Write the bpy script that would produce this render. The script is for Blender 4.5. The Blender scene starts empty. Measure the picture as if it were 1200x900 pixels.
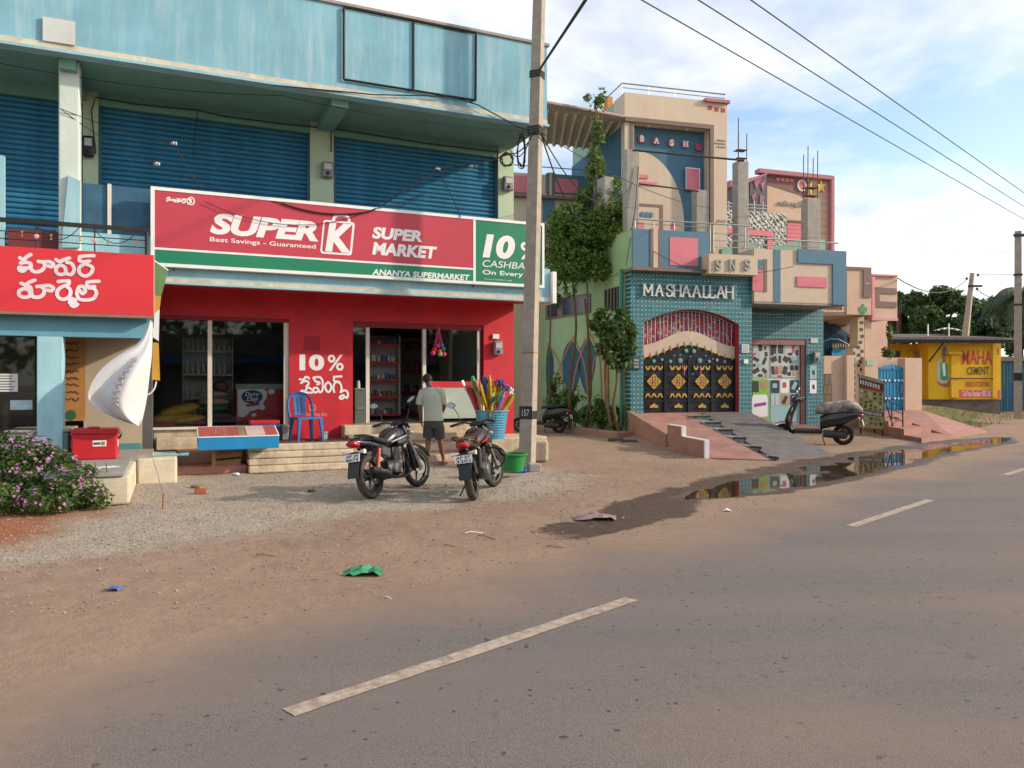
import bpy, math, random
import numpy as np
from mathutils import Vector, noise
R = math.radians
rnd = random.Random(7)
sc = bpy.context.scene
COL = sc.collection
H = 1.55          # eye height
FPX = 900.0       # focal length in photo pixels (1200 wide)

# ------------------------------------------------------------ camera, sky, sun
cam = bpy.data.cameras.new('camera'); cam.lens = 36*FPX/1200; cam.sensor_width = 36; cam.clip_end = 3000; cam.clip_start = .05
cam_o = bpy.data.objects.new('camera', cam); COL.objects.link(cam_o)
cam_o.location = (0, 0, H); cam_o.rotation_euler = (R(90), 0, 0); sc.camera = cam_o
SUN = Vector((2.1, -.12, .95)).normalized()
SUN_EL = math.asin(SUN.z)
wd = bpy.data.worlds.new('World'); sc.world = wd; wd.use_nodes = True
nt = wd.node_tree; nt.nodes.clear()
def wn(t, **k):
    n = nt.nodes.new(t)
    for a, b in k.items(): setattr(n, a, b)
    return n
sky = wn('ShaderNodeTexSky', sky_type='NISHITA', sun_disc=False, sun_elevation=SUN_EL, sun_rotation=math.atan2(SUN.x, SUN.y), air_density=1.0, dust_density=1.3, ozone_density=1.0)
bg1 = wn('ShaderNodeBackground'); bg1.inputs[1].default_value = .15
nt.links.new(sky.outputs[0], bg1.inputs[0])
tc = wn('ShaderNodeTexCoord'); sep = wn('ShaderNodeSeparateXYZ'); nt.links.new(tc.outputs['Generated'], sep.inputs[0])
def wm(op, a, b=None, c=None):
    n = wn('ShaderNodeMath', operation=op)
    for i, q in enumerate((a, b, c)):
        if q is None: continue
        if isinstance(q, (int, float)): n.inputs[i].default_value = q
        else: nt.links.new(q, n.inputs[i])
    return n.outputs[0]
zz = wm('ADD', wm('MAXIMUM', sep.outputs[2], 0.0), .16)
px_ = wm('DIVIDE', sep.outputs[0], zz); py_ = wm('DIVIDE', sep.outputs[1], zz)
cmb = wn('ShaderNodeCombineXYZ'); nt.links.new(px_, cmb.inputs[0]); nt.links.new(py_, cmb.inputs[1]); cmb.inputs[2].default_value = 3.7
n1 = wn('ShaderNodeTexNoise'); n1.inputs['Scale'].default_value = .85; n1.inputs['Detail'].default_value = 6; n1.inputs['Roughness'].default_value = .58; n1.inputs['Distortion'].default_value = .35
nt.links.new(cmb.outputs[0], n1.inputs[0])
n2 = wn('ShaderNodeTexNoise'); n2.inputs['Scale'].default_value = 2.3; n2.inputs['Detail'].default_value = 4; n2.inputs['Roughness'].default_value = .6
nt.links.new(cmb.outputs[0], n2.inputs[0])
cr = wn('ShaderNodeValToRGB'); cr.color_ramp.elements[0].position = .41; cr.color_ramp.elements[1].position = .60
nt.links.new(n1.outputs[0], cr.inputs[0])
cc = wn('ShaderNodeValToRGB'); cc.color_ramp.elements[0].position = .28; cc.color_ramp.elements[1].position = .52
cc.color_ramp.elements[0].color = (.56, .61, .68, 1); cc.color_ramp.elements[1].color = (1.0, .985, .96, 1)
nt.links.new(n2.outputs[0], cc.inputs[0])
bg2 = wn('ShaderNodeBackground'); bg2.inputs[1].default_value = .72; nt.links.new(cc.outputs[0], bg2.inputs[0])
mx = wn('ShaderNodeMixShader'); nt.links.new(wm('MULTIPLY', cr.outputs[0], .93), mx.inputs[0])
nt.links.new(bg1.outputs[0], mx.inputs[1]); nt.links.new(bg2.outputs[0], mx.inputs[2])
wo = wn('ShaderNodeOutputWorld'); nt.links.new(mx.outputs[0], wo.inputs[0])
sl = bpy.data.lights.new('sun', 'SUN'); sl.energy = 2.35; sl.angle = R(1.6); sl.color = (1.0, .86, .68)
so = bpy.data.objects.new('sun', sl); COL.objects.link(so); so.location = (30, -5, 20)
so.rotation_euler = (-SUN).to_track_quat('-Z', 'Y').to_euler()
vs = sc.view_settings; vs.view_transform = 'Standard'; vs.look = 'None'; vs.exposure = .80; vs.gamma = 1
sc.cycles.max_bounces = 5; sc.cycles.transparent_max_bounces = 16

# ------------------------------------------------------------ helpers
class Frame:
    """a building's own axes: x along its front to the right, y into it, z up"""
    def __init__(s, ox, oy, deg, oz=0):
        s.o = (ox, oy); s.a = R(deg); s.c, s.s = math.cos(s.a), math.sin(s.a); s.oz = oz
    def P(s, x, y, z=0): return (s.o[0]+x*s.c-y*s.s, s.o[1]+x*s.s+y*s.c, z+s.oz)
    def L(s, X, Y): dx, dy = X-s.o[0], Y-s.o[1]; return (dx*s.c+dy*s.s, -dx*s.s+dy*s.c)
    def _hit(s, u, y):
        k = (u-600)/FPX; ax, ay = s.o[0]-y*s.s, s.o[1]+y*s.c
        x = (k*ay-ax)/(s.c-k*s.s); return x, ay+x*s.s
    def X(s, u, y): return s._hit(u, y)[0]
    def Z(s, u, v, y): return H+(450-v)/FPX*s._hit(u, y)[1]
    def XZ(s, u, v, y): x, t = s._hit(u, y); return x, H+(450-v)/FPX*t
    def YZ(s, u, v, x):      # on a side plane x = const
        k = (u-600)/FPX; ax, ay = s.o[0]+x*s.c, s.o[1]+x*s.s
        y = (ax-k*ay)/(s.s+k*s.c); return y, H+(450-v)/FPX*(ay+y*s.c)
WF = Frame(0, 0, 0)
def G(u, v, z=0):
    t = FPX*(H-z)/(v-450); return ((u-600)/FPX*t, t)
def AT(u, v, Y): return ((u-600)/FPX*Y, Y, H+(450-v)/FPX*Y)

class MB:
    def __init__(s): s.v = []; s.f = []
    def add(s, v, f):
        n = len(s.v); s.v += [tuple(p) for p in v]; s.f += [tuple(i+n for i in q) for q in f]; return s
    def box(s, x0, x1, y0, y1, z0, z1):
        if x0 > x1: x0, x1 = x1, x0
        if y0 > y1: y0, y1 = y1, y0
        if z0 > z1: z0, z1 = z1, z0
        return s.add([(x0,y0,z0),(x1,y0,z0),(x1,y1,z0),(x0,y1,z0),(x0,y0,z1),(x1,y0,z1),(x1,y1,z1),(x0,y1,z1)],
                     [(0,3,2,1),(4,5,6,7),(0,1,5,4),(1,2,6,5),(2,3,7,6),(3,0,4,7)])
    def prism(s, poly, y0, y1):          # polygon in (x, z), extruded along y
        a = sum(poly[i][0]*poly[(i+1)%len(poly)][1]-poly[(i+1)%len(poly)][0]*poly[i][1] for i in range(len(poly)))
        if a < 0: poly = poly[::-1]
        n = len(poly)
        return s.add([(x,y0,z) for x,z in poly]+[(x,y1,z) for x,z in poly],
                     [tuple(range(n)), tuple(range(2*n-1,n-1,-1))]+[(i,i+n,(i+1)%n+n,(i+1)%n) for i in range(n)])
    def zprism(s, poly, z0, z1):         # polygon in (x, y), extruded along z; z may be lists
        n = len(poly); a = sum(poly[i][0]*poly[(i+1)%n][1]-poly[(i+1)%n][0]*poly[i][1] for i in range(n))
        za = z0 if isinstance(z0, (list, tuple)) else [z0]*n; zb = z1 if isinstance(z1, (list, tuple)) else [z1]*n
        if a < 0: poly = poly[::-1]; za = za[::-1]; zb = zb[::-1]
        return s.add([(p[0],p[1],z) for p,z in zip(poly,za)]+[(p[0],p[1],z) for p,z in zip(poly,zb)],
                     [tuple(range(n-1,-1,-1)), tuple(range(n,2*n))]+[(i,(i+1)%n,(i+1)%n+n,i+n) for i in range(n)])
    def loft(s, rings, closed=True, cap=True):
        n = len(rings[0]); v = [p for r in rings for p in r]; f = []
        for i in range(len(rings)-1):
            for j in range(n if closed else n-1):
                a, b = i*n+j, i*n+(j+1)%n; f.append((a, b, b+n, a+n))
        if cap and closed: f += [tuple(range(n-1,-1,-1)), tuple(range(len(v)-n, len(v)))]
        return s.add(v, f)
    def tube(s, pts, r, n=8, cap=True, flat=1.0):
        pts = [Vector(p) for p in pts]; m = len(pts); rings = []
        up = None
        for i, p in enumerate(pts):
            d = (pts[min(i+1,m-1)]-pts[max(i-1,0)])
            d = d.normalized() if d.length > 1e-9 else Vector((0,0,1))
            if up is None: up = Vector((0,0,1)) if abs(d.z) < .9 else Vector((1,0,0))
            a = d.cross(up)
            a = a.normalized() if a.length > 1e-6 else Vector((1,0,0))
            b = a.cross(d).normalized(); up = b
            q = r[i] if isinstance(r, (list, tuple)) else r
            rings.append([p+a*(q*math.cos(2*math.pi*k/n))+b*(q*flat*math.sin(2*math.pi*k/n)) for k in range(n)])
        return s.loft(rings, True, cap)
    def lathe(s, prof, c=(0,0,0), n=20, axis='z', cap=False, sx=1, sy=1):
        rings = []
        for r, h in prof:
            ring = []
            for k in range(n):
                a = 2*math.pi*k/n; x, y = r*math.cos(a)*sx, r*math.sin(a)*sy
                ring.append({'z':(c[0]+x,c[1]+y,c[2]+h),'y':(c[0]+x,c[1]+h,c[2]-y),'x':(c[0]+h,c[1]+x,c[2]+y)}[axis])
            rings.append(ring)
        return s.loft(rings, True, cap)
    def ell(s, c, rx, ry, rz, n=12, m=8):
        rings = []
        for i in range(m+1):
            t = math.pi*i/m; q = max(math.sin(t), .02)
            rings.append([(c[0]+rx*q*math.cos(2*math.pi*k/n), c[1]+ry*q*math.sin(2*math.pi*k/n), c[2]-rz*math.cos(t)) for k in range(n)])
        return s.loft(rings)
    def ribbon(s, pts, w, y, dy=-.00005):   # a flat stroke with round ends in the (x, z) plane
        P = smooth(pts); n = len(P); L_, R_ = [], []
        for i in range(n):
            a, b = P[max(i-1,0)], P[min(i+1,n-1)]
            dx, dz = b[0]-a[0], b[1]-a[1]; l = math.hypot(dx, dz) or 1
            nx, nz = -dz/l*w/2, dx/l*w/2
            L_.append((P[i][0]+nx, y+dy*i, P[i][1]+nz)); R_.append((P[i][0]-nx, y+dy*i, P[i][1]-nz))
        s.add(L_+R_, [(i, i+1, n+i+1, n+i) for i in range(n-1)])
        for e, q in ((0, 1), (n-1, n-2)):
            ang = math.atan2(P[e][1]-P[q][1], P[e][0]-P[q][0])
            fan = [(P[e][0]+w/2*math.cos(ang+R(t)), y+dy*e, P[e][1]+w/2*math.sin(ang+R(t))) for t in range(-90, 91, 30)]
            s.add(fan, [tuple(range(len(fan)))])
        return s
    def xf(s, fn): s.v = [tuple(fn(*p)) for p in s.v]; return s
def smooth(pts, k=5):
    if len(pts) < 3: return list(pts)
    out = []
    for i in range(len(pts)-1):
        p0, p1, p2, p3 = pts[max(i-1,0)], pts[i], pts[i+1], pts[min(i+2,len(pts)-1)]
        for j in range(k):
            t = j/k
            out.append(tuple(.5*((2*b)+(-a+c)*t+(2*a-5*b+4*c-d)*t*t+(-a+3*b-3*c+d)*t**3) for a,b,c,d in zip(p0,p1,p2,p3)))
    return out+[tuple(pts[-1])]
def link(name, me, parent=None):
    o = bpy.data.objects.new(name, me); COL.objects.link(o)
    if parent is not None: o.parent = parent
    return o
def mesh(name, mb, mat, sm=False):
    me = bpy.data.meshes.new(name); me.from_pydata(mb.v, [], mb.f)
    if mat: me.materials.append(mat)
    if sm:
        me.polygons.foreach_set('use_smooth', [True]*len(me.polygons)); me.set_sharp_from_angle(angle=R(40))
    me.update(); return me
def tagit(o, label, cat, group=None):
    o['label'] = label; o['category'] = cat
    if group: o['group'] = group
    return o
class Thing:
    def __init__(s, name, label, cat, F=WF, at=(0,0,0), group=None, rot=0):
        s.o = bpy.data.objects.new(name, None); COL.objects.link(s.o); s.o.empty_display_size = .2
        s.o.location = F.P(*at); s.o.rotation_euler = (0, 0, F.a+rot); s.at = at
        tagit(s.o, label, cat, group)
    def part(s, name, mb, mat, parent=None, sm=False, bev=0, local=False, label=None, kind=None):
        if not local: mb.v = [(x-s.at[0], y-s.at[1], z-s.at[2]) for x, y, z in mb.v]
        o = link(name, mesh(name, mb, mat, sm), parent or s.o)
        if bev:
            b = o.modifiers.new('bevel', 'BEVEL'); b.width = bev; b.segments = 2; b.limit_method = 'ANGLE'; b.angle_limit = R(50)
        if label: o['label'] = label
        if kind: o['kind'] = kind
        return o
    def inst(s, name, me, loc, parent=None, rot=(0,0,0), scale=(1,1,1), local=False):
        o = link(name, me, parent or s.o)
        o.location = loc if local else (loc[0]-s.at[0], loc[1]-s.at[1], loc[2]-s.at[2])
        o.rotation_euler = rot; o.scale = scale; return o
def solo(name, mb, mat, label, cat, F=WF, at=(0,0,0), group=None, sm=False, bev=0, local=False, kind=None):
    if not local: mb.v = [(x-at[0], y-at[1], z-at[2]) for x, y, z in mb.v]
    o = link(name, mesh(name, mb, mat, sm)); o.location = F.P(*at); o.rotation_euler = (0, 0, F.a)
    if bev:
        b = o.modifiers.new('bevel', 'BEVEL'); b.width = bev; b.segments = 2; b.limit_method = 'ANGLE'; b.angle_limit = R(50)
    if kind: o['kind'] = kind
    return tagit(o, label, cat, group)
def structure(name, mb, mat, F=WF, sm=False):
    o = link(name, mesh(name, mb, mat, sm)); o.location = (F.o[0], F.o[1], F.oz); o.rotation_euler = (0, 0, F.a); o['kind'] = 'structure'; return o
_dg = None
def text(s, bold=0, shear=0, extr=0, space=1.0):
    cu = bpy.data.curves.new('t', 'FONT'); cu.body = s; cu.size = 1; cu.offset = bold; cu.shear = shear; cu.extrude = extr; cu.space_character = space; cu.resolution_u = 4
    o = bpy.data.objects.new('t', cu); COL.objects.link(o)
    bpy.context.view_layer.update()
    me = bpy.data.meshes.new_from_object(o.evaluated_get(bpy.context.evaluated_depsgraph_get()))
    mb = MB(); mb.add([tuple(v.co) for v in me.vertices], [tuple(p.vertices) for p in me.polygons])
    bpy.data.objects.remove(o); bpy.data.meshes.remove(me); bpy.data.curves.remove(cu)
    return mb
def text_fit(s, x0, x1, z0, z1, y, bold=0, shear=0, depth=.004, space=1.0):
    """lettering stretched into the box x0..x1, z0..z1 and standing out from the plane y"""
    mb = text(s, bold, shear, .5 if depth else 0, space)
    xs = [p[0] for p in mb.v]; zs = [p[1] for p in mb.v]; a, b, c, d = min(xs), max(xs), min(zs), max(zs)
    mb.v = [(x0+(p[0]-a)/(b-a)*(x1-x0), y-depth/2-p[2]*depth, z0+(p[1]-c)/(d-c)*(z1-z0)) for p in mb.v]
    return mb

# ------------------------------------------------------------ materials
MATS = {}
def mat(n, c, r=.75, m=0, v=.16, s=2.5, b=.12, bs=60, streak=0, sc2=None, spec=.4, emit=0, coat=0):
    """principled paint / plaster / metal with cloudy wear, optional vertical weather streaks and fine bump"""
    if n in MATS: return MATS[n]
    M = bpy.data.materials.new(n); M.use_nodes = True; MATS[n] = M; t = M.node_tree; P = t.nodes['Principled BSDF']
    P.inputs['Roughness'].default_value = r; P.inputs['Metallic'].default_value = m; P.inputs['Specular IOR Level'].default_value = spec
    if coat: P.inputs['Coat Weight'].default_value = coat; P.inputs['Coat Roughness'].default_value = .08
    L = t.links.new; N = t.nodes.new
    tc = N('ShaderNodeTexCoord'); out = tc.outputs['Object']
    n1 = N('ShaderNodeTexNoise'); n1.inputs['Scale'].default_value = s; n1.inputs['Detail'].default_value = 6; n1.inputs['Roughness'].default_value = .65; L(out, n1.inputs[0])
    ra = N('ShaderNodeValToRGB'); ra.color_ramp.elements[0].position = .3; ra.color_ramp.elements[1].position = .72
    ra.color_ramp.elements[0].color = tuple(max(0, q*(1-v)) for q in c)+(1,)
    hi = sc2 or tuple(min(1, q*(1+v*.8)+.01*v) for q in c)
    ra.color_ramp.elements[1].color = tuple(hi)+(1,); L(n1.outputs[0], ra.inputs[0]); colr = ra.outputs[0]
    if streak:
        mp = N('ShaderNodeMapping'); mp.inputs['Scale'].default_value = (2.2, 2.2, .22); L(out, mp.inputs[0])
        n2 = N('ShaderNodeTexNoise'); n2.inputs['Scale'].default_value = 2.6; n2.inputs['Detail'].default_value = 4; n2.inputs['Roughness'].default_value = .7; L(mp.outputs[0], n2.inputs[0])
        r2 = N('ShaderNodeValToRGB'); r2.color_ramp.elements[0].position = .46; r2.color_ramp.elements[1].position = .75; L(n2.outputs[0], r2.inputs[0])
        ml = N('ShaderNodeMath'); ml.operation = 'MULTIPLY'; ml.inputs[1].default_value = abs(streak); L(r2.outputs[0], ml.inputs[0])
        mi = N('ShaderNodeMix'); mi.data_type = 'RGBA'; L(ml.outputs[0], mi.inputs[0]); L(colr, mi.inputs[6])
        mi.inputs[7].default_value = (.66, .70, .70, 1) if streak > 0 else (.06, .05, .04, 1); colr = mi.outputs[2]
    L(colr, P.inputs['Base Color'])
    if b:
        n3 = N('ShaderNodeTexNoise'); n3.inputs['Scale'].default_value = bs; n3.inputs['Detail'].default_value = 4; L(out, n3.inputs[0])
        bu = N('ShaderNodeBump'); bu.inputs['Strength'].default_value = b; bu.inputs['Distance'].default_value = .02; L(n3.outputs[0], bu.inputs['Height']); L(bu.outputs[0], P.inputs['Normal'])
        mr = N('ShaderNodeMapRange'); mr.inputs[3].default_value = max(.02, r-.12); mr.inputs[4].default_value = min(1, r+.12); L(n1.outputs[0], mr.inputs[0]); L(mr.outputs[0], P.inputs['Roughness'])
    if emit: P.inputs['Emission Color'].default_value = tuple(c)+(1,); P.inputs['Emission Strength'].default_value = emit
    return M
def glass(n, tint=(.55,.6,.6), refl=.5):
    if n in MATS: return MATS[n]
    M = bpy.data.materials.new(n); M.use_nodes = True; MATS[n] = M; t = M.node_tree; t.nodes.clear(); N = t.nodes.new; L = t.links.new
    tr = N('ShaderNodeBsdfTransparent'); tr.inputs[0].default_value = tint+(1,)
    gl = N('ShaderNodeBsdfGlossy'); gl.inputs['Roughness'].default_value = .03
    fr = N('ShaderNodeFresnel'); fr.inputs[0].default_value = 1.5
    mu = N('ShaderNodeMath'); mu.operation = 'MULTIPLY'; mu.inputs[1].default_value = 1+refl; L(fr.outputs[0], mu.inputs[0])
    mx = N('ShaderNodeMixShader'); L(mu.outputs[0], mx.inputs[0]); L(tr.outputs[0], mx.inputs[1]); L(gl.outputs[0], mx.inputs[2])
    o = N('ShaderNodeOutputMaterial'); L(mx.outputs[0], o.inputs[0]); return M
def leafmat(n, c, c2, tr=.25):
    if n in MATS: return MATS[n]
    M = bpy.data.materials.new(n); M.use_nodes = True; MATS[n] = M; t = M.node_tree; P = t.nodes['Principled BSDF']; N = t.nodes.new; L = t.links.new
    g = N('ShaderNodeNewGeometry'); ra = N('ShaderNodeValToRGB'); ra.color_ramp.elements[0].color = c+(1,); ra.color_ramp.elements[1].color = c2+(1,)
    L(g.outputs['Random Per Island'], ra.inputs[0]); L(ra.outputs[0], P.inputs['Base Color']); P.inputs['Roughness'].default_value = .5; P.inputs['Specular IOR Level'].default_value = .3
    tl = N('ShaderNodeBsdfTranslucent'); L(ra.outputs[0], tl.inputs[0]); mx = N('ShaderNodeMixShader'); mx.inputs[0].default_value = tr
    L(P.outputs[0], mx.inputs[1]); L(tl.outputs[0], mx.inputs[2]); L(mx.outputs[0], t.nodes['Material Output'].inputs[0]); return M
# ------------------------------------------------------------ ground, road, puddle
def vnoise(x, y, seed=0):
    x = np.asarray(x, float); y = np.asarray(y, float)
    xi = np.floor(x).astype(np.int64); yi = np.floor(y).astype(np.int64); fx = x-xi; fy = y-yi
    fx = fx*fx*(3-2*fx); fy = fy*fy*(3-2*fy)
    def h(a, b):
        n = (a*374761393+b*668265263+seed*1442695041) & 0x7fffffff
        n = ((n ^ (n >> 13))*1274126177) & 0x7fffffff
        return ((n ^ (n >> 16)) & 0xffff)/65535.0
    return (h(xi,yi)*(1-fx)+h(xi+1,yi)*fx)*(1-fy)+(h(xi,yi+1)*(1-fx)+h(xi+1,yi+1)*fx)*fy
def fbm(x, y, f=1, o=4, seed=0):
    t = 0; a = .5
    for k in range(o): t = t+a*vnoise(x*f, y*f, seed+k); f *= 2.03; a *= .5
    return t/(1-.5**o)
def sstep(a, b, x): t = np.clip((x-a)/(b-a), 0, 1); return t*t*(3-2*t)
SQ = math.sqrt(.5)
ROAD_L, ROAD_R = 5.0, -3.6            # distance of the road's two edges from the camera, across the road
def edge(p): return ROAD_L+.5*(fbm(p, p*0+3, .35, 3, 5)-.5)+.22*(fbm(p, p*0+9, 2.2, 3, 8)-.5)
def puddle_mask(p, q):
    c = 5.84+.12*np.sin(p*.42)-.0*p; hw = .52*sstep(8.2, 11.5, p)*(1-sstep(23.0, 27.5, p))*(.85+.6*(fbm(p, q, .5, 3, 21)-.3))
    return np.where(hw < .06, -3.0, np.clip(1-np.abs(q-c)/np.maximum(hw, .06), -3, 1))
def ground_z(X, Y):
    X = np.asarray(X, float); Y = np.asarray(Y, float); p = (X+Y)*SQ; q = (Y-X)*SQ
    off = sstep(ROAD_L-.05, ROAD_L+1.3, q)
    z = -.012-.06*(1-sstep(ROAD_L-1.6, ROAD_L-.6, q))*sstep(ROAD_R-1, ROAD_R, q)+.012*off
    z = z+off*(.045*(fbm(X, Y, .5, 3, 2)-.5)+.035*(fbm(X, Y, 2.3, 3, 3)-.5)+.014*(fbm(X, Y, 9, 2, 4)-.5))
    m = puddle_mask(p, q); z = z-(.055-.05*np.clip(fbm(X, Y, 2.6, 4, 71)-.42, 0, 1)*2)*sstep(-.9, .5, m)*sstep(ROAD_L-.2, ROAD_L+.4, q)
    z = z+.50*sstep(20, 29, p)*sstep(8.2, 12.5, q)+.10*sstep(9, 12, q)*sstep(12, 18, p)
    z = z+.015*sstep(5.2, 5.0, q)*0
    return z
rad = np.concatenate([[.6, 1.2, 1.8], np.geomspace(2.2, 32, 330), np.geomspace(33, 900, 50)])
ang = np.concatenate([np.arange(-43, 43.01, .22), np.arange(46, 316, 4)])*math.pi/180
AA, RR = np.meshgrid(ang, rad); gx = (RR*np.sin(AA)).ravel(); gy = (RR*np.cos(AA)).ravel()
gz = ground_z(gx, gy); na, nr = len(ang), len(rad)
idx = np.arange(na*nr).reshape(nr, na); a_ = idx[:-1]; b_ = idx[1:]
quads = np.stack([a_, b_, np.roll(b_, -1, 1), np.roll(a_, -1, 1)], -1).reshape(-1, 4)
me = bpy.data.meshes.new('ground'); me.from_pydata(np.stack([gx, gy, gz], 1).tolist(), [], quads.tolist()+[tuple(range(na-1, -1, -1))])
me.polygons.foreach_set('use_smooth', [True]*len(me.polygons))
gp = (gx+gy)*SQ; gq = (gy-gx)*SQ; nz = fbm(gx, gy, .8, 4, 11)
lx, ly = [], []
gravel = sstep(6.6, 8.6, gq+1.6*(nz-.5))*(1-sstep(7.5, 12.5, gp+2.2*(nz-.5)))
red = sstep(.0, 1.1, -gx-4.35-.55*(gy-8.2)*0+1.0*(fbm(gx, gy, 1.4, 3, 31)-.5))*(1-sstep(9.2, 10.3, gy))*sstep(6.8, 7.5, gy-.0*gx)
wet = np.clip(sstep(-1.5, -.1, puddle_mask(gp, gq)+.9*(fbm(gx, gy, 1.6, 3, 41)-.5))+sstep(5.2, 6.6, gp)*(1-sstep(10, 12, gp))*(1-sstep(.25, .55+.2*sstep(6, 9, gp), np.abs(gq-5.15-.75*sstep(5.4, 10, gp)+.6*(fbm(gx, gy, 1.9, 4, 43)-.5))))*.95, 0, 1)*sstep(4.75, 5.0, gq+.3*(nz-.5))
grass = sstep(24, 27, gp)*sstep(7.4, 8.6, gq)*sstep(.38, .6, nz)
ca = me.color_attributes.new('mask', 'FLOAT_COLOR', 'POINT')
ca.data.foreach_set('color', np.stack([gravel, red, wet, grass], 1).astype(np.float32).ravel())
GM = bpy.data.materials.new('earth'); GM.use_nodes = True
def earth(M, road=False):
    t = M.node_tree; P = t.nodes['Principled BSDF']; N = t.nodes.new; L = t.links.new
    tc = N('ShaderNodeTexCoord'); O = tc.outputs['Object']
    def noi(s, d=5, r=.6, vec=O):
        n = N('ShaderNodeTexNoise'); n.inputs['Scale'].default_value = s; n.inputs['Detail'].default_value = d; n.inputs['Roughness'].default_value = r; L(vec, n.inputs[0]); return n.outputs[0]
    def ramp(i, a, b, ca=(0,0,0), cb=(1,1,1)):
        r = N('ShaderNodeValToRGB'); r.color_ramp.elements[0].position = a; r.color_ramp.elements[1].position = b
        r.color_ramp.elements[0].color = ca+(1,); r.color_ramp.elements[1].color = cb+(1,); L(i, r.inputs[0]); return r.outputs[0]
    def mix(f, a, b):
        m = N('ShaderNodeMix'); m.data_type = 'RGBA'
        for k, q in ((0, f), (6, a), (7, b)):
            if isinstance(q, (float, int)): m.inputs[k].default_value = q
            elif isinstance(q, tuple): m.inputs[k].default_value = q+(1,)
            else: L(q, m.inputs[k])
        return m.outputs[2]
    def math_(op, a, b):
        m = N('ShaderNodeMath'); m.operation = op
        for k, q in ((0, a), (1, b)):
            if isinstance(q, (float, int)): m.inputs[k].default_value = q
            else: L(q, m.inputs[k])
        return m.outputs[0]
    fine = noi(70, 3); mid = noi(9, 6, .7); big = noi(.55, 5, .6)
    at = N('ShaderNodeVertexColor'); at.layer_name = 'mask'; sp = N('ShaderNodeSeparateColor'); L(at.outputs[0], sp.inputs[0])
    dirt = mix(ramp(big, .35, .68), (.27, .175, .12), (.345, .235, .165)); dirt = mix(math_('MULTIPLY', ramp(mid, .35, .75), .5), dirt, (.41, .30, .22))
    if not road:
        vo = N('ShaderNodeTexVoronoi'); vo.inputs['Scale'].default_value = 38; L(O, vo.inputs[0])
        grav = mix(ramp(noi(24, 4, .75), .32, .7), (.24, .195, .15), (.60, .52, .42)); vb = N('ShaderNodeSeparateColor'); L(vo.outputs['Color'], vb.inputs[0]); grav = mix(.35, grav, ramp(vb.outputs[0], 0, 1, (.10, .08, .06), (.62, .53, .43))); grav = mix(.35, grav, (.45, .38, .30))
        edge_n = math_('SUBTRACT', noi(6.5, 7, .75), .5); wetf = ramp(math_('ADD', sp.outputs[2], math_('MULTIPLY', edge_n, 1.5)), .34, .62); grf = ramp(math_('ADD', sp.outputs[0], math_('MULTIPLY', edge_n, 1.3)), .25, .75)
        c = mix(grf, dirt, grav)
        c = mix(sp.outputs[1], c, mix(ramp(mid, .3, .7), (.27, .085, .035), (.42, .17, .08)))
        sand = mix(ramp(mid, .3, .7), (.34, .22, .145), (.42, .285, .19))
        c = mix(at.outputs[1], c, mix(ramp(noi(3, 5, .7), .4, .6), (.16, .15, .05), (.09, .12, .03)))
        c = mix(wetf, c, mix(ramp(mid, .3, .7), (.04, .026, .017), (.115, .075, .052)))
        c = mix(math_('MULTIPLY', ramp(fine, .3, .72), .4), c, mix(.6, c, (.11, .075, .055))); c = mix(math_('MULTIPLY', ramp(noi(2.6, 7, .72), .45, .66), .35), c, mix(.55, c, (.15, .10, .07)))
        rg = N('ShaderNodeMapRange'); L(wetf, rg.inputs[0]); rg.inputs[3].default_value = .95; rg.inputs[4].default_value = .42; L(rg.outputs[0], P.inputs['Roughness'])
        hh = math_('ADD', math_('MULTIPLY', vo.outputs['Distance'], sp.outputs[0]), math_('MULTIPLY', mid, 1.2)); hh = math_('ADD', hh, math_('MULTIPLY', fine, .5)); st = .5; ds = .035
    else:
        gr = noi(160, 2); mp = N('ShaderNodeMapping'); mp.inputs['Rotation'].default_value = (0, 0, R(-45)); mp.inputs['Scale'].default_value = (.12, 1.3, 1); L(O, mp.inputs[0])
        lane = noi(1.1, 5, .6, mp.outputs[0])
        asp = mix(ramp(gr, .36, .66), (.095, .082, .077), (.225, .196, .183)); asp = mix(math_('MULTIPLY', ramp(mid, .4, .75), .35), asp, (.20, .172, .158))
        asp = mix(math_('MULTIPLY', ramp(lane, .38, .66), .42), asp, (.25, .175, .14)); vc = N('ShaderNodeTexVoronoi'); vc.feature = 'DISTANCE_TO_EDGE'; vc.inputs['Scale'].default_value = .55; wv_ = N('ShaderNodeVectorMath'); wv_.operation = 'ADD'; nn = N('ShaderNodeTexNoise'); nn.inputs['Scale'].default_value = 2.5; nn.inputs['Detail'].default_value = 5; L(O, nn.inputs[0]); L(O, wv_.inputs[0]); L(nn.outputs['Color'], wv_.inputs[1]); L(wv_.outputs[0], vc.inputs[0]); crk = math_('MULTIPLY', ramp(vc.outputs['Distance'], .0, .008, (1,1,1), (0,0,0)), math_('MULTIPLY', ramp(big, .5, .6), .5)); asp = mix(crk, asp, (.06, .05, .045))
        sp2 = noi(17, 2, .4); asp = mix(math_('MULTIPLY', ramp(sp2, .70, .74), .8), asp, (.05, .043, .04))
        dirt = mix(math_('MULTIPLY', ramp(fine, .3, .72), .4), dirt, mix(.6, dirt, (.11, .075, .055))); dirt = mix(math_('MULTIPLY', ramp(noi(2.6, 7, .72), .45, .66), .35), dirt, mix(.55, dirt, (.15, .10, .07))); c = mix(sp.outputs[0], asp, dirt); P.inputs['Roughness'].default_value = .9
        hh = math_('ADD', gr, math_('MULTIPLY', mid, .5)); st = .4; ds = .012
    L(c, P.inputs['Base Color']); P.inputs['Specular IOR Level'].default_value = .25
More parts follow.
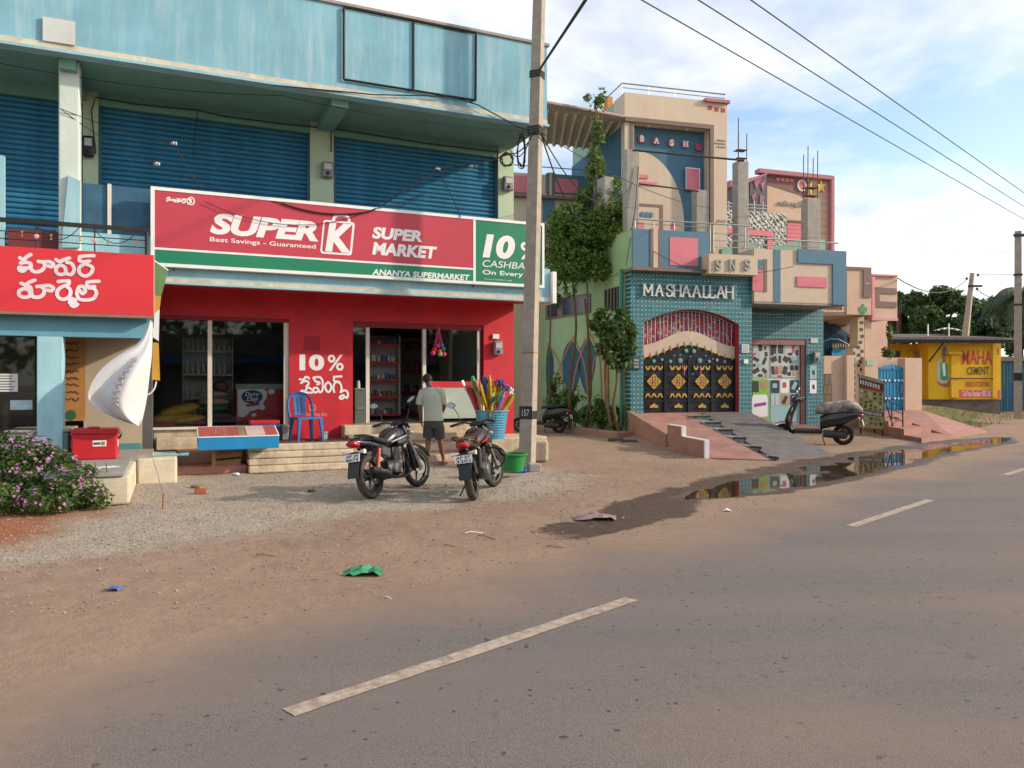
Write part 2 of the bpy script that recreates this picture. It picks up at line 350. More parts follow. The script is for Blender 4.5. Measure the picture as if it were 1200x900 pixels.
    bu = N('ShaderNodeBump'); bu.inputs['Strength'].default_value = st; bu.inputs['Distance'].default_value = ds; L(hh, bu.inputs['Height']); L(bu.outputs[0], P.inputs['Normal'])
earth(GM); me.materials.append(GM); o = link('ground', me); o['kind'] = 'structure'
# road: a cambered sheet along p, its dusty margin feathering into the dirt
ps = np.concatenate([np.linspace(-60, -3, 20), np.arange(-2.5, 40, .16), np.linspace(41, 600, 60)]); qs = np.concatenate([np.linspace(0, 1, 24)])
PP, QQ = np.meshgrid(ps, qs, indexing='ij'); eL = edge(PP); q_ = ROAD_R+(eL-ROAD_R)*QQ
rx = (PP-q_)*SQ; ry = (PP+q_)*SQ
rz = .004+.02*(1-((q_-.7)/4.3)**2)-.034*sstep(.93, 1, QQ)-.05*sstep(.03, 0, QQ)
n_p, n_q = len(ps), len(qs); ii = np.arange(n_p*n_q).reshape(n_p, n_q)
rq = np.stack([ii[:-1,:-1], ii[1:,:-1], ii[1:,1:], ii[:-1,1:]], -1).reshape(-1, 4)
me = bpy.data.meshes.new('road'); me.from_pydata(np.stack([rx.ravel(), ry.ravel(), rz.ravel()], 1).tolist(), [], rq.tolist()); me.polygons.foreach_set('use_smooth', [True]*len(me.polygons))
dn = fbm(rx, ry, 1.3, 4, 51); dust = np.clip(sstep(1.5, .1, eL-q_+1.1*(dn-.5))+.25*sstep(.5, .8, fbm(rx, ry, .4, 4, 61)), 0, 1)
ca = me.color_attributes.new('mask', 'FLOAT_COLOR', 'POINT'); z0 = np.zeros(dust.size)
ca.data.foreach_set('color', np.stack([dust.ravel(), z0, z0, z0], 1).astype(np.float32).ravel())
RM = bpy.data.materials.new('asphalt'); RM.use_nodes = True; earth(RM, True); me.materials.append(RM); ROAD = link('road', me); ROAD['kind'] = 'structure'
# worn centre dashes, each a thin sheet on the road
DM = bpy.data.materials.new('worn_road_paint'); DM.use_nodes = True
def paint(M):
    t = M.node_tree; P = t.nodes['Principled BSDF']; N = t.nodes.new; L = t.links.new
    tc = N('ShaderNodeTexCoord'); n = N('ShaderNodeTexNoise'); n.inputs['Scale'].default_value = 14; n.inputs['Detail'].default_value = 8; n.inputs['Roughness'].default_value = .75; L(tc.outputs['Object'], n.inputs[0])
    r = N('ShaderNodeValToRGB'); r.color_ramp.elements[0].position = .36; r.color_ramp.elements[1].position = .58; r.color_ramp.elements[0].color = (.24, .17, .125, 1); r.color_ramp.elements[1].color = (.45, .36, .28, 1); L(n.outputs[0], r.inputs[0]); L(r.outputs[0], P.inputs['Base Color']); P.inputs['Roughness'].default_value = .85
paint(DM)
cq = (3.577-(-1.041))*SQ
for k in range(-2, 9):
    p0 = (3.577-1.041)*SQ+k*6.62; n = 14; v = []
    for i in range(n+1):
        p = p0+2.68*i/n
        for s_ in (-1, 1):
            q = cq+s_*(.056+.012*(vnoise(p*7, s_*3.0, 77)-.5)); zc = .004+.02*(1-((q-.7)/4.3)**2)+.004
            v.append(((p-q)*SQ, (p+q)*SQ, float(zc)))
    mb = MB().add(v, [(2*i, 2*i+1, 2*i+3, 2*i+2)[::-1] for i in range(n)])
    link('lane_dash', mesh('lane_dash', mb, DM), ROAD)
# puddle in the roadside dip
WM = bpy.data.materials.new('muddy_water'); WM.use_nodes = True; P = WM.node_tree.nodes['Principled BSDF']
P.inputs['Base Color'].default_value = (.05, .03, .018, 1); P.inputs['Roughness'].default_value = .035; P.inputs['IOR'].default_value = 1.33; P.inputs['Specular IOR Level'].default_value = .8
_n = WM.node_tree.nodes.new('ShaderNodeTexNoise'); _n.inputs['Scale'].default_value = 3.5; _b = WM.node_tree.nodes.new('ShaderNodeBump'); _b.inputs['Strength'].default_value = .012; _b.inputs['Distance'].default_value = .02
WM.node_tree.links.new(_n.outputs[0], _b.inputs['Height']); WM.node_tree.links.new(_b.outputs[0], P.inputs['Normal'])
def PQ(p, q, z=0): return ((p-q)*SQ, (p+q)*SQ, z)
mb = MB(); vv = []
for i in range(41):
    p = 8+i*.5; vv += [PQ(p, 5.12, -.030), PQ(p, 6.75, -.030)]
mb.add(vv, [(2*i, 2*i+2, 2*i+3, 2*i+1) for i in range(40)]); structure('puddle', mb, WM)
# loose stones on the gravel
def stones(name, n, pick, mat_, r0, r1, label, cat):
    mb = MB(); rr = random.Random(3)
    base = [(1,0,0),(-1,0,0),(0,1,0),(0,-1,0),(0,0,1),(0,0,-1)]; fc = [(0,2,4),(2,1,4),(1,3,4),(3,0,4),(2,0,5),(1,2,5),(3,1,5),(0,3,5)]
    xy = []
    while len(xy) < n:
        t = pick(rr)
        if t: xy.append(t)
    zz_ = ground_z([a for a, b in xy], [b for a, b in xy])
    for (x, y), z in zip(xy, zz_):
        r = r0+(r1-r0)*rr.random()**3; a = rr.random()*6.3; ca_, sa_ = math.cos(a), math.sin(a); sx, sy, sz = r*(.7+.6*rr.random()), r*(.6+.5*rr.random()), r*(.4+.4*rr.random())
        mb.add([(x+ca_*p[0]*sx-sa_*p[1]*sy, y+sa_*p[0]*sx+ca_*p[1]*sy, z+sz*.3+p[2]*sz) for p in base], fc)
    o = link(name, mesh(name, mb, mat_)); o['kind'] = 'stuff'; tagit(o, label, cat); return o
STONE = mat('loose_stone', (.30, .245, .195), .9, v=.45, s=9, b=0)
def pk1(rr):
    Y = 5.2+9*rr.random()**1.2; X = -Y*.7+Y*(.9)*rr.random(); q = (Y-X)*SQ
    if q < 5.3 or (q < 7 and rr.random() < .6): return None
    if X > 1.5 and rr.random() < .7: return None
    return (X, Y)
stones('gravel', 9000, pk1, STONE, .003, .019, 'loose grey gravel scattered over the forecourt', 'gravel')
def pk2(rr):
    p = 2+16*rr.random(); q = 4.7+4.5*rr.random()**1.3
    return ((p-q)*SQ, (p+q)*SQ)
stones('verge_pebbles', 4500, pk2, mat('verge_pebble', (.17, .115, .08), .9, v=.5, s=9, b=0), .002, .014, 'brown pebbles strewn along the road verge', 'pebbles')
# ------------------------------------------------------------ supermarket building
S = Frame(.036, 16.57, 24)
sx = S.X; sz = S.Z
YP, YS = -1.63, -1.10            # parapet front, big sign front
BLUE = mat('weathered_blue_paint', (.20, .42, .51), .85, v=.16, s=1.3, streak=.32, b=.07, bs=30)
BLUE2 = mat('pale_blue_paint', (.27, .50, .57), .8, v=.14, s=2, streak=.25)
CREAMB = mat('cream_band', (.62, .56, .44), .85, v=.2, s=5, streak=-.25)
SOFF = mat('green_soffit_paint', (.17, .36, .29), .85, v=.12)
PIST = mat('pistachio_wall_paint', (.46, .56, .40), .85, v=.1)
SHUT = mat('blue_shutter_steel', (.022, .16, .29), .42, v=.25, s=3, b=.03, m=0, spec=.5)
SHUT2 = mat('shutter_guide_steel', (.03, .10, .17), .5, v=.2)
REDW = mat('red_shop_wall', (.56, .018, .030), .62, v=.2, streak=-.16, s=2, b=.1)
REDS = mat('red_sign_vinyl', (.50, .05, .075), .40, v=.06, s=1, b=.03)
CREAM = mat('cream_step_paint', (.56, .46, .33), .88, v=.3, s=4, b=.5, bs=18, streak=-.38)
PINKC = mat('pink_cement', (.45, .20, .16), .85, v=.2, s=4, b=.25, bs=25)
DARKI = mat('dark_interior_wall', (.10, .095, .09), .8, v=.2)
FLOORI = mat('shop_floor_tile', (.30, .27, .23), .5, v=.15)
WHITE = mat('white_frame_paint', (.66, .60, .52), .6, v=.1)
WHT = mat('sign_white', (.80, .78, .77), .5, v=.04, s=1, b=0)
WHTB = mat('bright_white_frame', (.80, .79, .76), .5, v=.06)
GRN = mat('green_sign_vinyl', (.015, .205, .105), .42, v=.06, s=1, b=.03)
IRON = mat('dark_iron', (.035, .03, .028), .6, m=.4, v=.3)
BLACK = mat('black_plastic', (.018, .018, .018), .45, v=.2, b=0)
GREYP = mat('grey_plastic', (.22, .22, .21), .5, v=.2)
GLASS = glass('shop_glass', (.86, .89, .88), .0)
CONC = mat('grey_concrete', (.34, .31, .27), .9, v=.2, s=5, b=.35, bs=25, streak=-.15)
xr = sx(641, YP); zs_ = sz(641, 149, YP); ztop = sz(623, 51, YP); XL = -13.5
T = Thing('supermarket_building', 'two storey blue building with red ground floor shop and blue rolling shutters above', 'building', S)
# roof parapet
zb1 = zs_+.045; zb2 = zb1+.09
T.part('parapet', MB().box(XL, xr, YP, YP+.18, zb2, ztop).box(xr-.18, xr, YP+.18, 6, zs_+.1, ztop), BLUE)
T.part('parapet_cap', MB().box(XL, xr+.04, YP-.04, YP+.22, ztop, ztop+.05), CONC)
T.part('fascia_band', MB().box(XL, xr, YP-.02, YP+.18, zb1, zb2), CREAMB)
T.part('fascia_lip', MB().box(XL, xr+.03, YP-.05, YP+.18, zs_, zb1), BLUE2)
T.part('soffit', MB().box(XL, xr-.02, YP+.18, 6, zs_+.03, zs_+.2), SOFF)
for u in (381,):
    x = sx(u, 0); T.part('soffit_beam', MB().box(x-.15, x+.15, YP+.18, -.002, zs_-.13, zs_+.03), SOFF)
# framed hoarding blank on the parapet
fr = T.part('hoarding_sheet', MB().box(sx(404, YP), sx(557, YP), YP-.02, YP-.002, sz(403, 92, YP), sz(404, 12, YP)), BLUE, label='flat blue hoarding sheet fixed on the parapet')
yq = YP-.04
for a, b in (((403, 8.5), (403, 93)), ((403, 93), (557.5, 117.6)), ((557.5, 117.6), (558, 39)), ((403, 8.5), (558, 39)), ((484.5, 26), (484.5, 106))):
    pa, pb = S.XZ(*a, yq), S.XZ(*b, yq); T.part('frame_bar', MB().tube([(pa[0], yq, pa[1]), (pb[0], yq, pb[1])], .022, 4), IRON, fr)
# pier block on the parapet and the balcony column under it
x0, x1 = sx(50, YP-.05), sx(88, YP-.05)
T.part('parapet_block', MB().box(x0, x1, YP-.05, YP-.022, zb2+.002, sz(50, 19, YP-.05)), mat('offwhite_plaster', (.55, .58, .56), .85, v=.12))
yc = -1.30
T.part('balcony_column', MB().box(sx(68.5, yc), sx(93, yc), yc, yc+.32, 3.55, zs_+.03), mat('pale_column_paint', (.56, .64, .58), .8, v=.1, streak=.2), bev=.02)
T.part('column_beam', MB().box(sx(68.5, yc)+.03, sx(93, yc)-.03, YP+.18, 0, zs_-.16, zs_+.03), SOFF)
# upper wall: piers, lintel, shutters
zsh = sz(400, 160, 0)
T.part('lintel', MB().box(XL, -.001, .02, .25, zsh, zs_+.03), SOFF)
pier = [(sx(97, 0), sx(115, 0)), (sx(363.5, 0), sx(391, 0)), (sx(584, 0), 0.0)]
for a, b in pier: T.part('pier', MB().box(a, b, 0, .25, 3.4, zs_+.03), PIST)
T.part('end_wall', MB().box(-.25, 0, .25, 6, 0, zs_+.03), PIST)
T.part('rear_wall', MB().box(XL, 0, 5.8, 6, 0, zs_+.03), PIST)
T.part('roof', MB().box(XL, xr-.18, YP+.18, 6, zs_+.2, zs_+.3), CONC)
prof = [(0, 0), (-.022, .018), (-.028, .043), (-.020, .068), (0, .086)]
for k, (a, b) in enumerate(((XL, pier[0][0]), (pier[0][1], pier[1][0]), (pier[1][1], pier[2][0]))):
    sh = T.part('rolling_shutter', MB().box(a, b, .13, .16, 3.5, zsh), SHUT2)
    w = b-a
    sl_me = mesh('shutter_slat', MB().loft([[(0, y, z) for y, z in prof]+[(0, .008, .086), (0, .008, 0)], [(w, y, z) for y, z in prof]+[(w, .008, .086), (w, .008, 0)]]), SHUT)
    n = int((zsh-3.5)/.09)
    for i in range(n): T.inst('slat', sl_me, (a, .12, zsh-(i+1)*.09), sh)
    T.part('guide_rail', MB().box(a, a+.05, .06, .128, 3.5, zsh-.002), SHUT2, sh); T.part('guide_rail', MB().box(b-.05, b, .06, .128, 3.5, zsh-.002), SHUT2, sh)
# balcony slab / canopy
zc0, zc1 = sz(190, 333, YS+.06), 3.52
T.part('canopy_slab', MB().box(-7.05, .30, -1.02, -.001, 3.28, 3.50), REDW)
T.part('canopy_fascia', MB().box(-7.05, .32, -1.10, -1.02, zc0+.10, 3.9), BLUE2)
T.part('canopy_band', MB().box(-7.05, .33, -1.12, -1.02, zc0+.03, zc0+.10), CREAMB)
T.part('canopy_lip', MB().box(-7.05, .34, -1.13, -1.02, zc0, zc0+.03), BLUE2)
T.part('balcony_floor', MB().box(XL, -7.05, -2.15, 0, 3.35, 3.50), CONC)
# balcony partition boards left of the sign
yb = -.9
pb_ = T.part('balcony_panel', MB().box(sx(94, yb), sx(127, yb), yb, yb+.03, sz(100, 272, yb), sz(94, 214, yb)), mat('dark_blue_board', (.035, .11, .19), .6, v=.3, s=3))
T.part('balcony_panel', MB().box(sx(130, yb), sx(176, yb), yb, yb+.03, sz(140, 276, yb), sz(130, 217, yb)), MATS['dark_blue_board'])
T.part('panel_strip', MB().box(sx(126, yb-.03), sx(130.5, yb-.03), yb-.04, yb+.02, sz(128, 283, yb), sz(128, 216, yb)), WHITE)
T.part('balcony_kerb', MB().box(sx(66, -1.0), sx(178, -1.0), -1.0, -.9, 3.5, sz(100, 272, -1.0)), BLUE2)
p_ = [S.XZ(u, v, -1.36) for u, v in ((72, 290), (93.5, 290), (93.5, 212), (80, 205))]
T.part('column_brace', MB().prism(p_, -1.36, -1.305), BLUE2)
T.part('brown_board', MB().box(sx(9, -1.2), sx(70, -1.2), -1.2, -1.15, 3.5, sz(30, 269, -1.2)), mat('maroon_board', (.16, .03, .035), .7, v=.2))
T.part('white_post', MB().box(sx(-8, -1.2), sx(5, -1.2), -1.2, -1.1, 3.5, sz(2, 182, -1.2)), BLUE2)
# ground floor: red front with two openings
zh, fl, pf = 2.79, .77, .50
xw0, xw1 = -7.05, sx(339, 0); xd0, xd1 = sx(413.5, 0), sx(567, 0)
T.part('red_lintel', MB().box(xw0, 0, 0, .25, zh, 3.4), REDW)
RP = T.part('red_pier', MB().box(xw1, xd0, 0, .25, pf-.1, zh), REDW, label='red wall panel painted with white Telugu offer')
T.part('red_pier', MB().box(xd1, 0, 0, .25, pf-.1, zh), REDW)
T.part('sill_wall', MB().box(xw0, xw1, .0, .2, .0, fl-.04), CREAM, bev=.02)
T.part('window_sill', MB().box(xw0, xw1, -.06, .25, fl-.04, fl), WHITE)
# interior
T.part('shop_floor', MB().box(xw0, -.25, .25, 5.8, fl-.2, fl-.002), FLOORI)
T.part('shop_ceiling', MB().box(xw0, -.25, .25, 5.8, 3.28, 3.4), mat('shop_ceiling_paint', (.2, .19, .18), .8))
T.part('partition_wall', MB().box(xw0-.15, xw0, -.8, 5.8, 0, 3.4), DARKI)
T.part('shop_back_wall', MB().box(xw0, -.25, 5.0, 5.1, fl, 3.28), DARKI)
# windows and door frames
def post(u, y=.04, w=.075, z0=fl, z1=zh): x = sx(u, y); return T.part('frame_post', MB().box(x-w/2, x+w/2, y, y+.08, z0, z1-.002), WHITE)
post(246); post(335.5, w=.09)
T.part('window_head', MB().box(xw0, xw1, .03, .13, zh-.07, zh-.001), mat('dark_red_box', (.22, .015, .02), .6))
gx0, gx1, gx2 = xw0+.02, sx(246, .08), sx(335, .08)
T.part('window_pane', MB().box(gx0, gx1-.04, .075, .085, fl, zh-.07), GLASS); T.part('window_pane', MB().box(gx1+.04, gx2-.05, .075, .085, fl, zh-.07), GLASS)
post(431, w=.07); post(497.5, w=.07); post(561, w=.06, y=.05); 
T.part('door_head', MB().box(xd0, xd1, .03, .13, zh-.11, zh-.001), MATS['dark_red_box'])
ga, gb = sx(499, .08), sx(560, .08); zm = sz(520, 447, .08)
T.part('window_pane', MB().box(ga+.03, gb-.03, .075, .085, zm, zh-.11), GLASS)
T.part('lower_panel', MB().box(ga+.03, gb-.03, .07, .09, fl+.06, zm-.13), mat('frosted_panel', (.40, .47, .40), .35, v=.12))
T.part('red_stripe', MB().box(ga+.03, gb-.03, .066, .094, zm-.13, zm), REDW)
T.part('window_pane', MB().box(xd0+.02, sx(431, .08)-.04, .075, .085, fl, zh-.11), GLASS)
# platform, door steps, end block
xp0, xp1 = -5.54, sx(412, -1.0)
mb = MB(); rr = random.Random(4)
for i, (z0, z1, yo) in enumerate(((.0, .13, -1.17), (.13, .25, -1.12), (.25, .37, -1.135), (.37, pf, -1.11))):
    mb = MB().box(xp0+rr.random()*.04, xp1, yo, .0, z0, z1-.004); T.part('platform_course', mb, CREAM, bev=.025)
T.part('platform_edge', MB().box(xp0+.3, xp1, -1.02, -.0, pf-.003, pf+.006), mat('rusty_brown_edge', (.14, .06, .04), .8, v=.3))
xs0, xs1 = sx(409, -1), sx(566, -.6)
for i, (z1, yo) in enumerate(((fl-.02, -.32), (.58, -.62), (.39, -.92), (.20, -1.22))):
    T.part('door_step', MB().box(xp1+.004+i*.002, xs1-.003*i, yo, .0-.002, 0, z1), CREAM, bev=.02)
    if i: T.part('riser_stripe', MB().box(xp1+.03, xs1-.03, yo-.006, yo-.001, z1-.17, z1-.12), PINKC)
xe = sx(640, -.95)
T.part('end_platform', MB().box(xs1+.004, xe, -1.0, -.003, 0, pf-.02), CREAM, bev=.03)
T.part('recess_step', MB().box(-6.67, xp0-.005, -.95, 0, 0, .14), PINKC, bev=.02)
T.part('recess_step', MB().box(-6.67, xp0-.007, -.55, -.0, .14, .38), mat('stained_pink_cement', (.36, .2, .15), .9, v=.3), bev=.02)
T.part('recess_ledge', MB().box(-7.0, xp0-.009, -.28, -.001, .38, .60), CREAM, bev=.02)
# lettering painted on the red pier (traced strokes)
def px_strokes(F, y, strokes, w, fn, dy=-.0006):
    mb = MB()
    for i, st in enumerate(strokes): mb.ribbon([F.XZ(*fn(*p), y) for p in st], w, y+dy*i)
    return mb
def pct_mb(x0, x1, z0, z1, y, w, sh=0):
    h_ = z1-z0; l = x1-x0; mb = MB(); k = 0
    def rg(cx, cz, r): return [(cx+r*.92*math.cos(R(t))+sh*(cz-z0), cz+r*math.sin(R(t))) for t in range(0, 361, 24)]
    mb.ribbon(rg(x0+l*.25, z1-h_*.25, h_*.25-w/2), w, y); mb.ribbon(rg(x1-l*.25, z0+h_*.25, h_*.25-w/2), w, y-.0005)
    mb.prism([(x0+l*.16, z0), (x0+l*.16+w*1.1, z0), (x1-l*.16+sh*h_, z1), (x1-l*.16-w*1.1+sh*h_, z1)], y-.003, y-.001); return mb
fa = lambda x, y: (330+x/9, 400+y/9)
yl = -.004
x0, z1_ = S.XZ(351, 415, yl); x1, z0_ = S.XZ(403, 434.5, yl)
xq = x0+(x1-x0)*.55; T.part('lettering', text_fit('10', x0, xq, z0_, z1_, 0, bold=.05, depth=.003), WHT, RP); T.part('percent_sign', pct_mb(xq+.03, x1, z0_, z1_, -.004, .045, .1), WHT, RP)
strokes = [[(190,400),(215,405),(240,395),(250,378),(275,378),(288,392)],[(205,440),(240,420),(275,425),(285,450),(260,480),(300,495),(335,535),(270,540),(215,520),(205,545),(240,530),(265,500)],
  [(225,405),(235,425)],[(345,400),(335,385),(360,378),(405,380),(432,420),(435,480),(425,525),(400,535),(385,505),(365,490),(340,495),(335,525),(360,540),(385,520),(385,505)],[(345,400),(360,425),(395,430),(400,445),(375,455)],
  [(490,430),(465,455),(462,500),(490,535),(518,510),(520,460),(490,430)],[(550,375),(590,372),(632,370)],[(552,380),(555,420),(600,425),(615,440)],[(555,535),(545,490),(560,440),(590,430),(620,450),(632,500),(620,535)],
  [(645,520),(680,520),(698,550),(690,595),(665,585),(650,570),(620,580),(612,600),(640,605),(655,590)],[(625,535),(650,520)]]
T.part('telugu_lettering', px_strokes(S, yl, strokes, .040, fa), WHT, RP)
PALER = mat('pale_pink_print', (.72, .35, .36), .6, b=0)
mb = MB(); ring = [(366+3.9*math.cos(R(t)), 478+3.9*math.sin(R(t))) for t in range(0, 361, 30)]
mb.ribbon([S.XZ(*p, yl) for p in ring], .016, yl); mb.ribbon([S.XZ(*p, yl) for p in ((364, 481), (366, 474), (368, 481))], .016, yl-.0006)
T.part('round_emblem', mb, PALER, RP)
x0, z1_ = S.XZ(359, 483.5, yl); x1, z0_ = S.XZ(383.5, 487.5, yl)
T.part('small_lettering', text_fit('Franchise Aim', x0, x1, z0_, z1_, 0, depth=.002), PALER, RP)
T.part('painted_patch', MB().box(sx(356, -.003), sx(375, -.003), -.003, -.001, sz(365, 411, -.003), sz(365, 394, -.003)), mat('faded_red_patch', (.36, .012, .022), .7), RP)

# ------------------------------------------------------------ big sign over the shop
sl0, sr0 = sx(176.5, YS-.14), sx(638, YS-.14); y = YS-.14; zt, zbm = sz(176.5, 218, y), sz(180, 311.5, y)
B_ = Thing('shop_sign', 'long red and green supermarket sign board above the shop front', 'sign', S, at=(sl0, y, zbm))
B_.part('frame', MB().box(sl0, sr0, y, y+.13, zbm, zbm+.055).box(sl0, sr0, y, y+.13, zt-.055, zt).box(sl0, sl0+.06, y, y+.13, zbm+.055, zt-.055).box(sr0-.05, sr0, y, y+.13, zbm+.055, zt-.055), WHTB)
xm = sx(556.5, y); yf = y+.012
zg = sz(180, 292, y)
B_.part('red_panel', MB().box(sl0+.06, xm-.03, yf, yf+.1, zg+.035, zt-.055), REDS); B_.part('white_line', MB().box(sl0+.06, xm-.03, yf-.004, yf+.1, zg, zg+.035), WHTB)
B_.part('green_panel', MB().box(sl0+.06, xm-.03, yf, yf+.1, zbm+.055, zg), GRN); B_.part('white_divider', MB().box(xm-.03, xm+.02, yf-.006, yf+.1, zbm+.055, zt-.055), WHTB)
B_.part('cashback_panel', MB().box(xm+.02, sr0-.05, yf, yf+.1, zbm+.055, zt-.055), GRN)
def sgn(s, u0, v0, u1, v1, bold, shear, name='lettering', space=1.0):
    """u0,v0 = top left, u1,v1 = bottom right in the photograph"""
    xa, za = S.XZ(u0, v0, yf); xb, zb = S.XZ(u1, v1, yf)
    B_.part(name, text_fit(s, xa, xb, zb, za, yf, bold, shear, .003, space), WHT)
sgn('SUPER', 246, 249, 373, 283.5, .05, .22, 'brand_lettering')
sgn('Best Savings - Guaranteed', 246, 277.5, 370, 293, .012, 0)
sgn('SUPER', 436, 265.5, 494.5, 284, .045, .16); sgn('MARKET', 436, 283.5, 512, 303.5, .045, .16)
sgn('ANANYA SUPERMARKET', 436, 315, 550.5, 328.8, .03, .16)
sgn('10', 565.5, 273.5, 603.5, 304.5, .05, .16, 'offer_lettering'); xa, za = S.XZ(607, 283, yf); xb, zb = S.XZ(628, 305, yf); B_.part('percent_sign', pct_mb(xa, xb, zb, za, yf-.002, .06, .16), WHT)
sgn('CASHBACK', 565.5, 304.5, 633, 317, .0, .16); sgn('On Every Bill', 565.5, 316, 630, 327, .016, 0); sgn('*Terms & Conditions apply', 567, 326, 600, 330, 0, 0)
# shopping bag emblem with the letter K
ub = lambda pts: [S.XZ(u, v, yf) for u, v in pts]
bag = ub([(382, 257), (417.5, 261.5), (413, 298), (376, 296.5), (374.5, 294)])
xg0, xg1 = bag[0][0], bag[1][0]; zg0, zg1 = bag[3][1], bag[0][1]
def rrect(x0, x1, z0, z1, r, sh):
    out = []
    for cx, cz, a0 in ((x1-r, z0+r, -90), (x1-r, z1-r, 0), (x0+r, z1-r, 90), (x0+r, z0+r, 180)):
        for t in (0, 30, 60, 90): a = R(a0+t); out.append((cx+r*math.cos(a)+sh*(cz-z0), cz+r*math.sin(a)))
    return out
bx0, bz0 = S.XZ(375, 297, yf); bx1, bz1 = S.XZ(412, 259, yf)
bagp = B_.part('bag_emblem', MB().prism(rrect(bx0, bx1, bz0, bz1-.02, .05, .10), yf-.003, yf), WHT)
B_.part('bag_face', MB().prism(rrect(bx0+.035, bx1-.035, bz0+.035, bz1-.05, .035, .10), yf-.005, yf-.0035), REDS, bagp)
kx0, kz0 = S.XZ(381, 294.5, yf); kx1, kz1 = S.XZ(413, 263, yf)
B_.part('letter_k', text_fit('K', kx0, kx1, kz0, kz1, yf-.0055, .05, .16, .002), WHT, bagp)
B_.part('bag_handle', MB().ribbon([S.XZ(u, v, yf) for u, v in ((390.5, 261), (392, 254.5), (398, 252), (406, 253), (409, 257.5), (408.5, 262))], .05, yf-.002), WHT, bagp)
fb = lambda x, y: (170+x*130/1200, 215+y*75/692*1.0)
st2 = [[(235,165),(255,150),(270,160),(250,180),(235,190)],[(250,180),(290,180),(320,195)],[(300,170),(330,180),(325,200)],[(345,165),(370,190),(345,200),(355,180)],[(370,165),(385,195)],[(400,170),(440,170)],[(405,205),(400,185),(425,178),(438,195),(420,210),(405,205)],
       [(455,175),(465,220),(520,225),(530,180),(500,150),(455,175)],[(475,170),(500,175),(480,190),(505,198),(480,212)]]
B_.part('small_telugu_lettering', px_strokes(S, yf-.001, st2, .02, fb), WHT)
for xq_ in (sl0+.35, xm): B_.part('sign_bracket', MB().tube([(xq_, y+.10, zbm-.05), (xq_, y+.10, zbm+.02)], .012, 6), IRON)
# end return of the canopy at the far side
T.part('canopy_end_strip', MB().box(.335, .42, -1.2, -.6, zc0-.02, zc0+.62), WHTB)

# ------------------------------------------------------------ left annex of the same row
YA = -2.0; ysn = -2.22; xA = sx(178.5, YA)
A_ = Thing('annex_shop', 'pale blue annex with open front beside the supermarket under a red sign', 'building', S, at=(xA, YA, 0))
zl = sz(60, 394, YA); zab = sz(180, 371, ysn); zat = sz(180, 299, ysn)
A_.part('lintel', MB().box(XL, xA, YA, YA+.2, zl, zat-.02), mat('blue_lintel_paint', (.14, .36, .46), .8, v=.12))
A_.part('pillar', MB().box(sx(43, YA), sx(73.5, YA), YA, YA+.3, 0, zl), mat('light_blue_pillar_paint', (.33, .60, .68), .8, v=.16, s=1.6, streak=.3), bev=.012)
A_.part('pillar', MB().box(XL, sx(-60, YA), YA, YA+.3, 0, zl), MATS['light_blue_pillar_paint'])
A_.part('floor', MB().box(XL, xA, YA+.02, -.8, 0, .46), CONC)
BEI = mat('beige_plaster', (.42, .34, .25), .9, v=.12, s=1.5)
A_.part('back_wall', MB().box(sx(98, -.8), xw0-.15, -.8, -.72, 0, 3.3), BEI)
A_.part('skirting', MB().box(sx(98, -.8), xw0-.16, -.815, -.803, .46, .56), mat('teal_skirting', (.08, .25, .28), .7))
A_.part('ceiling', MB().box(XL, xA, YA+.2, 0, zl+.1, zl+.2), BEI)
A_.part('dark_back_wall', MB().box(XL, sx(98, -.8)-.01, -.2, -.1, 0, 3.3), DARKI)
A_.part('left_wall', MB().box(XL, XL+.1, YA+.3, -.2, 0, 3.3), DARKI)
zb_ = sz(20, 507, YA+.1)
A_.part('bench', MB().box(sx(7, YA+.05), sx(80, YA+.05), YA+.05, -.85, .46, zb_), mat('blue_cement_bench', (.26, .33, .33), .85, v=.2), bev=.015)
A_.part('bench_top', MB().box(sx(7, YA+.05)-.02, sx(80, YA+.05)+.02, YA+.02, -.84, zb_, zb_+.035), CONC, bev=.008)
# counter glass in the dark bay with notices stuck on
A_.part('counter_glass', MB().box(XL+.1, sx(41, YA+.25), YA+.22, YA+.235, zb_+.04, zl), GLASS)
A_.part('counter_shelf', MB().box(XL+.1, sx(41, YA+.25), YA+.26, YA+.6, sz(20, 463, YA+.3), sz(20, 460, YA+.3)), mat('dark_green_shelf', (.04, .1, .08), .6))
PAPER = mat('paper_white', (.62, .62, .60), .8, v=.08)
INK = mat('printed_ink', (.06, .06, .07), .8, b=0)
def notice(u0, v0, u1, v1, y, m=PAPER, lines=6, name='notice'):
    xa, za = S.XZ(u0, v0, y); xb, zb = S.XZ(u1, v1, y)
    n = solo(name, MB().box(xa, xb, y, y+.004, zb, za), m, *NL.pop(0), S, at=(xa, y, zb))
    if lines:
        mb = MB()
        for i in range(lines):
            z = za-(i+.8)*(za-zb)/(lines+.6); mb.box(xa+.02, xa+(xb-xa)*(.7+.25*rnd.random()), y-.002, y-.0005, z-.006, z+.006)
        mb.v = [(p[0]-xa, p[1]-y, p[2]-zb) for p in mb.v]; link('printed_line', mesh('printed_line', mb, INK), n)
    return n
NL = [('white printed notice behind the glass at the left edge', 'notice'), ('torn pale blue sticker below the white notice', 'sticker'), ('narrow orange poster with dark handwriting beside the blue pillar', 'poster')]
notice(-6, 438, 21, 459, YA+.2)
notice(12, 469, 38, 480, YA+.2, mat('pale_blue_sticker', (.45, .58, .62), .7, v=.25, s=9), 0, 'torn_sticker')
OR_ = mat('orange_poster', (.42, .20, .06), .8, v=.2)
pn = notice(73.5, 394, 100, 493, -.83, OR_, 0, 'handwritten_poster')
mb = MB(); xa, zb = S.XZ(73.5, 493, -.83); rr = random.Random(9)
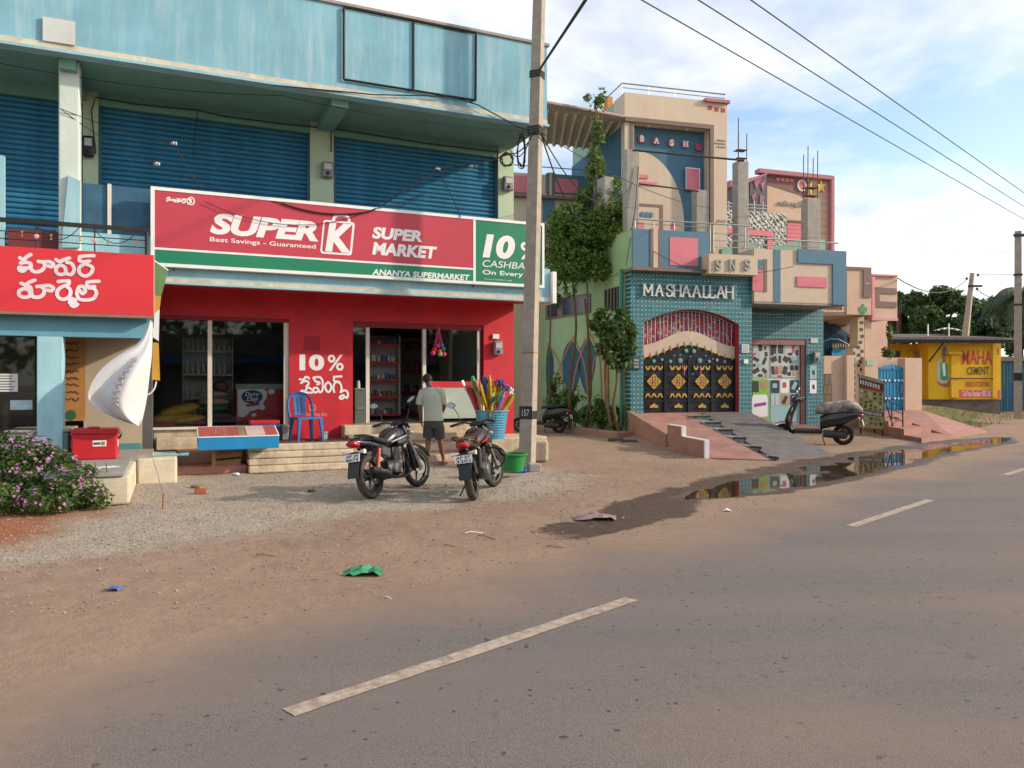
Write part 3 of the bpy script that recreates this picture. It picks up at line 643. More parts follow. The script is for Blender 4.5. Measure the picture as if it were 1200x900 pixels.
for i in range(9):
    za = S.Z(80, 402+i*8.2, -.83); pts = [S.XZ(76.5+j*2.2, 402+i*8.2+rr.uniform(-1.6, 1.6), -.834) for j in range(8)]
    mb.ribbon(pts, .022, -.8335)
mb.v = [(p[0]-xa, p[1]+.83, p[2]-zb) for p in mb.v]; link('handwriting', mesh('handwriting', mb, mat('brown_ink', (.12, .05, .03), .8, b=0)), pn)
mb = MB(); c = S.XZ(83, 486, -.834); mb.prism([(c[0]+.075*math.cos(R(t)), c[1]+.085*math.sin(R(t))) for t in range(0, 360, 20)], -.836, -.832); mb.v = [(p[0]-xa, p[1]+.83, p[2]-zb) for p in mb.v]
link('green_dot', mesh('green_dot', mb, mat('dark_green_print', (.02, .12, .05), .8, b=0)), pn)
# red sign of the annex
RS = Thing('annex_sign', 'plain red sign board with large white Telugu lettering', 'sign', S, at=(xA, ysn, zab))
RS.part('board', MB().box(XL, sx(180, ysn), ysn, ysn+.16, zab+.012, zat), mat('bright_red_board', (.66, .035, .045), .45, v=.05, s=1, b=.02))
RS.part('board_base', MB().box(XL, sx(180, ysn)+.005, ysn-.005, ysn+.17, zab-.03, zab+.01), mat('brown_wood_edge', (.25, .17, .12), .7))
RS.part('board_edge', MB().box(sx(180, ysn), sx(180, ysn)+.012, ysn+.003, ysn+.157, zab+.012, zat), PALER)
fa = lambda x, y: (x/6, 240+y/6)
S1 = [[(140,372),(165,385),(190,365),(215,350)],[(145,410),(185,405),(215,415),(212,440),(170,445),(135,440),(140,462),(165,465),(180,448)],[(212,438),(230,465),(262,472),(300,455),(315,425),(300,402)],[(270,398),(300,402),(345,400),(375,415),(365,435),(340,430)],
  [(395,385),(420,400),(450,385),(488,375)],[(395,440),(425,425),(455,440),(460,480),(420,490),(395,470),(395,440)],[(460,480),(500,490),(522,455),(505,415),(470,405)],[(560,365),(600,360),(660,358)],[(562,370),(560,395),(600,400),(630,395)],[(600,415),(560,440),(560,480),(600,502),(640,480),(650,440),(600,415)]]
S2 = [[(150,552),(180,562),(205,545),(245,530)],[(135,605),(170,590),(205,605),(210,640),(170,650),(135,635),(135,605)],[(180,575),(215,580),(225,640),(265,650),(300,635),(312,600),(290,575)],[(260,575),(300,572),(345,568),(375,585),(360,605),(335,600)],
  [(410,540),(450,535),(485,535)],[(485,540),(480,560),(430,580),(402,610),(410,650),(450,665),(490,640),(495,600),(470,575)],[(490,690),(520,665),(530,680),(500,700),(520,715),(545,700)],[(490,675),(510,660)],
  [(540,620),(555,580),(585,575),(600,605),(580,625),(565,605)],[(540,620),(555,660),(600,670),(655,660),(678,620),(660,590),(625,585)],[(612,545),(650,540),(695,538)],[(612,548),(615,575),(665,575)]]
RS.part('telugu_lettering', px_strokes(S, ysn-.003, S1, .05, fa), mat('pale_pink_lettering', (.78, .66, .69), .6, b=0)); RS.part('telugu_lettering', px_strokes(S, ysn-.003, S2, .05, fa), MATS['pale_pink_lettering'])
# balcony railing above it
RL = Thing('balcony_railing', 'thin dark iron railing with small ornaments above the red annex sign', 'railing', S, at=(xA, YA, 3.5))
yr = -2.05; zr = sz(174, 270, yr)
RL.part('top_rail', MB().box(XL, sx(174, yr), yr-.03, yr+.03, zr-.03, zr+.03), IRON)
for z in (zr-.16, zr-.27): RL.part('rail', MB().tube([(XL, yr, z), (sx(174, yr), yr, z)], .008, 6), IRON)
for u in (43, 111, 172): RL.part('baluster', MB().tube([(sx(u, yr), yr, 3.5), (sx(u, yr), yr, zr)], .012 if u < 170 else .03, 6), IRON)
for u0 in (44, 112): RL.part('scroll', MB().tube([(sx(u0+t*7, yr), yr-.012, zr-.07-.10*t+.015*t*t) for t in range(8)], .007, 6), IRON)
for u, v, m in ((43, 277, 'pink'), (111, 282, 'pink'), (26, 274, 'gold'), (60, 278, 'gold'), (94, 280, 'gold'), (126, 284, 'gold'), (159, 285, 'gold')):
    x, z = S.XZ(u, v, yr-.02); c = mat('pink_rosette', (.6, .35, .36), .6) if m == 'pink' else mat('rail_gold', (.4, .24, .08), .5)
    RL.part('rosette' if m == 'pink' else 'leaf_ornament', MB().lathe([(.001, -.02), (.035, -.012), (.03, .01), (.001, .012)], (x, yr-.02, z), 10, 'y') if m == 'pink' else MB().prism([(x-.02, z-.045), (x+.018, z-.03), (x-.004, z), (x+.02, z+.05), (x-.02, z+.035), (x+.002, z)], yr-.025, yr-.015), c)
# plinths in front of the annex
PLW = mat('cream_plinth', (.60, .53, .40), .88, v=.16, s=3, b=.3, bs=30)
x_p = S.L(*G(152, 591))[0]; y_p = S.L(*G(152, 591))[1]; zp = .42
PL = Thing('cream_plinth', 'cream plinth with thin grey stone slab carrying the red box', 'plinth', S, at=(x_p, y_p, 0))
PL.part('body', MB().box(x_p-.85, x_p, y_p, YA-.03, 0, zp-.05), PLW, bev=.03)
PL.part('slab', MB().box(x_p-.95, x_p-.06, y_p-.03, YA-.03, zp-.05, zp), mat('grey_slab', (.30, .30, .27), .7, v=.2, streak=-.2), bev=.006)
solo('concrete_block', MB().box(x_p+.003, -6.67, -2.0, -.83, -.02, .41), PLW, 'low cream block between the plinth and the pink recess steps', 'block', S, at=(x_p, -2.0, 0), bev=.035)
# ------------------------------------------------------------ cream and blue house with the tiled gate front
B = Frame(3.314, 21.46, 15)
def pb(F, u0, v0, u1, v1, y0, y1, mb=None):
    """box whose front face has its top left at (u0,v0) and bottom right at (u1,v1) in the photograph"""
    xa, za = F.XZ(u0, v0, y0); xb, zb = F.XZ(u1, v1, y0); return (mb or MB()).box(xa, xb, y0, y1, zb, za)
HC = mat('cream_house_paint', (.60, .48, .36), .85, v=.07, s=1.2, streak=-.05)
HB = mat('slate_blue_paint', (.10, .20, .28), .8, v=.1)
HBL = mat('deep_blue_paint', (.045, .13, .21), .8, v=.12)
HBR = mat('taupe_brown_paint', (.22, .15, .125), .8, v=.1)
HP = mat('pink_house_paint', (.66, .20, .24), .8, v=.1)
HG = mat('seafoam_paint', (.27, .42, .33), .85, v=.12)
HGW = mat('light_green_wall', (.34, .46, .27), .88, v=.13, s=1.4, streak=-.12)
STEEL = mat('steel_pipe', (.45, .44, .42), .35, m=.8, v=.1)
GREYL = mat('grey_letters', (.36, .34, .31), .6, v=.1)
PINKP = mat('pink_ramp_paint', (.36, .18, .145), .85, v=.24, streak=-.15, s=2, b=.2)
ORG = mat('orange_trim', (.50, .17, .09), .8, v=.1)
GOLD = mat('gold_paint', (.55, .33, .08), .4, m=.3, v=.15)
GATE = mat('black_gate_paint', (.012, .014, .018), .4, v=.3, b=.02)
REDD = mat('dark_red_print', (.40, .04, .06), .7, v=.15)
def tiles():
    M = bpy.data.materials.new('teal_facade_tile'); M.use_nodes = True; t = M.node_tree; P = t.nodes['Principled BSDF']; N = t.nodes.new; L = t.links.new
    tc = N('ShaderNodeTexCoord'); s = N('ShaderNodeSeparateXYZ'); L(tc.outputs['Object'], s.inputs[0]); c = N('ShaderNodeCombineXYZ'); L(s.outputs[0], c.inputs[0]); L(s.outputs[2], c.inputs[1])
    br = N('ShaderNodeTexBrick'); br.offset = .5; br.inputs['Scale'].default_value = 1; br.inputs['Brick Width'].default_value = .115; br.inputs['Row Height'].default_value = .062; br.inputs['Mortar Size'].default_value = .0045; br.inputs['Mortar Smooth'].default_value = .3
    br.inputs['Color1'].default_value = (.022, .135, .165, 1); br.inputs['Color2'].default_value = (.045, .20, .225, 1); br.inputs['Mortar'].default_value = (.012, .07, .085, 1); L(c.outputs[0], br.inputs[0])
    b2 = N('ShaderNodeTexBrick'); b2.offset = .5; b2.inputs['Scale'].default_value = 1; b2.inputs['Brick Width'].default_value = .115; b2.inputs['Row Height'].default_value = .124; b2.inputs['Mortar Size'].default_value = .03; b2.inputs['Mortar Smooth'].default_value = .1
    mp = N('ShaderNodeMapping'); mp.inputs['Location'].default_value = (.0575, .031, 0); L(c.outputs[0], mp.inputs[0]); L(mp.outputs[0], b2.inputs[0])
    b2.inputs['Color1'].default_value = b2.inputs['Color2'].default_value = (1, 1, 1, 1); b2.inputs['Mortar'].default_value = (0, 0, 0, 1)
    b3 = N('ShaderNodeTexWave'); b3.wave_type = 'BANDS'; b3.bands_direction = 'Y'; b3.inputs['Scale'].default_value = .314/.124; L(mp.outputs[0], b3.inputs[0])
    th = N('ShaderNodeMath'); th.operation = 'GREATER_THAN'; th.inputs[1].default_value = .88; L(b3.outputs[1], th.inputs[0])
    w = N('ShaderNodeTexWave'); w.wave_type = 'BANDS'; w.bands_direction = 'X'; w.inputs['Scale'].default_value = .314/.115; L(mp.outputs[0], w.inputs[0])
    tw = N('ShaderNodeMath'); tw.operation = 'GREATER_THAN'; tw.inputs[1].default_value = .55; L(w.outputs[1], tw.inputs[0])
    mm = N('ShaderNodeMath'); mm.operation = 'MULTIPLY'; L(th.outputs[0], mm.inputs[0]); L(tw.outputs[0], mm.inputs[1])
    mx = N('ShaderNodeMix'); mx.data_type = 'RGBA'; L(mm.outputs[0], mx.inputs[0]); L(br.outputs[0], mx.inputs[6]); mx.inputs[7].default_value = (.27, .42, .43, 1)
    L(mx.outputs[2], P.inputs['Base Color']); P.inputs['Roughness'].default_value = .42
    bu = N('ShaderNodeBump'); bu.inputs['Strength'].default_value = .4; bu.inputs['Distance'].default_value = .01; L(br.outputs['Fac'], bu.inputs['Height']); bu.invert = True; L(bu.outputs[0], P.inputs['Normal'])
    MATS['teal_facade_tile'] = M; return M
TILE = tiles()
K = Thing('gate_house', 'cream and slate blue two storey house with teal tiled gate front', 'house', B)
xg = B.X(881, 0); zt = B.Z(740, 318, 0); th_ = .74
xo0, xo1 = B.X(754, 0), B.X(866, 0); zsp = B.Z(754, 378, 0); zpk = B.Z(810, 362.5, 0)
def arch(x0, x1, z0, z1, n=16, k=2.0): return [(x0+(x1-x0)*i/n, z0+(z1-z0)*(1-abs(2*i/n-1)**k)) for i in range(n+1)]
K.part('tiled_front', MB().prism([(0, 0), (0, zt), (xg, zt), (xg, 0), (xo1, 0), (xo1, zsp)]+arch(xo0, xo1, zsp, zpk)[::-1][1:-1]+[(xo0, zsp), (xo0, 0)], 0, .35), TILE)
K.part('arch_reveal', MB().loft([[(x, y, z) for x, z in [(xo1-.002, th_)]+[(a, b-.003) for a, b in arch(xo0+.002, xo1-.002, zsp, zpk)[::-1]]+[(xo0+.002, th_)]] for y in (.003, .347)], closed=False), REDD)
K.part('threshold', MB().box(xo0+.004, xo1-.004, .0, .9, 0, th_-.01), PINKP)
K.part('porch_back_wall', MB().box(xo0-.3, xo1+.3, 1.6, 1.7, 0, zt), mat('porch_dark_wall', (.10, .07, .06), .8))
K.part('ledge', MB().box(-.06, xg+.02, -.30, .35, zt, zt+.09), HBR)
# side wall (runs back from the front corner, slightly out of square)
B3 = Frame(3.314, 21.46, 22)
def toB(mb): mb.v = [(*B.L(*B3.P(x, y)[:2]), z) for x, y, z in mb.v]; return mb
zr_ = B.Z(745, 268, 0); yS = 11
K.part('side_wall', toB(MB().box(0, .2, .352, yS, 0, zr_-.05).box(.0, .2, .0, .352, zt+.09, zr_-.05)), HGW)
def side(F, xs, strokes, w):
    mb = MB()
    for i, st in enumerate(strokes): mb.ribbon([F.YZ(u, v, xs) for u, v in st], w, xs-.0008*i, dy=-.00006)
    return toB(mb.xf(lambda a, b, c: (b, a, c)))
def slab(F, xs, pts, d):   # polygon on a side plane, standing out by d
    return toB(MB().prism([F.YZ(u, v, xs) for u, v in pts], xs-d, xs).xf(lambda a, b, c: (b, a, c)))
K.part('trim_pipe', toB(MB().tube([(-.03, B3.YZ(724, 320, -.03)[0], B3.YZ(724, 320, -.03)[1]), (-.03, 9.5, B3.YZ(724, 320, -.03)[1])], .03, 6)), HGW)
sw = K.part('slit_window', slab(B3, -.005, [(640, 350), (692.5, 344), (692.5, 366.5), (640, 375)], .03), mat('window_frame_brown', (.2, .13, .1), .7), label='long barred slit window in the green side wall')
for ua, ub_ in ((642, 653), (659, 674), (678, 691)):
    K.part('louvre_pane', slab(B3, -.037, [(ua, 352-(ua-640)*.1), (ub_, 352-(ub_-640)*.1), (ub_, 372.5-(ub_-640)*.16), (ua, 372.5-(ua-640)*.16)], .006), mat('dark_blue_glass', (.012, .03, .07), .15, v=.3), sw)
gw = K.part('grille_window', slab(B3, -.005, [(708, 340), (725, 335.5), (725, 363), (708, 366.5)], .02), mat('window_dark', (.02, .02, .025), .3))
for i in range(5):
    a, b = B3.YZ(709+i*3.7, 339.7-i*.9, -.04), B3.YZ(709+i*3.7, 366-i*.7, -.04); K.part('bar', toB(MB().tube([(-.045, a[0], a[1]), (-.045, b[0], b[1])], .018, 6)), MATS['window_frame_brown'], gw)
for pts in ([(669, 398), (659, 425), (668, 468), (681, 428)], [(689, 394), (677.5, 424), (687, 462), (698, 424)], [(643, 404), (640, 430), (642, 470), (649, 430)]):
    P_ = [B3.YZ(u, v, -.004) for u, v in pts]
    top, lf, bt, rt = P_; lens = []
    for p0, p1, p2 in ((top, lf, bt), (bt, rt, top)):
        for k in range(8):
            t = k/8; q1 = (2*p1[0]-.5*(p0[0]+p2[0]), 2*p1[1]-.5*(p0[1]+p2[1])); lens.append(((1-t)**2*p0[0]+2*t*(1-t)*q1[0]+t*t*p2[0], (1-t)**2*p0[1]+2*t*(1-t)*q1[1]+t*t*p2[1]))
    K.part('pointed_panel', toB(MB().prism(lens, -.012, -.003).xf(lambda a, b, c: (b, a, c))), mat('petrol_blue_panel', (.02, .09, .14), .7))
trims = [[(641, 402), (655, 425), (663, 465), (667, 495)], [(672, 394), (656, 430), (645, 470), (641, 500)], [(672, 394), (684, 425), (689, 465), (691, 490)], [(691, 390), (677, 425), (668, 470), (665, 497)], [(691, 390), (702, 418), (705, 470)], [(712, 390), (697, 420), (690, 470), (687, 492)]]
for st in trims: K.part('arch_trim', side(B3, -.016, [st], .07), ORG)
K.part('trim_post', slab(B3, -.02, [(709, 392), (713, 391), (713, 470), (709.5, 472)], .03), ORG)
dp = B3.YZ(728, 400, -.08)[0]; K.part('down_pipe', toB(MB().tube([(-.08, dp, .35), (-.08, dp, B.Z(728, 313, 0))], .05, 8)), mat('teal_pipe', (.06, .22, .18), .6))
# roof level: parapet, ledge block with initials, right balcony
K.part('terrace_floor', MB().box(.2, B.X(990, -.1), .2, 11, zt-.15, zt+.05), CONC)
yq = -.02; zl_ = zt+.09
PR = K.part('terrace_parapet', MB().box(.06, B.X(831, yq), yq, yq+.2, zl_, zr_), HB)
for ua, ub_, m in ((762, 765.3, HBR), (765.3, 770.5, HC), (770.5, 774, HBR)): K.part('stripe', MB().box(B.X(ua, yq), B.X(ub_, yq), yq-.02, yq-.002, zl_+.002, zr_+.02), m, PR)
K.part('pink_panel', pb(B, 785, 277.5, 818, 312, yq-.012, yq-.002), HP, PR)
IB = K.part('initial_block', pb(B, 831, 297, 888, 322.5, -.45, .2), HC)
for ch, u in (('S', 841.5), ('N', 857.8), ('S', 875.3)):
    xa, za = B.XZ(u-3.6, 303.6, -.45); xb, zb = B.XZ(u+3.6, 317.4, -.45); K.part('initial_letter', text_fit(ch, xa, xb, zb, za, -.45, .03, 0, .05), GREYL, IB)
yb = -.12; zbt = B.Z(881, 291, yb); zbb = B.Z(881, 353, yb); xb0, xb1 = B.X(881, yb), B.X(990, yb)
BL_ = K.part('right_balcony', MB().box(xg+.004, xb1, yb, 1.1, zbb, zbt), HC)
K.part('blue_band', MB().box(B.X(906.5, yb), B.X(914.5, yb), yb-.012, yb-.002, zbb+.002, zbt-.002), HB, BL_)
p_ = [B.XZ(u, v, yb) for u, v in ((934, 295.5), (990, 298), (990, 357), (975, 356.4), (975, 310), (934, 307))]
zA = zbt+.05; K.part('blue_frame', MB().prism([(p_[0][0], zA), (xb1+.02, zA), (xb1+.02, zbb-.03), (p_[3][0], zbb-.03), (p_[4][0], p_[4][1]), (p_[5][0], p_[4][1])], yb-.05, yb-.002), HB, BL_)
K.part('pink_panel', pb(B, 934, 323.5, 969, 337, yb-.03, yb-.002), HP, BL_)
K.part('pink_panel', pb(B, 882, 316, 894.5, 341, yb-.02, yb-.002), HP, BL_); K.part('brown_strip', pb(B, 895, 303.5, 899, 342, yb-.02, yb-.002), HBR, BL_)
for i in range(2): K.part('blue_pane', pb(B, 888.5, 304+i*6, 894.7, 309.5+i*6, yb-.02, yb-.002), HB, BL_)
K.part('balcony_underside', MB().box(xg+.006, xb1-.02, yb+.01, 1.1, zbb-.06, zbb-.002), CONC)
K.part('green_slope', MB().prism([B.XZ(u, v, 2.2) for u, v in ((846, 300), (846, 291.5), (872, 284), (888, 284), (888, 300))], 2.2, 2.4), HG); K.part('green_slope', MB().prism([B.XZ(u, v, 2.2) for u, v in ((898, 302), (905, 290), (940, 280.5), (967, 280.5), (967, 302))], 2.2, 2.4), HG)
# recessed phone shop bay
yt = 1.1; xr_ = B.X(965, yt); xo2, xo3 = B.X(876, yt), B.X(945, yt); zo = B.Z(910, 397.5, yt); zpl = B.Z(910, 498, yt)
K.part('tiled_bay', MB().prism([(xo3, 0), (xo3, zo), (xg-.3, zo), (xg-.3, zbb-.06), (xr_, zbb-.06), (xr_, 0)], yt, yt+.3), TILE)
K.part('bay_side_wall', MB().box(xr_-.25, xr_, yt+.3, 11, 0, zbt), HC)
K.part('bay_plinth', MB().box(xg-.3, xo3, yt-.12, yt+.3, 0, zpl), PINKP); K.part('plinth_ledge', MB().box(B.X(893, yt-.5), B.X(902, yt-.5), yt-.5, yt-.12, 0, zpl-.28), PINKP, bev=.01); K.part('pillar_base', MB().box(xo3+.002, xr_+.03, yt-.04, yt-.002, 0, zpl-.03), PINKP)
K.part('shutter_box', MB().box(xg-.1, xo3-.002, yt+.02, yt+.28, zo-.17, zo-.002), mat('rose_shutter_box', (.30, .15, .13), .7))
K.part('shop_frame', MB().box(B.X(939, yt+.05), xo3-.002, yt+.05, yt+.2, zpl, zo-.17), MATS['rose_shutter_box'])
def pan(u0, v0, u1, v1, c, name='poster_panel'): return K.part(name, pb(B, u0, v0, u1, v1, yt+.1, yt+.13), c)
WP = mat('pale_grey_poster', (.52, .52, .52), .5, v=.06, b=0); BK = mat('poster_black', (.035, .04, .04), .5, v=.6, s=14, b=0); GP = mat('lime_poster', (.22, .48, .05), .5, v=.2, b=0); CY = mat('cyan_poster', (.30, .48, .50), .5, v=.1, b=0); RED_ = mat('poster_red', (.5, .08, .1), .5, b=0); PUR = mat('poster_purple', (.30, .05, .30), .5, b=0); TAN = mat('poster_tan', (.5, .30, .12), .5, b=0)
K.part('panel_backing', MB().box(xg-.05, B.X(939, yt+.05), yt+.135, yt+.2, zpl, zo-.17), WHTB)
p1 = pan(882, 403.5, 900.5, 442.5, WP); p2 = pan(903, 403.5, 936.8, 442.5, WP); p3 = pan(882, 444.5, 900.5, 496.5, GP); p4 = pan(903, 445, 936.8, 494.5, CY)
def chips(par, cells, y=yt+.094):
    for i, (u, v, w, h, m, a) in enumerate(cells):
        cx, cz = B.XZ(u, v, y); sw_, sh_ = w/900*29/2, h/900*26/2; ca_, sa_ = math.cos(R(a)), math.sin(R(a))
        K.part('printed_gadget', MB().prism([(cx+ca_*dx*sw_-sa_*dz*sh_, cz+sa_*dx*sw_+ca_*dz*sh_) for dx, dz in ((-1,-.8),(-.8,-1),(.8,-1),(1,-.8),(1,.8),(.8,1),(-.8,1),(-1,.8))], y, y+.004), m, par)
chips(p1, [(886, 408, 6, 6, WP, 0), (891, 407, 4.5, 8, BK, 8), (897, 408, 2, 4, BK, 0), (886, 421, 7, 3.6, BK, -25), (896, 423, 3, 8.5, BK, -25), (886, 434.5, 7.5, 5, BK, 25), (896, 434.5, 6, 4, BK, -40)])
chips(p2, [(906.5, 409, 6, 10, BK, 0), (915, 409, 6, 10, BK, 0), (923, 409, 6, 10, WP, 0), (930, 409, 3, 9, RED_, 0), (907, 421, 6.5, 6, BK, 20), (914, 421, 3, 8, BK, 0), (921, 421, 6, 6, BK, -30), (932, 421, 6, 7, CY, 0), (906, 434, 3.6, 9, BK, 5), (910.5, 434, 3, 9, RED_, 0), (920, 434, 5, 9, BK, -15), (928, 431, 4, 5, BK, 0), (933.5, 431, 4, 5, BK, 0), (932, 438, 6, 4.5, TAN, 0)])
chips(p1, [(884, 415, 4, 3, RED_, 20), (891, 416, 3, 5, WP, 0), (898, 415, 3, 5, BK, 10), (890, 428, 4, 4, CY, 0), (884, 428, 3, 3, BK, 0), (891, 440, 5, 3, BK, 0), (898, 440, 3, 3, TAN, 0)])
chips(p2, [(905, 415, 3, 3, BK, 0), (911, 415, 3, 3, CY, 0), (926, 415, 5, 3, BK, 0), (934, 413, 3, 6, BK, 0), (926, 422, 3, 7, BK, 20), (915, 433, 3, 9, TAN, -8), (925, 438, 4, 4, BK, 0), (906, 441, 5, 2.5, CY, 0), (914, 441, 5, 2.5, RED_, 0)])
chips(p3, [(885.5, 453, 7, 12, BK, 0), (895, 451, 5, 7, HP, 0), (890.5, 476, 17, 25, WHT, 0)])
chips(p3, [(891, 474, 13, 3.5, PUR, 8), (890, 491, 16, 4, TAN, 5)], yt+.088)
chips(p4, [(908.5, 453, 9, 14, BK, 0), (919.5, 453, 9.5, 14, WHT, 0), (931, 453, 9.5, 14, BK, 0), (905.5, 469, 3.6, 11, WP, 0), (910.5, 469, 3.6, 11, WP, 0), (920, 468.5, 8.5, 12, TAN, 0), (931, 468.5, 9.5, 12, BK, 0)])
chips(p4, [(919.5, 451, 4, 6, RED_, 0), (920, 468.5, 3.5, 9, BK, -28), (931, 452, 4, 9, CY, -30), (908, 452, 5, 5, CY, 0), (931, 468.5, 3, 8, WP, 20)], yt+.088)
for u, v0, v1, m in ((953, 428.5, 444.5, CY), (953, 445.5, 461, WHT)): pp = K.part('poster', pb(B, u-4, v0, u+4, v1, yt-.012, yt-.002), m); chips(pp, [(u+.5, (v0+v1)/2, 2.4, 5, BK, 10)], yt-.018)
K.part('number_plate', pb(B, 950, 396, 958.5, 402, yt-.02, yt-.002), WP)
K.part('lamp_tube', pb(B, 881, 367.5, 918, 369, .95, .99), STEEL)
# front plaques, letters
pq = K.part('plaque', pb(B, 741.5, 419, 750.5, 433, -.03, -.002), mat('dark_plaque', (.05, .07, .08), .4)); 
for v0, v1 in ((420.5, 423.5), (425, 427), (428.5, 431)): K.part('plaque_text', pb(B, 743, v0, 749, v1, -.034, -.0305), GREYL, pq)
pq = K.part('plaque', pb(B, 869.5, 403.5, 878, 413.5, -.03, -.002), PAPER)
for i in range(3): K.part('plaque_text', pb(B, 870.7, 405+i*2.7, 876.8, 406.3+i*2.7, -.034, -.0305), GREYL, pq)
K.part('bell_switch', pb(B, 872, 421, 877, 426, -.04, -.002), WHT)
# slab-serif capitals drawn as strokes
GLY = {'M': [[(0,0),(0,1)],[(0,1),(.5,.25)],[(.5,.25),(1,1)],[(1,1),(1,0)]], 'A': [[(0,0),(.5,1)],[(.5,1),(1,0)],[(.22,.36),(.78,.36)]], 'H': [[(0,0),(0,1)],[(1,0),(1,1)],[(0,.5),(1,.5)]], 'L': [[(0,1),(0,0)],[(0,0),(.9,0)],[(.9,0),(.9,.25)]], 'B': [[(.1,0),(.1,1)]], 'N': []}
def serif(ch, x0, x1, z0, z1, y, d, w):
    f = lambda p: (x0+p[0]*(x1-x0), z0+p[1]*(z1-z0)); mb = MB(); k = 0
    if ch == 'S': segs = [[(.95,.72),(.9,.95),(.5,1),(.12,.88),(.12,.62),(.5,.5),(.9,.4),(.92,.12),(.5,0),(.1,.06),(.05,.3)]]
    elif ch == 'B': segs = [[(.12,0),(.12,1)],[(.0,1),(.6,.98),(.85,.76),(.55,.53),(.12,.52)],[(.55,.52),(.95,.3),(.65,.02),(0,0)]]
    else: segs = GLY[ch]
    for s_ in segs:
        P_ = smooth([f(p) for p in s_], 3); n = len(P_); L_, R_ = [], []
        for i in range(n):
            a, b = P_[max(i-1,0)], P_[min(i+1,n-1)]; dx, dz = b[0]-a[0], b[1]-a[1]; l = math.hypot(dx, dz) or 1
            ww = w*(.6 if abs(dz) < abs(dx)*.4 and ch in 'AH' else 1)
            L_.append((P_[i][0]-dz/l*ww/2, P_[i][1]+dx/l*ww/2)); R_.append((P_[i][0]+dz/l*ww/2, P_[i][1]-dx/l*ww/2))
        for yy in (0,):
            k += 1; o_ = k*.0011
            mb.loft([[(L_[i][0], y-d-o_, L_[i][1]), (R_[i][0], y-d-o_, R_[i][1]), (R_[i][0], y, R_[i][1]), (L_[i][0], y, L_[i][1])] for i in range(n)])
    if ch in 'MAHL':
        ft = {'M': [(0,0),(1,0),(0,1),(1,1)], 'A': [(0,0),(1,0)], 'H': [(0,0),(1,0),(0,1),(1,1)], 'L': [(0,0),(0,1)]}[ch]
        for i, p in enumerate(ft):
            q = f(p); sz_ = w*.95; mb.box(q[0]-sz_, q[0]+sz_, y-d-.008-i*.0007, y, q[1]-w*.22, q[1]+w*.22)
    return mb
us = [758.5, 771.5, 783.5, 792.5, 803, 815, 826.5, 834, 843.5, 853.5]; hw = [4.6, 4, 3.4, 4, 4.2, 4.2, 3.2, 3.2, 4.2, 4]
for ch, u, h_ in zip('MASHAALLAH', us, hw):
    xa, za = B.XZ(u-h_, 333.2+(u-758)*.026, 0); xb, zb = B.XZ(u+h_, 346.6+(u-758)*.034, 0); K.part('letter', serif(ch, xa, xb, zb, za, -.02, .05, .048), mat('silver_letters', (.62, .60, .56), .5, v=.1))
# grille, patterned screen, wavy panel and the gate
yg = .2
def bell(x0, x1, zlo, zhi, n=24): return [(x0+(x1-x0)*i/n, zlo+(zhi-zlo)*(.5-.5*math.cos(2*math.pi*i/n))) for i in range(n+1)]
def flowers():
    M = bpy.data.materials.new('floral_screen'); M.use_nodes = True; t = M.node_tree; P = t.nodes['Principled BSDF']; N = t.nodes.new; L = t.links.new
    tc = N('ShaderNodeTexCoord'); v = N('ShaderNodeTexVoronoi'); v.inputs['Scale'].default_value = 17; L(tc.outputs['Object'], v.inputs[0])
    s = N('ShaderNodeSeparateColor'); L(v.outputs['Color'], s.inputs[0]); r = N('ShaderNodeValToRGB'); r.color_ramp.interpolation = 'CONSTANT'; e = r.color_ramp.elements
    e[0].color = (.42, .03, .05, 1); e[1].position = .55; e[1].color = (.10, .13, .28, 1)
    for p, c in ((.3, (.5, .07, .09, 1)), (.68, (.5, .4, .3, 1)), (.8, (.3, .02, .04, 1)), (.92, (.55, .45, .38, 1))): q = e.new(p); q.color = c
    L(s.outputs[0], r.inputs[0]); L(r.outputs[0], P.inputs['Base Color']); P.inputs['Roughness'].default_value = .7; MATS['floral_screen'] = M; return M
xa_, xb_ = xo0+.02, xo1-.02
wl, wh = B.Z(754, 404.5, yg), B.Z(810, 388, yg); bl, bh = B.Z(754, 419, yg), B.Z(810, 404.5, yg)
FS = K.part('floral_screen', MB().prism(bell(xa_, xb_, wl-.1, wh-.1)+arch(xa_, xb_, zsp, zpk-.01)[::-1], yg+.10, yg+.12), flowers())
ar = arch(xa_, xb_, zsp, zpk, 100); be = bell(xa_, xb_, wl, wh, 100)
for i in range(23):
    k = 3+int(i*94/22); K.part('grille_bar', MB().tube([(be[k][0], yg+.03, be[k][1]-.02), (ar[k][0], yg+.03, ar[k][1])], .014, 6), STEEL)
K.part('arch_rail', MB().tube([(a, yg+.03, b-.02) for a, b in arch(xa_, xb_, zsp, zpk)], .025, 6), STEEL); K.part('arch_rail', MB().tube([(a, yg+.03, b-.12) for a, b in arch(xa_, xb_, zsp, zpk)], .012, 6), STEEL)
for i in range(4):
    t0, t1 = i/4, (i+1)/4; cut = lambda c: [p for j, p in enumerate(c) if t0*24 <= j <= t1*24]
    K.part('wavy_panel', MB().prism([(a+(.006 if j == 0 else 0), b) for j, (a, b) in enumerate(cut(bell(xa_, xb_, bl, bh)))]+cut(bell(xa_, xb_, wl, wh))[::-1], yg, yg+.05), HC)
GT = K.part('gate', MB().prism([(xa_, th_), (xb_, th_)]+bell(xa_, xb_, bl, bh)[::-1], yg+.01, yg+.05), GATE, label='black four panel metal gate with gold ornaments')
for i in range(5): x = xa_+(xb_-xa_)*i/4; K.part('gate_stile', MB().box(max(x-.035, xa_), min(x+.035, xb_), yg-.025, yg+.008, th_, bl-.03), GATE, GT)
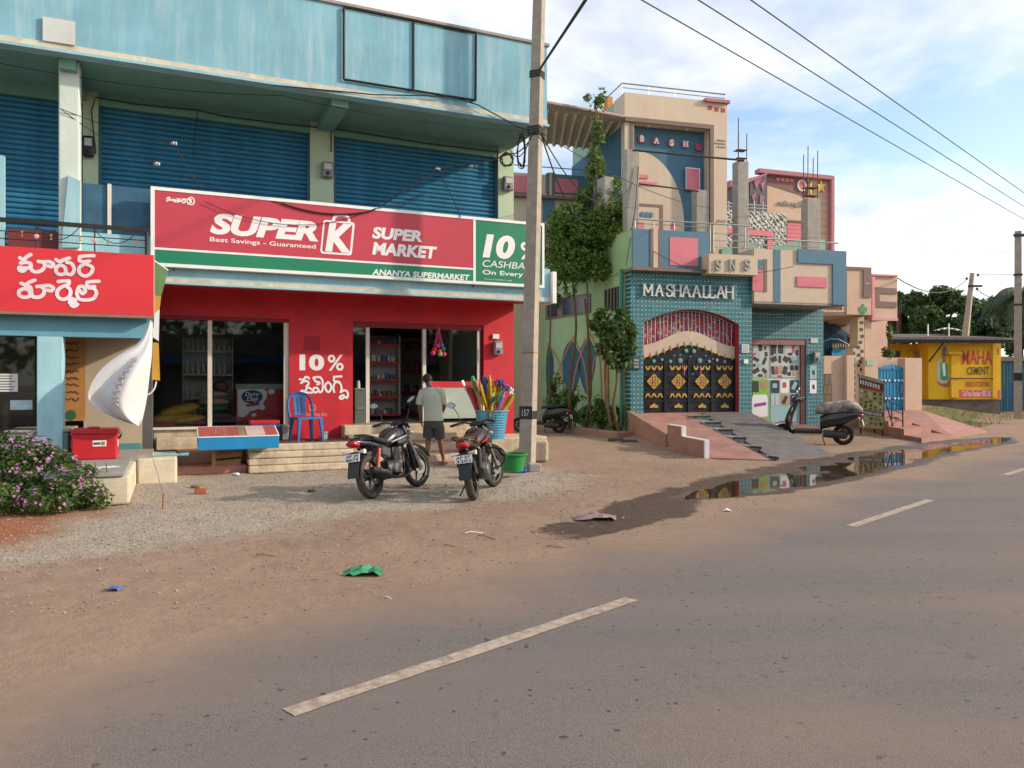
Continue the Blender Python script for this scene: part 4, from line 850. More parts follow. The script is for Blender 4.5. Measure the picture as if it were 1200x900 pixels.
zrails = [B.Z(810, v, yg) for v in (426.5, 440.5, 455.5, 470, 484)]
for z in zrails: K.part('gate_rail', MB().box(xa_, xb_, yg-.012, yg+.008, z-.02, z+.02), GATE, GT)
bb = bell(xa_, xb_, bl, bh, 100)
for i in range(14): k = 3+int(i*94/13); x, z = bb[k]; K.part('spear_tip', MB().lathe([(.022, -.05), (.03, 0), (.012, .07), (.001, .12)], (x, yg-.01, z), 6), GOLD, GT)
TEA = mat('turquoise_rosette', (.08, .42, .38), .5, b=0); PNK = mat('pink_jewel', (.65, .12, .30), .4, b=0)
for u, v, r in ((766, 423, 2.4), (775.5, 421.5, 2), (785.5, 423.5, 2.4), (797, 422.5, 3.4), (804, 411, 2.8), (813, 411.5, 2.8), (820, 422.5, 3.4), (831, 423.5, 2.2), (840, 422, 2.2), (849, 424, 2)):
    x, z = B.XZ(u, v, yg); rr_ = r*.0235; q = K.part('gate_rosette', MB().prism([(x+rr_*(1 if j % 2 else .75)*math.cos(R(j*22.5)), z+rr_*(1 if j % 2 else .75)*math.sin(R(j*22.5))) for j in range(16)], yg-.02, yg+.01), TEA if r > 2.3 else GREYL, GT)
    K.part('rosette_centre', MB().lathe([(.001, -.034), (rr_*.45, -.03), (rr_*.5, -.02)], (x, yg, z), 8, 'y'), PNK if r > 3 else GREYL)
for u, v in ((780, 424), (790, 417), (797, 416), (809, 418), (827, 417), (835, 421), (800, 427), (817, 427), (812, 438.5)): x, z = B.XZ(u, v, yg); K.part('gate_leaf', MB().prism([(x-.035, z), (x, z+.025), (x+.04, z+.01), (x, z-.02)], yg-.012, yg+.01), TEA, GT)
sc_ = .0238
for ui in (766, 794.6, 822.2, 848.8):
    x, _ = B.XZ(ui, 447, yg)
    def q(name, poly, z, m=GOLD, d=.03): return K.part(name, MB().prism([(x+a*sc_, z-b*sc_) for a, b in poly], yg-d, yg+.01), m, GT)
    zc = B.Z(ui, 447, yg)
    q('gold_square', [(-5.2, -5), (5.2, -5), (5.2, 5), (-5.2, 5)], zc, d=.02)
    for k in range(4):
        a = k*math.pi/2; rot = lambda p: (p[0]*math.cos(a)-p[1]*math.sin(a), p[0]*math.sin(a)+p[1]*math.cos(a))
        q('gold_petal', [rot(p) for p in ((-4.4, 5.6), (4.4, 5.6), (2.4, 7.4), (0, 9.4), (-2.4, 7.4))], zc)
    for a_, b_ in (((-5.2, -1.9), (5.2, -1.6)), ((-5.2, 1.6), (5.2, 1.9))):
        q('square_line', [(a_[0], a_[1]), (b_[0], a_[1]), (b_[0], b_[1]), (a_[0], b_[1])], zc, GATE, .024); q('square_line', [(a_[1], a_[0]), (a_[1], b_[0]), (b_[1], b_[0]), (b_[1], a_[0])], zc, GATE, .0245)
    q('jewel', [(1.6*math.cos(R(t)), 1.6*math.sin(R(t))) for t in range(0, 360, 40)], zc, PNK, .03)
    for off in (-8, 0, 8):
        zv = B.Z(ui, 431.3, yg); q('gold_vee', [(off-3.6, -2.6), (off-2.2, -2.8), (off, .6), (off+2.2, -2.8), (off+3.6, -2.6), (off+2.2, 1.8), (off, 2.8), (off-2.2, 1.8)], zv)
        zv = B.Z(ui, 463.2, yg); q('gold_vee', [(off-3.6, 2.6), (off-2.4, 2.9), (off, -.4), (off+2.4, 2.9), (off+3.6, 2.6), (off+2.0, -1.6), (off, -2.8), (off-2.0, -1.6)], zv)
    q('gold_lotus', [(-5.6, 2), (-4.6, -.4), (-2, -1.2), (0, -3.6), (2, -1.2), (4.6, -.4), (5.6, 2), (2.6, 2.8), (0, 1.8), (-2.6, 2.8)], B.Z(ui, 475.5, yg))
for u in (801, 820): x, z = B.XZ(u, 428, yg); K.part('pink_tassel', MB().tube([(x, yg-.04, z), (x+.01, yg-.04, z-.28)], .012, 6), PNK, GT)
# upper tower with name letters
yw = 3.0; TX0, TX1 = B.X(732, yw), B.X(852, yw); tz = B.Z(732, 108, yw)
rx0, rx1 = B.X(743, yw), B.X(831, yw); rz1 = B.Z(743, 143, yw)
K.part('tower_front', MB().prism([(TX0, zt), (TX0, tz), (TX1, tz), (TX1, zt), (rx1, zt), (rx1, rz1), (rx0, rz1), (rx0, zt)], yw, yw+.9), HC)
K.part('tower_body', MB().box(TX0+.01, TX1-.01, yw+.9, 8, zt, tz-.02), HG)
K.part('recess_wall', MB().box(rx0+.002, rx1-.002, yw+.35, yw+.48, zt, rz1-.002), mat('recess_blue', (.065, .16, .235), .8, v=.12))
K.part('recess_beam', MB().box(TX0-.02, rx1+.12, yw-.10, yw-.002, rz1-.02, rz1+.12), HBR); K.part('recess_jamb', MB().box(rx1-.01, rx1+.12, yw-.10, yw-.003, zt, rz1-.022), HBR)
K.part('jamb_stripe', MB().box(rx0-.13, rx0-.03, yw-.03, yw-.002, zt+.5, rz1-.03), HBR)
K.part('spot_light', MB().lathe([(.05, -.03), (.05, 0)], (rx0+.6, yw+.2, rz1-.005), 10), WHT)
K.part('spot_light', MB().lathe([(.05, -.03), (.05, 0)], (rx0+1.3, yw+.2, rz1-.005), 10), WHT); K.part('spot_light', MB().lathe([(.05, -.03), (.05, 0)], (rx0+2.0, yw+.2, rz1-.005), 10), WHT)
yi = yw+.35; cx, cz = B.XZ(748, 262, yi); rx_ = B.X(801, yi)-cx; rz_ = B.Z(752, 178, yi)-cz
K.part('cream_quarter_arch', MB().prism([(cx, zt), (cx+rx_, zt), (cx+rx_, cz)]+[(cx+rx_*math.cos(R(t)), cz+rz_*math.sin(R(t))) for t in range(6, 91, 6)]+[(cx, cz+rz_)], yi-.05, yi-.002), HC)
for (u0, v0, u1, v1) in ((748, 204, 760, 209), (748, 212, 770, 217.5)): K.part('pink_bar', pb(B, u0, v0, u1, v1, yi-.09, yi-.052), HP)
dr = K.part('pink_shutter', pb(B, 805, 197, 819.5, 223, yi-.12, yi-.052), HP); K.part('white_edge', pb(B, 804, 196, 820.5, 224, yi-.10, yi-.055), WHT, dr)
K.part('door_surround', pb(B, 745, 238, 777, 275, yi-.09, yi-.052), HBR); K.part('cream_door', pb(B, 745, 242, 772, 276, yi-.10, yi-.0905), HC)
for i in range(3): K.part('blue_fan', MB().lathe([(.001, -.03), (.09, -.02), (.09, 0)], (B.X(751+i*5, yi), yi-.102, B.Z(751, 252, yi)), 10, 'y'), HB)
DISC = mat('maroon_disc', (.40, .06, .09), .6)
for ch, u, v in zip('BASH ', (751.3, 768.2, 786, 802.4, 818), (163.2, 165.5, 168, 169.6, 173)):
    x, z = B.XZ(u, v, yi); r = 4.5/900*26; dsk = K.part('name_disc', MB().lathe([(.001, -.06), (r, -.06), (r, -.002)], (x, yi, z), 20, 'y'), DISC)
    if ch != ' ': K.part('name_letter', serif(ch, x-.058, x+.058, z-.085, z+.085, yi-.061, .02, .045), WHT, dsk)
for u, v in ((830, 123.5), (837.7, 125.5), (845.4, 126.6)): K.part('square_recess', pb(B, u, v, u+4.4, v+5, yw-.012, yw-.002), REDD)
K.part('red_ledge', MB().box(B.X(825, yw), TX1+.05, yw-.12, yw+.9, B.Z(840, 121, yw), B.Z(840, 117.5, yw)), mat('rose_ledge', (.42, .18, .17), .8))
for u0, v0 in ((842, 163), (838, 166.5), (842, 170.5), (842, 257), (840, 260)): K.part('grey_dash', pb(B, u0, v0, 851, v0+2.2, yw-.03, yw-.002), GREYL)
mb = MB(); a, b = B.XZ(729, 97.5, yw+.2), B.XZ(850, 112.5, yw+.2)
K.part('roof_rail', MB().tube([(a[0], yw+.2, a[1]), (b[0], yw+.2, a[1])], .025, 6).tube([(a[0], yw+.2, a[1]-.14), (b[0], yw+.2, a[1]-.14)], .015, 6).tube([(a[0], yw+.2, a[1]), (a[0]-.0, yw+3, a[1])], .025, 6), STEEL)
for i in range(5): x = a[0]+(b[0]-a[0])*i/4; K.part('rail_post', MB().tube([(x, yw+.2, tz-.03), (x, yw+.2, a[1])], .012, 6), STEEL)
K.part('water_tank_box', MB().box(B.X(712, 7), B.X(718, 7), 7, 7.4, tz-.1, B.Z(714, 113, 7)), mat('orange_box', (.6, .22, .04), .7))
K.part('tower_side_band', MB().box(TX0-.03, TX0-.002, yw+.3, 8, zt, B.Z(732, 146, yw)), HBL)
# slatted canopy left of the tower
zc_ = AT(734, 141, B.P(TX0, yw)[1])[2]
cor = [B.L(*[(u-600)/FPX*(zc_-H)*FPX/(450-v) if k == 0 else (zc_-H)*FPX/(450-v) for k in (0, 1)]) for u, v in ((636, 123), (734, 141), (712, 177), (636, 167.5))]
CN = K.part('canopy_edge', MB().tube([(cor[0][0], cor[0][1], zc_+.05), (cor[1][0], cor[1][1], zc_+.05)], .08, 4), HBR)
K.part('canopy_slab', MB().zprism(cor, zc_, zc_+.16), mat('canopy_beige', (.46, .40, .34), .8))
for i in range(9):
    t = (i+.5)/9; f = [(cor[0][j]*(1-t)+cor[1][j]*t) for j in (0, 1)]; g = [(cor[3][j]*(1-t)+cor[2][j]*t) for j in (0, 1)]
    K.part('canopy_batten', MB().tube([(f[0]*.93+g[0]*.07, f[1]*.93+g[1]*.07, zc_-.03), (g[0], g[1], zc_-.03)], .07, 4), HC)
# left rear wing seen past the pole
yv = 6.0; WG = K.part('rear_wing', pb(B, 590, 201, 690, 500, yv, 10), HC)
pn_ = K.part('wing_parapet', pb(B, 640, 203, 690, 229, yv-.06, yv-.002), HB); K.part('pink_panel', pb(B, 651, 208.5, 677.5, 227, yv-.09, yv-.062), HP, pn_)
for ua, ub_, m in ((642, 644, HBR), (644, 646.5, HC), (646.5, 649, HBR)): K.part('stripe', pb(B, ua, 202, ub_, 229, yv-.08, yv-.062), m, pn_)
K.part('wing_ledge', pb(B, 600, 229, 700, 232.5, yv-.25, yv-.003), HBR); K.part('wing_blue', pb(B, 636, 233, 650, 260, yv-.03, yv-.003), HB); K.part('pink_panel', pb(B, 598, 205, 622, 226, yv-.06, yv-.003), HP, WG)
K.part('wing_rail', MB().tube([(B.X(600, yv), yv+.1, B.Z(640, 195, yv)), (B.X(690, yv), yv+.1, B.Z(640, 195, yv))], .02, 6), STEEL)
# terrace rails
def rail(u0, v0, u1, v1, y, r=.022):
    a, b = B.XZ(u0, v0, y), B.XZ(u1, v1, y); return K.part('terrace_rail', MB().tube([(a[0], y, a[1]), (b[0], y, b[1])], r, 6), STEEL)
rail(744, 256.5, 880, 265, 0); rail(744, 261.5, 835, 267, .05, .012); rail(831, 273, 880, 276, .05, .014); rail(831, 281, 880, 283.5, .05, .014); rail(831, 289, 880, 291, .05, .014)
rail(878, 278.5, 982, 285, -.05, .025); rail(880, 286, 960, 290, .0, .014)
for u, v0, v1 in ((744, 256, 268), (766, 258, 268), (790, 259.5, 270), (832, 262, 296), (836, 262, 296), (873, 265, 292), (889, 279, 292), (937, 282, 294)):
    a, b = B.XZ(u, v0, .02), B.XZ(u, v1, .02); K.part('rail_post', MB().tube([(a[0], .02, a[1]), (a[0], .02, b[1])], .018, 6), STEEL)
for u, v in ((748, 263), (787, 264.5)): K.part('rail_badge', pb(B, u-1, v-2.5, u+7, v+4.5, .05, .07), HP)
# unfinished concrete columns on the terrace
def column(u0, u1, v0, y, bars=(), lab='', d=.32, lean=0):
    x0, x1 = B.X(u0, y), B.X(u1, y); zt2 = B.Z(u0, v0, y); zb2_ = zt+.06
    t = Thing('unfinished_column', lab, 'column', B, at=(x0, y, zb2_), group='bare concrete columns on the terrace')
    w = x1-x0
    t.part('shaft', MB().loft([[(x0+l, y, z), (x1+l, y, z), (x1+l, y+d, z), (x0+l, y+d, z)] for z, l in ((zb2_, 0), (zb2_+(zt2-zb2_)*.45, lean*.4), (zt2, lean))]), CONC, bev=.02)
    t.part('pour_joint', MB().box(x0+lean*.5-.008, x1+lean*.5+.008, y-.008, y+d+.008, zb2_+(zt2-zb2_)*.52, zb2_+(zt2-zb2_)*.52+.02), CONC)
    for i, vb in enumerate(bars):
        bx_ = x0+w*(.12+.76*(i % 2 if len(bars) > 3 else i/2)); by = y+.05+(d-.1)*(i//2 if len(bars) > 3 else i % 2)
        t.part('rebar', MB().tube([(bx_, by, zt2-.05), (bx_+.01, by, B.Z(u0, vb, y))], .014, 6), mat('rusty_rebar', (.13, .09, .075), .8))
    if bars:
        for k in (.1, .35): t.part('rebar_tie', MB().box(x0+.02, x1-.02, y+.03, y+d-.03, zt2+k, zt2+k+.012), MATS['rusty_rebar'])
column(735, 749.5, 174.5, .3, (), 'bare leaning concrete column at the corner above the green side wall', lean=-.03)
column(816, 831, 222, 1.0, (), 'short bare concrete column in front of the pink upper shutter')
column(864.5, 877.5, 188, .7, (137.5, 151, 155), 'tall bare concrete column with three rebars right of the name tower')
column(946, 961, 232, .7, (170.5, 175, 178, 181), 'bare concrete column with four rebars before the rear pink house')
ya_, yb_ = B3.YZ(709, 210, .05)[0], B3.YZ(694, 210, .05)[0]; zi_ = B3.YZ(702, 210, .05)[1]
solo('unfinished_column', MB().box(.03, .36, ya_, yb_, zr_-.06, zi_), CONC, 'bare concrete column half hidden behind the climbing plant', 'column', B3, at=(.03, ya_, zr_-.06), group='bare concrete columns on the terrace', bev=.02)
# planter and ramps
PLT = Thing('planter', 'low pink planter wall along the green side wall', 'planter', B3, at=(-.75, -.6, 0))
PLT.part('wall', MB().box(-.80, -.66, -.6, 8, -.05, .27).box(-.66, -.02, -.6, -.46, -.05, .27), PINKP, bev=.03)
PLT.part('footing', MB().box(-1.15, -.80, -.9, 7.5, -.05, .07), PINKP, bev=.02)
PLT.part('soil', MB().box(-.66, -.02, -.46, 8, -.05, .19), mat('planter_soil', (.10, .06, .04), .95, v=.3))
def w2(u, v, z=0): return G(u, v, z)
b0 = B.P(.02, -.03); b1 = B.P(B.X(797, 0), -.03); b2 = B.P(B.X(821, 0), -.03); b3 = B.P(B.X(878, 0), -.03)
RW = structure('pink_ramp', MB().zprism([b0[:2], b1[:2], G(903, 540), G(831, 537)], -.1, [th_-.005, th_-.005, .015, .015]), PINKP)
# stepped kerb beside the ramp
kb = Thing('ramp_side_wall', 'pink stepped side wall with white edging beside the gate ramp', 'wall', WF, at=(*G(831, 537), 0))
def along(t): a, b = G(831, 537), b0; return (a[0]*(1-t)+b[0]*t, a[1]*(1-t)+b[1]*t)
for i, (t0, t1, zt_) in enumerate(((0.0, .24, .36), (.242, .42, .58))):
    a, b = along(t0), along(t1); n = Vector((-(b[1]-a[1]), b[0]-a[0])).normalized()*.09
    kb.part('wall_step', MB().zprism([a, b, (b[0]+n.x, b[1]+n.y), (a[0]+n.x, a[1]+n.y)], -.05, zt_), PINKP)
    kb.part('white_edge', MB().zprism([(a[0]-n.x*.06, a[1]-n.y*.06), (b[0]-n.x*.06, b[1]-n.y*.06), (b[0]+n.x*1.05, b[1]+n.y*1.05), (a[0]+n.x*1.05, a[1]+n.y*1.05)], zt_, zt_+.02), WHT)
    kb.part('white_edge', MB().zprism([(a[0]-.025, a[1]-.01), (a[0]+.0, a[1]-.02), (a[0]+n.x+.0, a[1]+n.y-.02), (a[0]+n.x-.025, a[1]+n.y-.01)], 0 if i == 0 else .38, zt_-.001), WHT)
a, b = along(.422), b0; n = Vector((-(b[1]-a[1]), b[0]-a[0])).normalized()*.12
kb.part('parapet_wall', MB().zprism([a, b[:2], (b[0]+n.x, b[1]+n.y), (a[0]+n.x, a[1]+n.y)], -.05, [.36, .80, .80, .36]), PINKP)
structure('pink_apron', MB().zprism([B.P(-.8, -.9)[:2], B.P(.0, -.3)[:2], along(.5), along(.02), G(822, 533)], -.1, [.06, .2, .14, .03, .02]), PINKP)
# tiled steps between the two ramps
stp = Thing('gate_steps', 'narrow grey patterned tile steps between the pink ramp and the plank ramp', 'steps', WF, at=(*G(895, 534), 0))
TS = mat('speckled_step_tile', (.30, .30, .28), .5, v=.65, s=16, b=.1); DK = mat('black_stone', (.04, .04, .042), .6, v=.3)
fa0, fa1 = G(900, 538), G(913, 540)
for i in range(6):
    t0, t1 = i/6, (i+1)/6
    L0 = [fa0[j]*(1-t0)+b1[j]*t0 for j in (0, 1)]; R0 = [fa1[j]*(1-t0)+b2[j]*t0 for j in (0, 1)]; L1 = [fa0[j]*(1-t1)+b1[j]*t1 for j in (0, 1)]; R1 = [fa1[j]*(1-t1)+b2[j]*t1 for j in (0, 1)]
    L0[0] += .012; L1[0] += .012; R0[0] -= .012; R1[0] -= .012
    zz1 = th_*(i+1)/6-.06; stp.part('step', MB().zprism([L0, R0, R1, L1], -.05, zz1), TS); stp.part('nosing', MB().zprism([(L0[0], L0[1]-.03), (R0[0], R0[1]-.03), R0, L0], zz1-.03, zz1+.012), DK)
# plank ramp
SL = mat('dark_slate_plank', (.14, .125, .12), .8, v=.3, s=3, b=.3, streak=0)
pr = Thing('plank_ramp', 'dark grey ramp of stone planks rising to the gate', 'ramp', WF, at=(*G(912, 540), 0))
fr0, fr1 = G(912, 541), G(979, 534); N_ = 30
pr.part('ramp_bed', MB().zprism([fr0, fr1, b3[:2], b2[:2]], -.1, [-.02, -.02, th_-.05, th_-.05]), DK)
for i in range(N_):
    t0, t1 = i/N_+.002, (i+1)/N_-.003; q = lambda a, b, t: (a[0]*(1-t)+b[0]*t, a[1]*(1-t)+b[1]*t)
    j = rnd.uniform(-.005, .005); za, zb = .005+(th_-.01)*t0+j, .005+(th_-.01)*t1+j
    pr.part('plank', MB().zprism([q(fr0, b2, t0), q(fr1, b3, t0), q(fr1, b3, t1), q(fr0, b2, t1)], [za-.04, za-.04, zb-.04, zb-.04], [za, za, zb, zb]), SL)
# ------------------------------------------------------------ rear pink and cream house
D = Frame(*AT(890, 300, 32)[:2], 15)
E = Thing('rear_house', 'cream and mauve house with gold star and black white lattice behind the terrace', 'house', D)
MAU = mat('mauve_pink_trim', (.42, .17, .20), .8, v=.1); MBR = mat('mauve_brown', (.22, .125, .115), .8, v=.1); PCH = mat('peach_wall', (.60, .42, .31), .85, v=.08)
E.part('wall', pb(D, 899, 204, 976, 600, 0, 8), PCH)
E.part('top_trim', MB().prism([D.XZ(u, v, -.25) for u, v in ((890, 197), (978, 206), (978, 210.5), (890, 202))], -.25, .1), MAU)
E.part('side_trim', pb(D, 974.5, 209, 978, 330, -.25, .1), MAU)
E.part('brown_panel', MB().prism([D.XZ(u, v, -.02) for u, v in ((899, 204), (946, 208.5), (946, 231), (899, 216))], -.02, -.002), MBR)
for i in range(4): E.part('pink_square', pb(D, 910+i*5.3, 208+i*.5, 914+i*5.3, 212+i*.5, -.06, -.022), HP)
c = D.XZ(939, 217.7, -.02); ringm = [(c[0]+.19*math.cos(R(t)), c[1]+.22*math.sin(R(t))) for t in range(0, 360, 20)]
E.part('round_ring', MB().tube([(a, -.05, b) for a, b in ringm+ringm[:2]], .035, 6), WHT); E.part('round_window', MB().prism([(c[0]+(a-c[0])*.8, c[1]+(b-c[1])*.8) for a, b in ringm], -.04, -.021), HP)
c = D.XZ(962.5, 218.5, -.1); st = [(c[0]+(.26 if k % 2 == 0 else .11)*math.sin(R(36*k)), c[1]+(.30 if k % 2 == 0 else .12)*math.cos(R(36*k))) for k in range(10)]
GST = mat('yellow_gold', (.75, .50, .12), .5, b=0)
E.part('star', MB().prism(st, -.1, -.03), GST)
c = D.XZ(952.5, 221, -.1); E.part('crescent', MB().tube([(c[0]+.14*math.cos(R(t)), -.08, c[1]+.3*math.sin(R(t))) for t in range(70, 300, 20)], [.01, .03, .05, .06, .065, .065, .06, .06, .05, .04, .02, .01], 6), GST)
xa, za = D.XZ(912.5, 234.5, -.02); xb, zb = D.XZ(945.5, 243.5, -.02); E.part('name_lettering', text_fit('aslamgillal', xa, xb, zb, za, -.02, .01, 0, .05), GREYL)
for i in range(10): E.part('groove_line', pb(D, 962, 213+i*8.6, 974, 213.9+i*8.6, -.012, -.002), MBR)
E.part('door_head', pb(D, 922, 257.5, 944.5, 261, -.06, -.002), MBR); E.part('door_jamb', pb(D, 942, 261.2, 944.5, 300, -.06, -.002), MBR)
ds = E.part('pink_roll_door', pb(D, 922.5, 261.2, 941.5, 300, -.03, -.002), HP)
for i in range(5): E.part('door_groove', pb(D, 922.5, 264+i*4.6, 941.5, 264.7+i*4.6, -.036, -.031), MAU, ds)
E.part('grey_panel', MB().prism([D.XZ(u, v, -.3) for u, v in ((879, 208.5), (898.5, 204), (898.5, 250), (879, 250))], -.3, 2), mat('dark_grey_panel', (.13, .12, .13), .8))
for tri in ([(883, 210), (893, 208), (886, 222)], [(891, 215), (897, 211), (894, 224)], [(881, 229), (886, 225), (883, 238)], [(891, 228), (896, 231), (890, 240)]): E.part('pink_shard', MB().prism([D.XZ(u, v, -.32) for u, v in tri], -.33, -.302), MAU)
E.part('eave_slab', MB().prism([D.XZ(u, v, -.5) for u, v in ((870, 212), (899, 202.5), (899, 204.5), (870, 217))], -.5, .3), MAU)
E.part('eave_end', pb(D, 856, 211, 864, 219, -.5, .3), MAU)
def lattice():
    M = bpy.data.materials.new('black_white_lattice'); M.use_nodes = True; t = M.node_tree; P = t.nodes['Principled BSDF']; N = t.nodes.new; L = t.links.new
    tc = N('ShaderNodeTexCoord'); w = N('ShaderNodeTexWave'); w.wave_type = 'BANDS'; w.bands_direction = 'DIAGONAL'; w.inputs['Scale'].default_value = 2.6; w.inputs['Distortion'].default_value = 6; w.inputs['Detail'].default_value = 1; w.inputs['Detail Scale'].default_value = 4; L(tc.outputs['Object'], w.inputs[0])
    r = N('ShaderNodeValToRGB'); r.color_ramp.elements[0].position = .45; r.color_ramp.elements[1].position = .55; r.color_ramp.elements[0].color = (.03, .03, .03, 1); r.color_ramp.elements[1].color = (.55, .53, .48, 1); L(w.outputs[1], r.inputs[0]); L(r.outputs[0], P.inputs['Base Color']); return M
E.part('lattice_wall', pb(D, 850, 246, 921.5, 330, -.8, -.6), lattice())
E.part('pink_band', pb(D, 850, 266.5, 872, 274, -.85, -.802), HP); E.part('pink_band', pb(D, 877, 269, 906, 277, -.85, -.802), HP); E.part('pink_band', pb(D, 899.5, 277.2, 906, 295, -.85, -.802), HP)
for v in (238, 242, 246): a, b = D.XZ(850, v, -.7), D.XZ(899, v+1.5, -.7); E.part('pipe_rail', MB().tube([(a[0], -.7, a[1]), (b[0], -.7, a[1])], .03, 6), STEEL)
for k in range(5): a = D.XZ(854+k*10, 246, -.7); E.part('rail_post', MB().tube([(a[0], -.7, a[1]-.1), (a[0], -.7, a[1]+.35)], .02, 6), STEEL)

# ------------------------------------------------------------ next house with peach balconies and the small blue gate
C = Frame(*AT(965, 450, 25.5)[:2], 14)
J = Thing('peach_house', 'peach house with brown and pink framed balconies and chequered pillar', 'house', C)
yb = -.6
b1_ = J.part('balcony_box', pb(C, 986, 312.5, 1021, 369, yb, 3), PCH)
J.part('brown_frame', MB().prism([C.XZ(u, v, yb-.04) for u, v in ((990, 312), (1021.3, 313.5), (1021.3, 348.5), (1012, 348), (1012, 316.2), (992.6, 315.5), (992.6, 368.5), (990, 368.5))], yb-.04, yb-.002), HBR, b1_)
J.part('brown_skirt', pb(C, 960, 366, 991.5, 369.5, yb-.04, yb-.002), HBR, b1_)
for a_ in (-28, 0, 28):
    c = C.XZ(1011.3+a_*.09, 361.5-abs(a_)*.0+ (2.5 if a_ else -1), yb); J.part('leaf_motif', MB().prism([(c[0]+.05*math.cos(R(t))*math.cos(R(-a_))-.13*math.sin(R(t))*math.sin(R(-a_)), c[1]+.05*math.cos(R(t))*math.sin(R(-a_))+.13*math.sin(R(t))*math.cos(R(-a_))) for t in range(0, 360, 40)], yb-.02, yb-.002), mat('leaf_green_paint', (.08, .32, .16), .7), b1_)
J.part('door_mark', pb(C, 1014, 331.5, 1019, 333, yb-.05, yb-.042), PCH)
LBP = mat('light_pink_trim', (.66, .30, .34), .8, v=.08)
b2_ = J.part('pink_balcony_box', pb(C, 1021.8, 322, 1051.5, 374, yb+.3, 3), PCH)
for q in ((1022.3, 320.8, 1052.3, 324), (1022.3, 372, 1052.5, 376), (1022.3, 324.2, 1025.5, 371.8)): J.part('pink_frame', pb(C, *q, yb+.22, yb+.298), LBP, b2_)
J.part('brown_frame', MB().prism([C.XZ(u, v, yb+.27) for u, v in ((1026, 336.5), (1051, 338), (1051, 344.7), (1031, 343.8), (1031, 353), (1051, 354), (1051, 360.5), (1026, 359.5))], yb+.27, yb+.298), HBR, b2_)
J.part('house_body', MB().box(C.X(968, 3), C.X(1040, 3), 3, 8, 0, C.Z(1000, 330, 3)), PCH)
xa, za = C.XZ(966, 358.5, yb-.05); xb, zb = C.XZ(987.5, 364.5, yb-.05)
J.part('name_strip', pb(C, 962, 356, 990, 366, yb-.03, yb-.002), PCH); J.part('name_lettering', text_fit('TAJ BERKENS', xa, xb, zb, za, yb-.03, .01, 0, .01), mat('brown_letters', (.12, .07, .05), .7, b=0))
zfl = float(ground_z(*C.P(0, 0)[:2]))
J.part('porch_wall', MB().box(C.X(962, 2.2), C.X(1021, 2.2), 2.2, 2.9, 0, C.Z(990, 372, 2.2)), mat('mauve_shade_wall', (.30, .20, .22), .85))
pg = J.part('porch_gate', MB().prism([C.XZ(u, v, 1.8) for u, v in ((975, 425), (975, 411), (979, 405), (986, 403.5), (995, 408), (997, 425))], 1.8, 1.86), mat('bright_blue_gate', (.02, .26, .46), .5, v=.12))
J.part('blue_screen', MB().prism([C.XZ(u, v, 2.0) for u, v in ((964, 420), (964, 378), (974, 376), (986, 385), (996, 392), (996, 420))], 2.0, 2.05), mat('dark_blue_screen', (.02, .06, .13), .6))
for i in range(14): a = C.XZ(965+i*2.3, 410, 1.9); J.part('screen_bar', MB().tube([(a[0], 1.95, a[1]-.5), (a[0], 1.95, C.Z(970, 381, 1.9)-abs(i-4)*.035)], .012, 5), mat('blue_bar', (.03, .12, .22), .5))
J.part('gate_arch_rail', MB().tube([(C.XZ(u, v, 1.75)[0], 1.75, C.XZ(u, v, 1.75)[1]) for u, v in ((964, 400), (972, 397.5), (982, 398), (990, 402), (996, 406))], .04, 6), mat('blue_rail', (.03, .15, .28), .5))
for i in range(7): a = C.XZ(976+i*3, 404.5+abs(i-2.5)*.5, 1.7); J.part('gold_tip', MB().lathe([(.03, -.06), (.03, 0), (.001, .1)], (a[0], 1.7, a[1]), 6), GOLD)
# chequered pillar
CHK = mat('brown_chequer', (.10, .065, .05), .7); CRP = mat('cream_chequer', (.55, .46, .32), .8, v=.1)
x0, x1 = C.X(1005.3, -.3), C.X(1012.7, -.3); pil = J.part('chequered_pillar', MB().box(x0, x1, -.3, .1, 0, C.Z(1008, 371, -.3)).box(C.X(1000, -.3), x0-.002, -.3, .1, 0, C.Z(1002, 408, -.3)), CRP)
for i, v in enumerate((378, 386, 394, 401, 407, 411.5, 416, 420, 424, 428, 433, 440, 447)):
    u = (1010.5, 1010, 1011, 1009, 1006.5, 1010.8, 1007, 1011, 1008.5, 1006.5, 1010, 1007.5, 1011)[i]; J.part('chequer', pb(C, u-2, v-1.8, u+1.4, v+1.8, -.312, -.302), CHK, pil)
for i in range(8): J.part('chequer', pb(C, 1000.5, 412+i*7.2, 1002.3, 416+i*7.2, -.312, -.302), CHK, pil)
J.part('right_pillar', pb(C, 1013.4, 375, 1021, 500, -.2, .1), PCH)
# compound wall with its gate
zc0 = float(ground_z(*C.P(3, -.5)[:2]))-.1
CW = Thing('compound_wall', 'low peach compound wall with pier beside the chequered pillar', 'wall', C, at=(0, -.4, 0))
CW.part('wall', MB().box(C.X(966, -.4), C.X(992, -.4), -.4, -.2, -.1, C.Z(970, 417, -.4)), PCH); CW.part('pier', MB().box(C.X(991, -.5), C.X(1000, -.5), -.55, -.15, -.1, C.Z(995, 416.5, -.5)), PCH, bev=.01)
CW.part('wall', MB().box(C.X(1013.5, -.45), C.X(1029, -.45), -.45, -.25, -.1, C.Z(1020, 419.5, -.45)), PCH); CW.part('number_sign', pb(C, 1016, 422, 1023.5, 428.5, -.47, -.452), mat('mint_sign', (.30, .52, .42), .7))
CW.part('pier', MB().box(C.X(1060.5, -.45), C.X(1080.5, -.45), -.45, -.1, -.1, C.Z(1070, 419.5, -.45)), PCH, bev=.01)
CW.part('gate_lintel_wall', MB().box(C.X(1029, .1), C.X(1062, .1), .1, .2, -.1, C.Z(1045, 419, .1)), PCH)
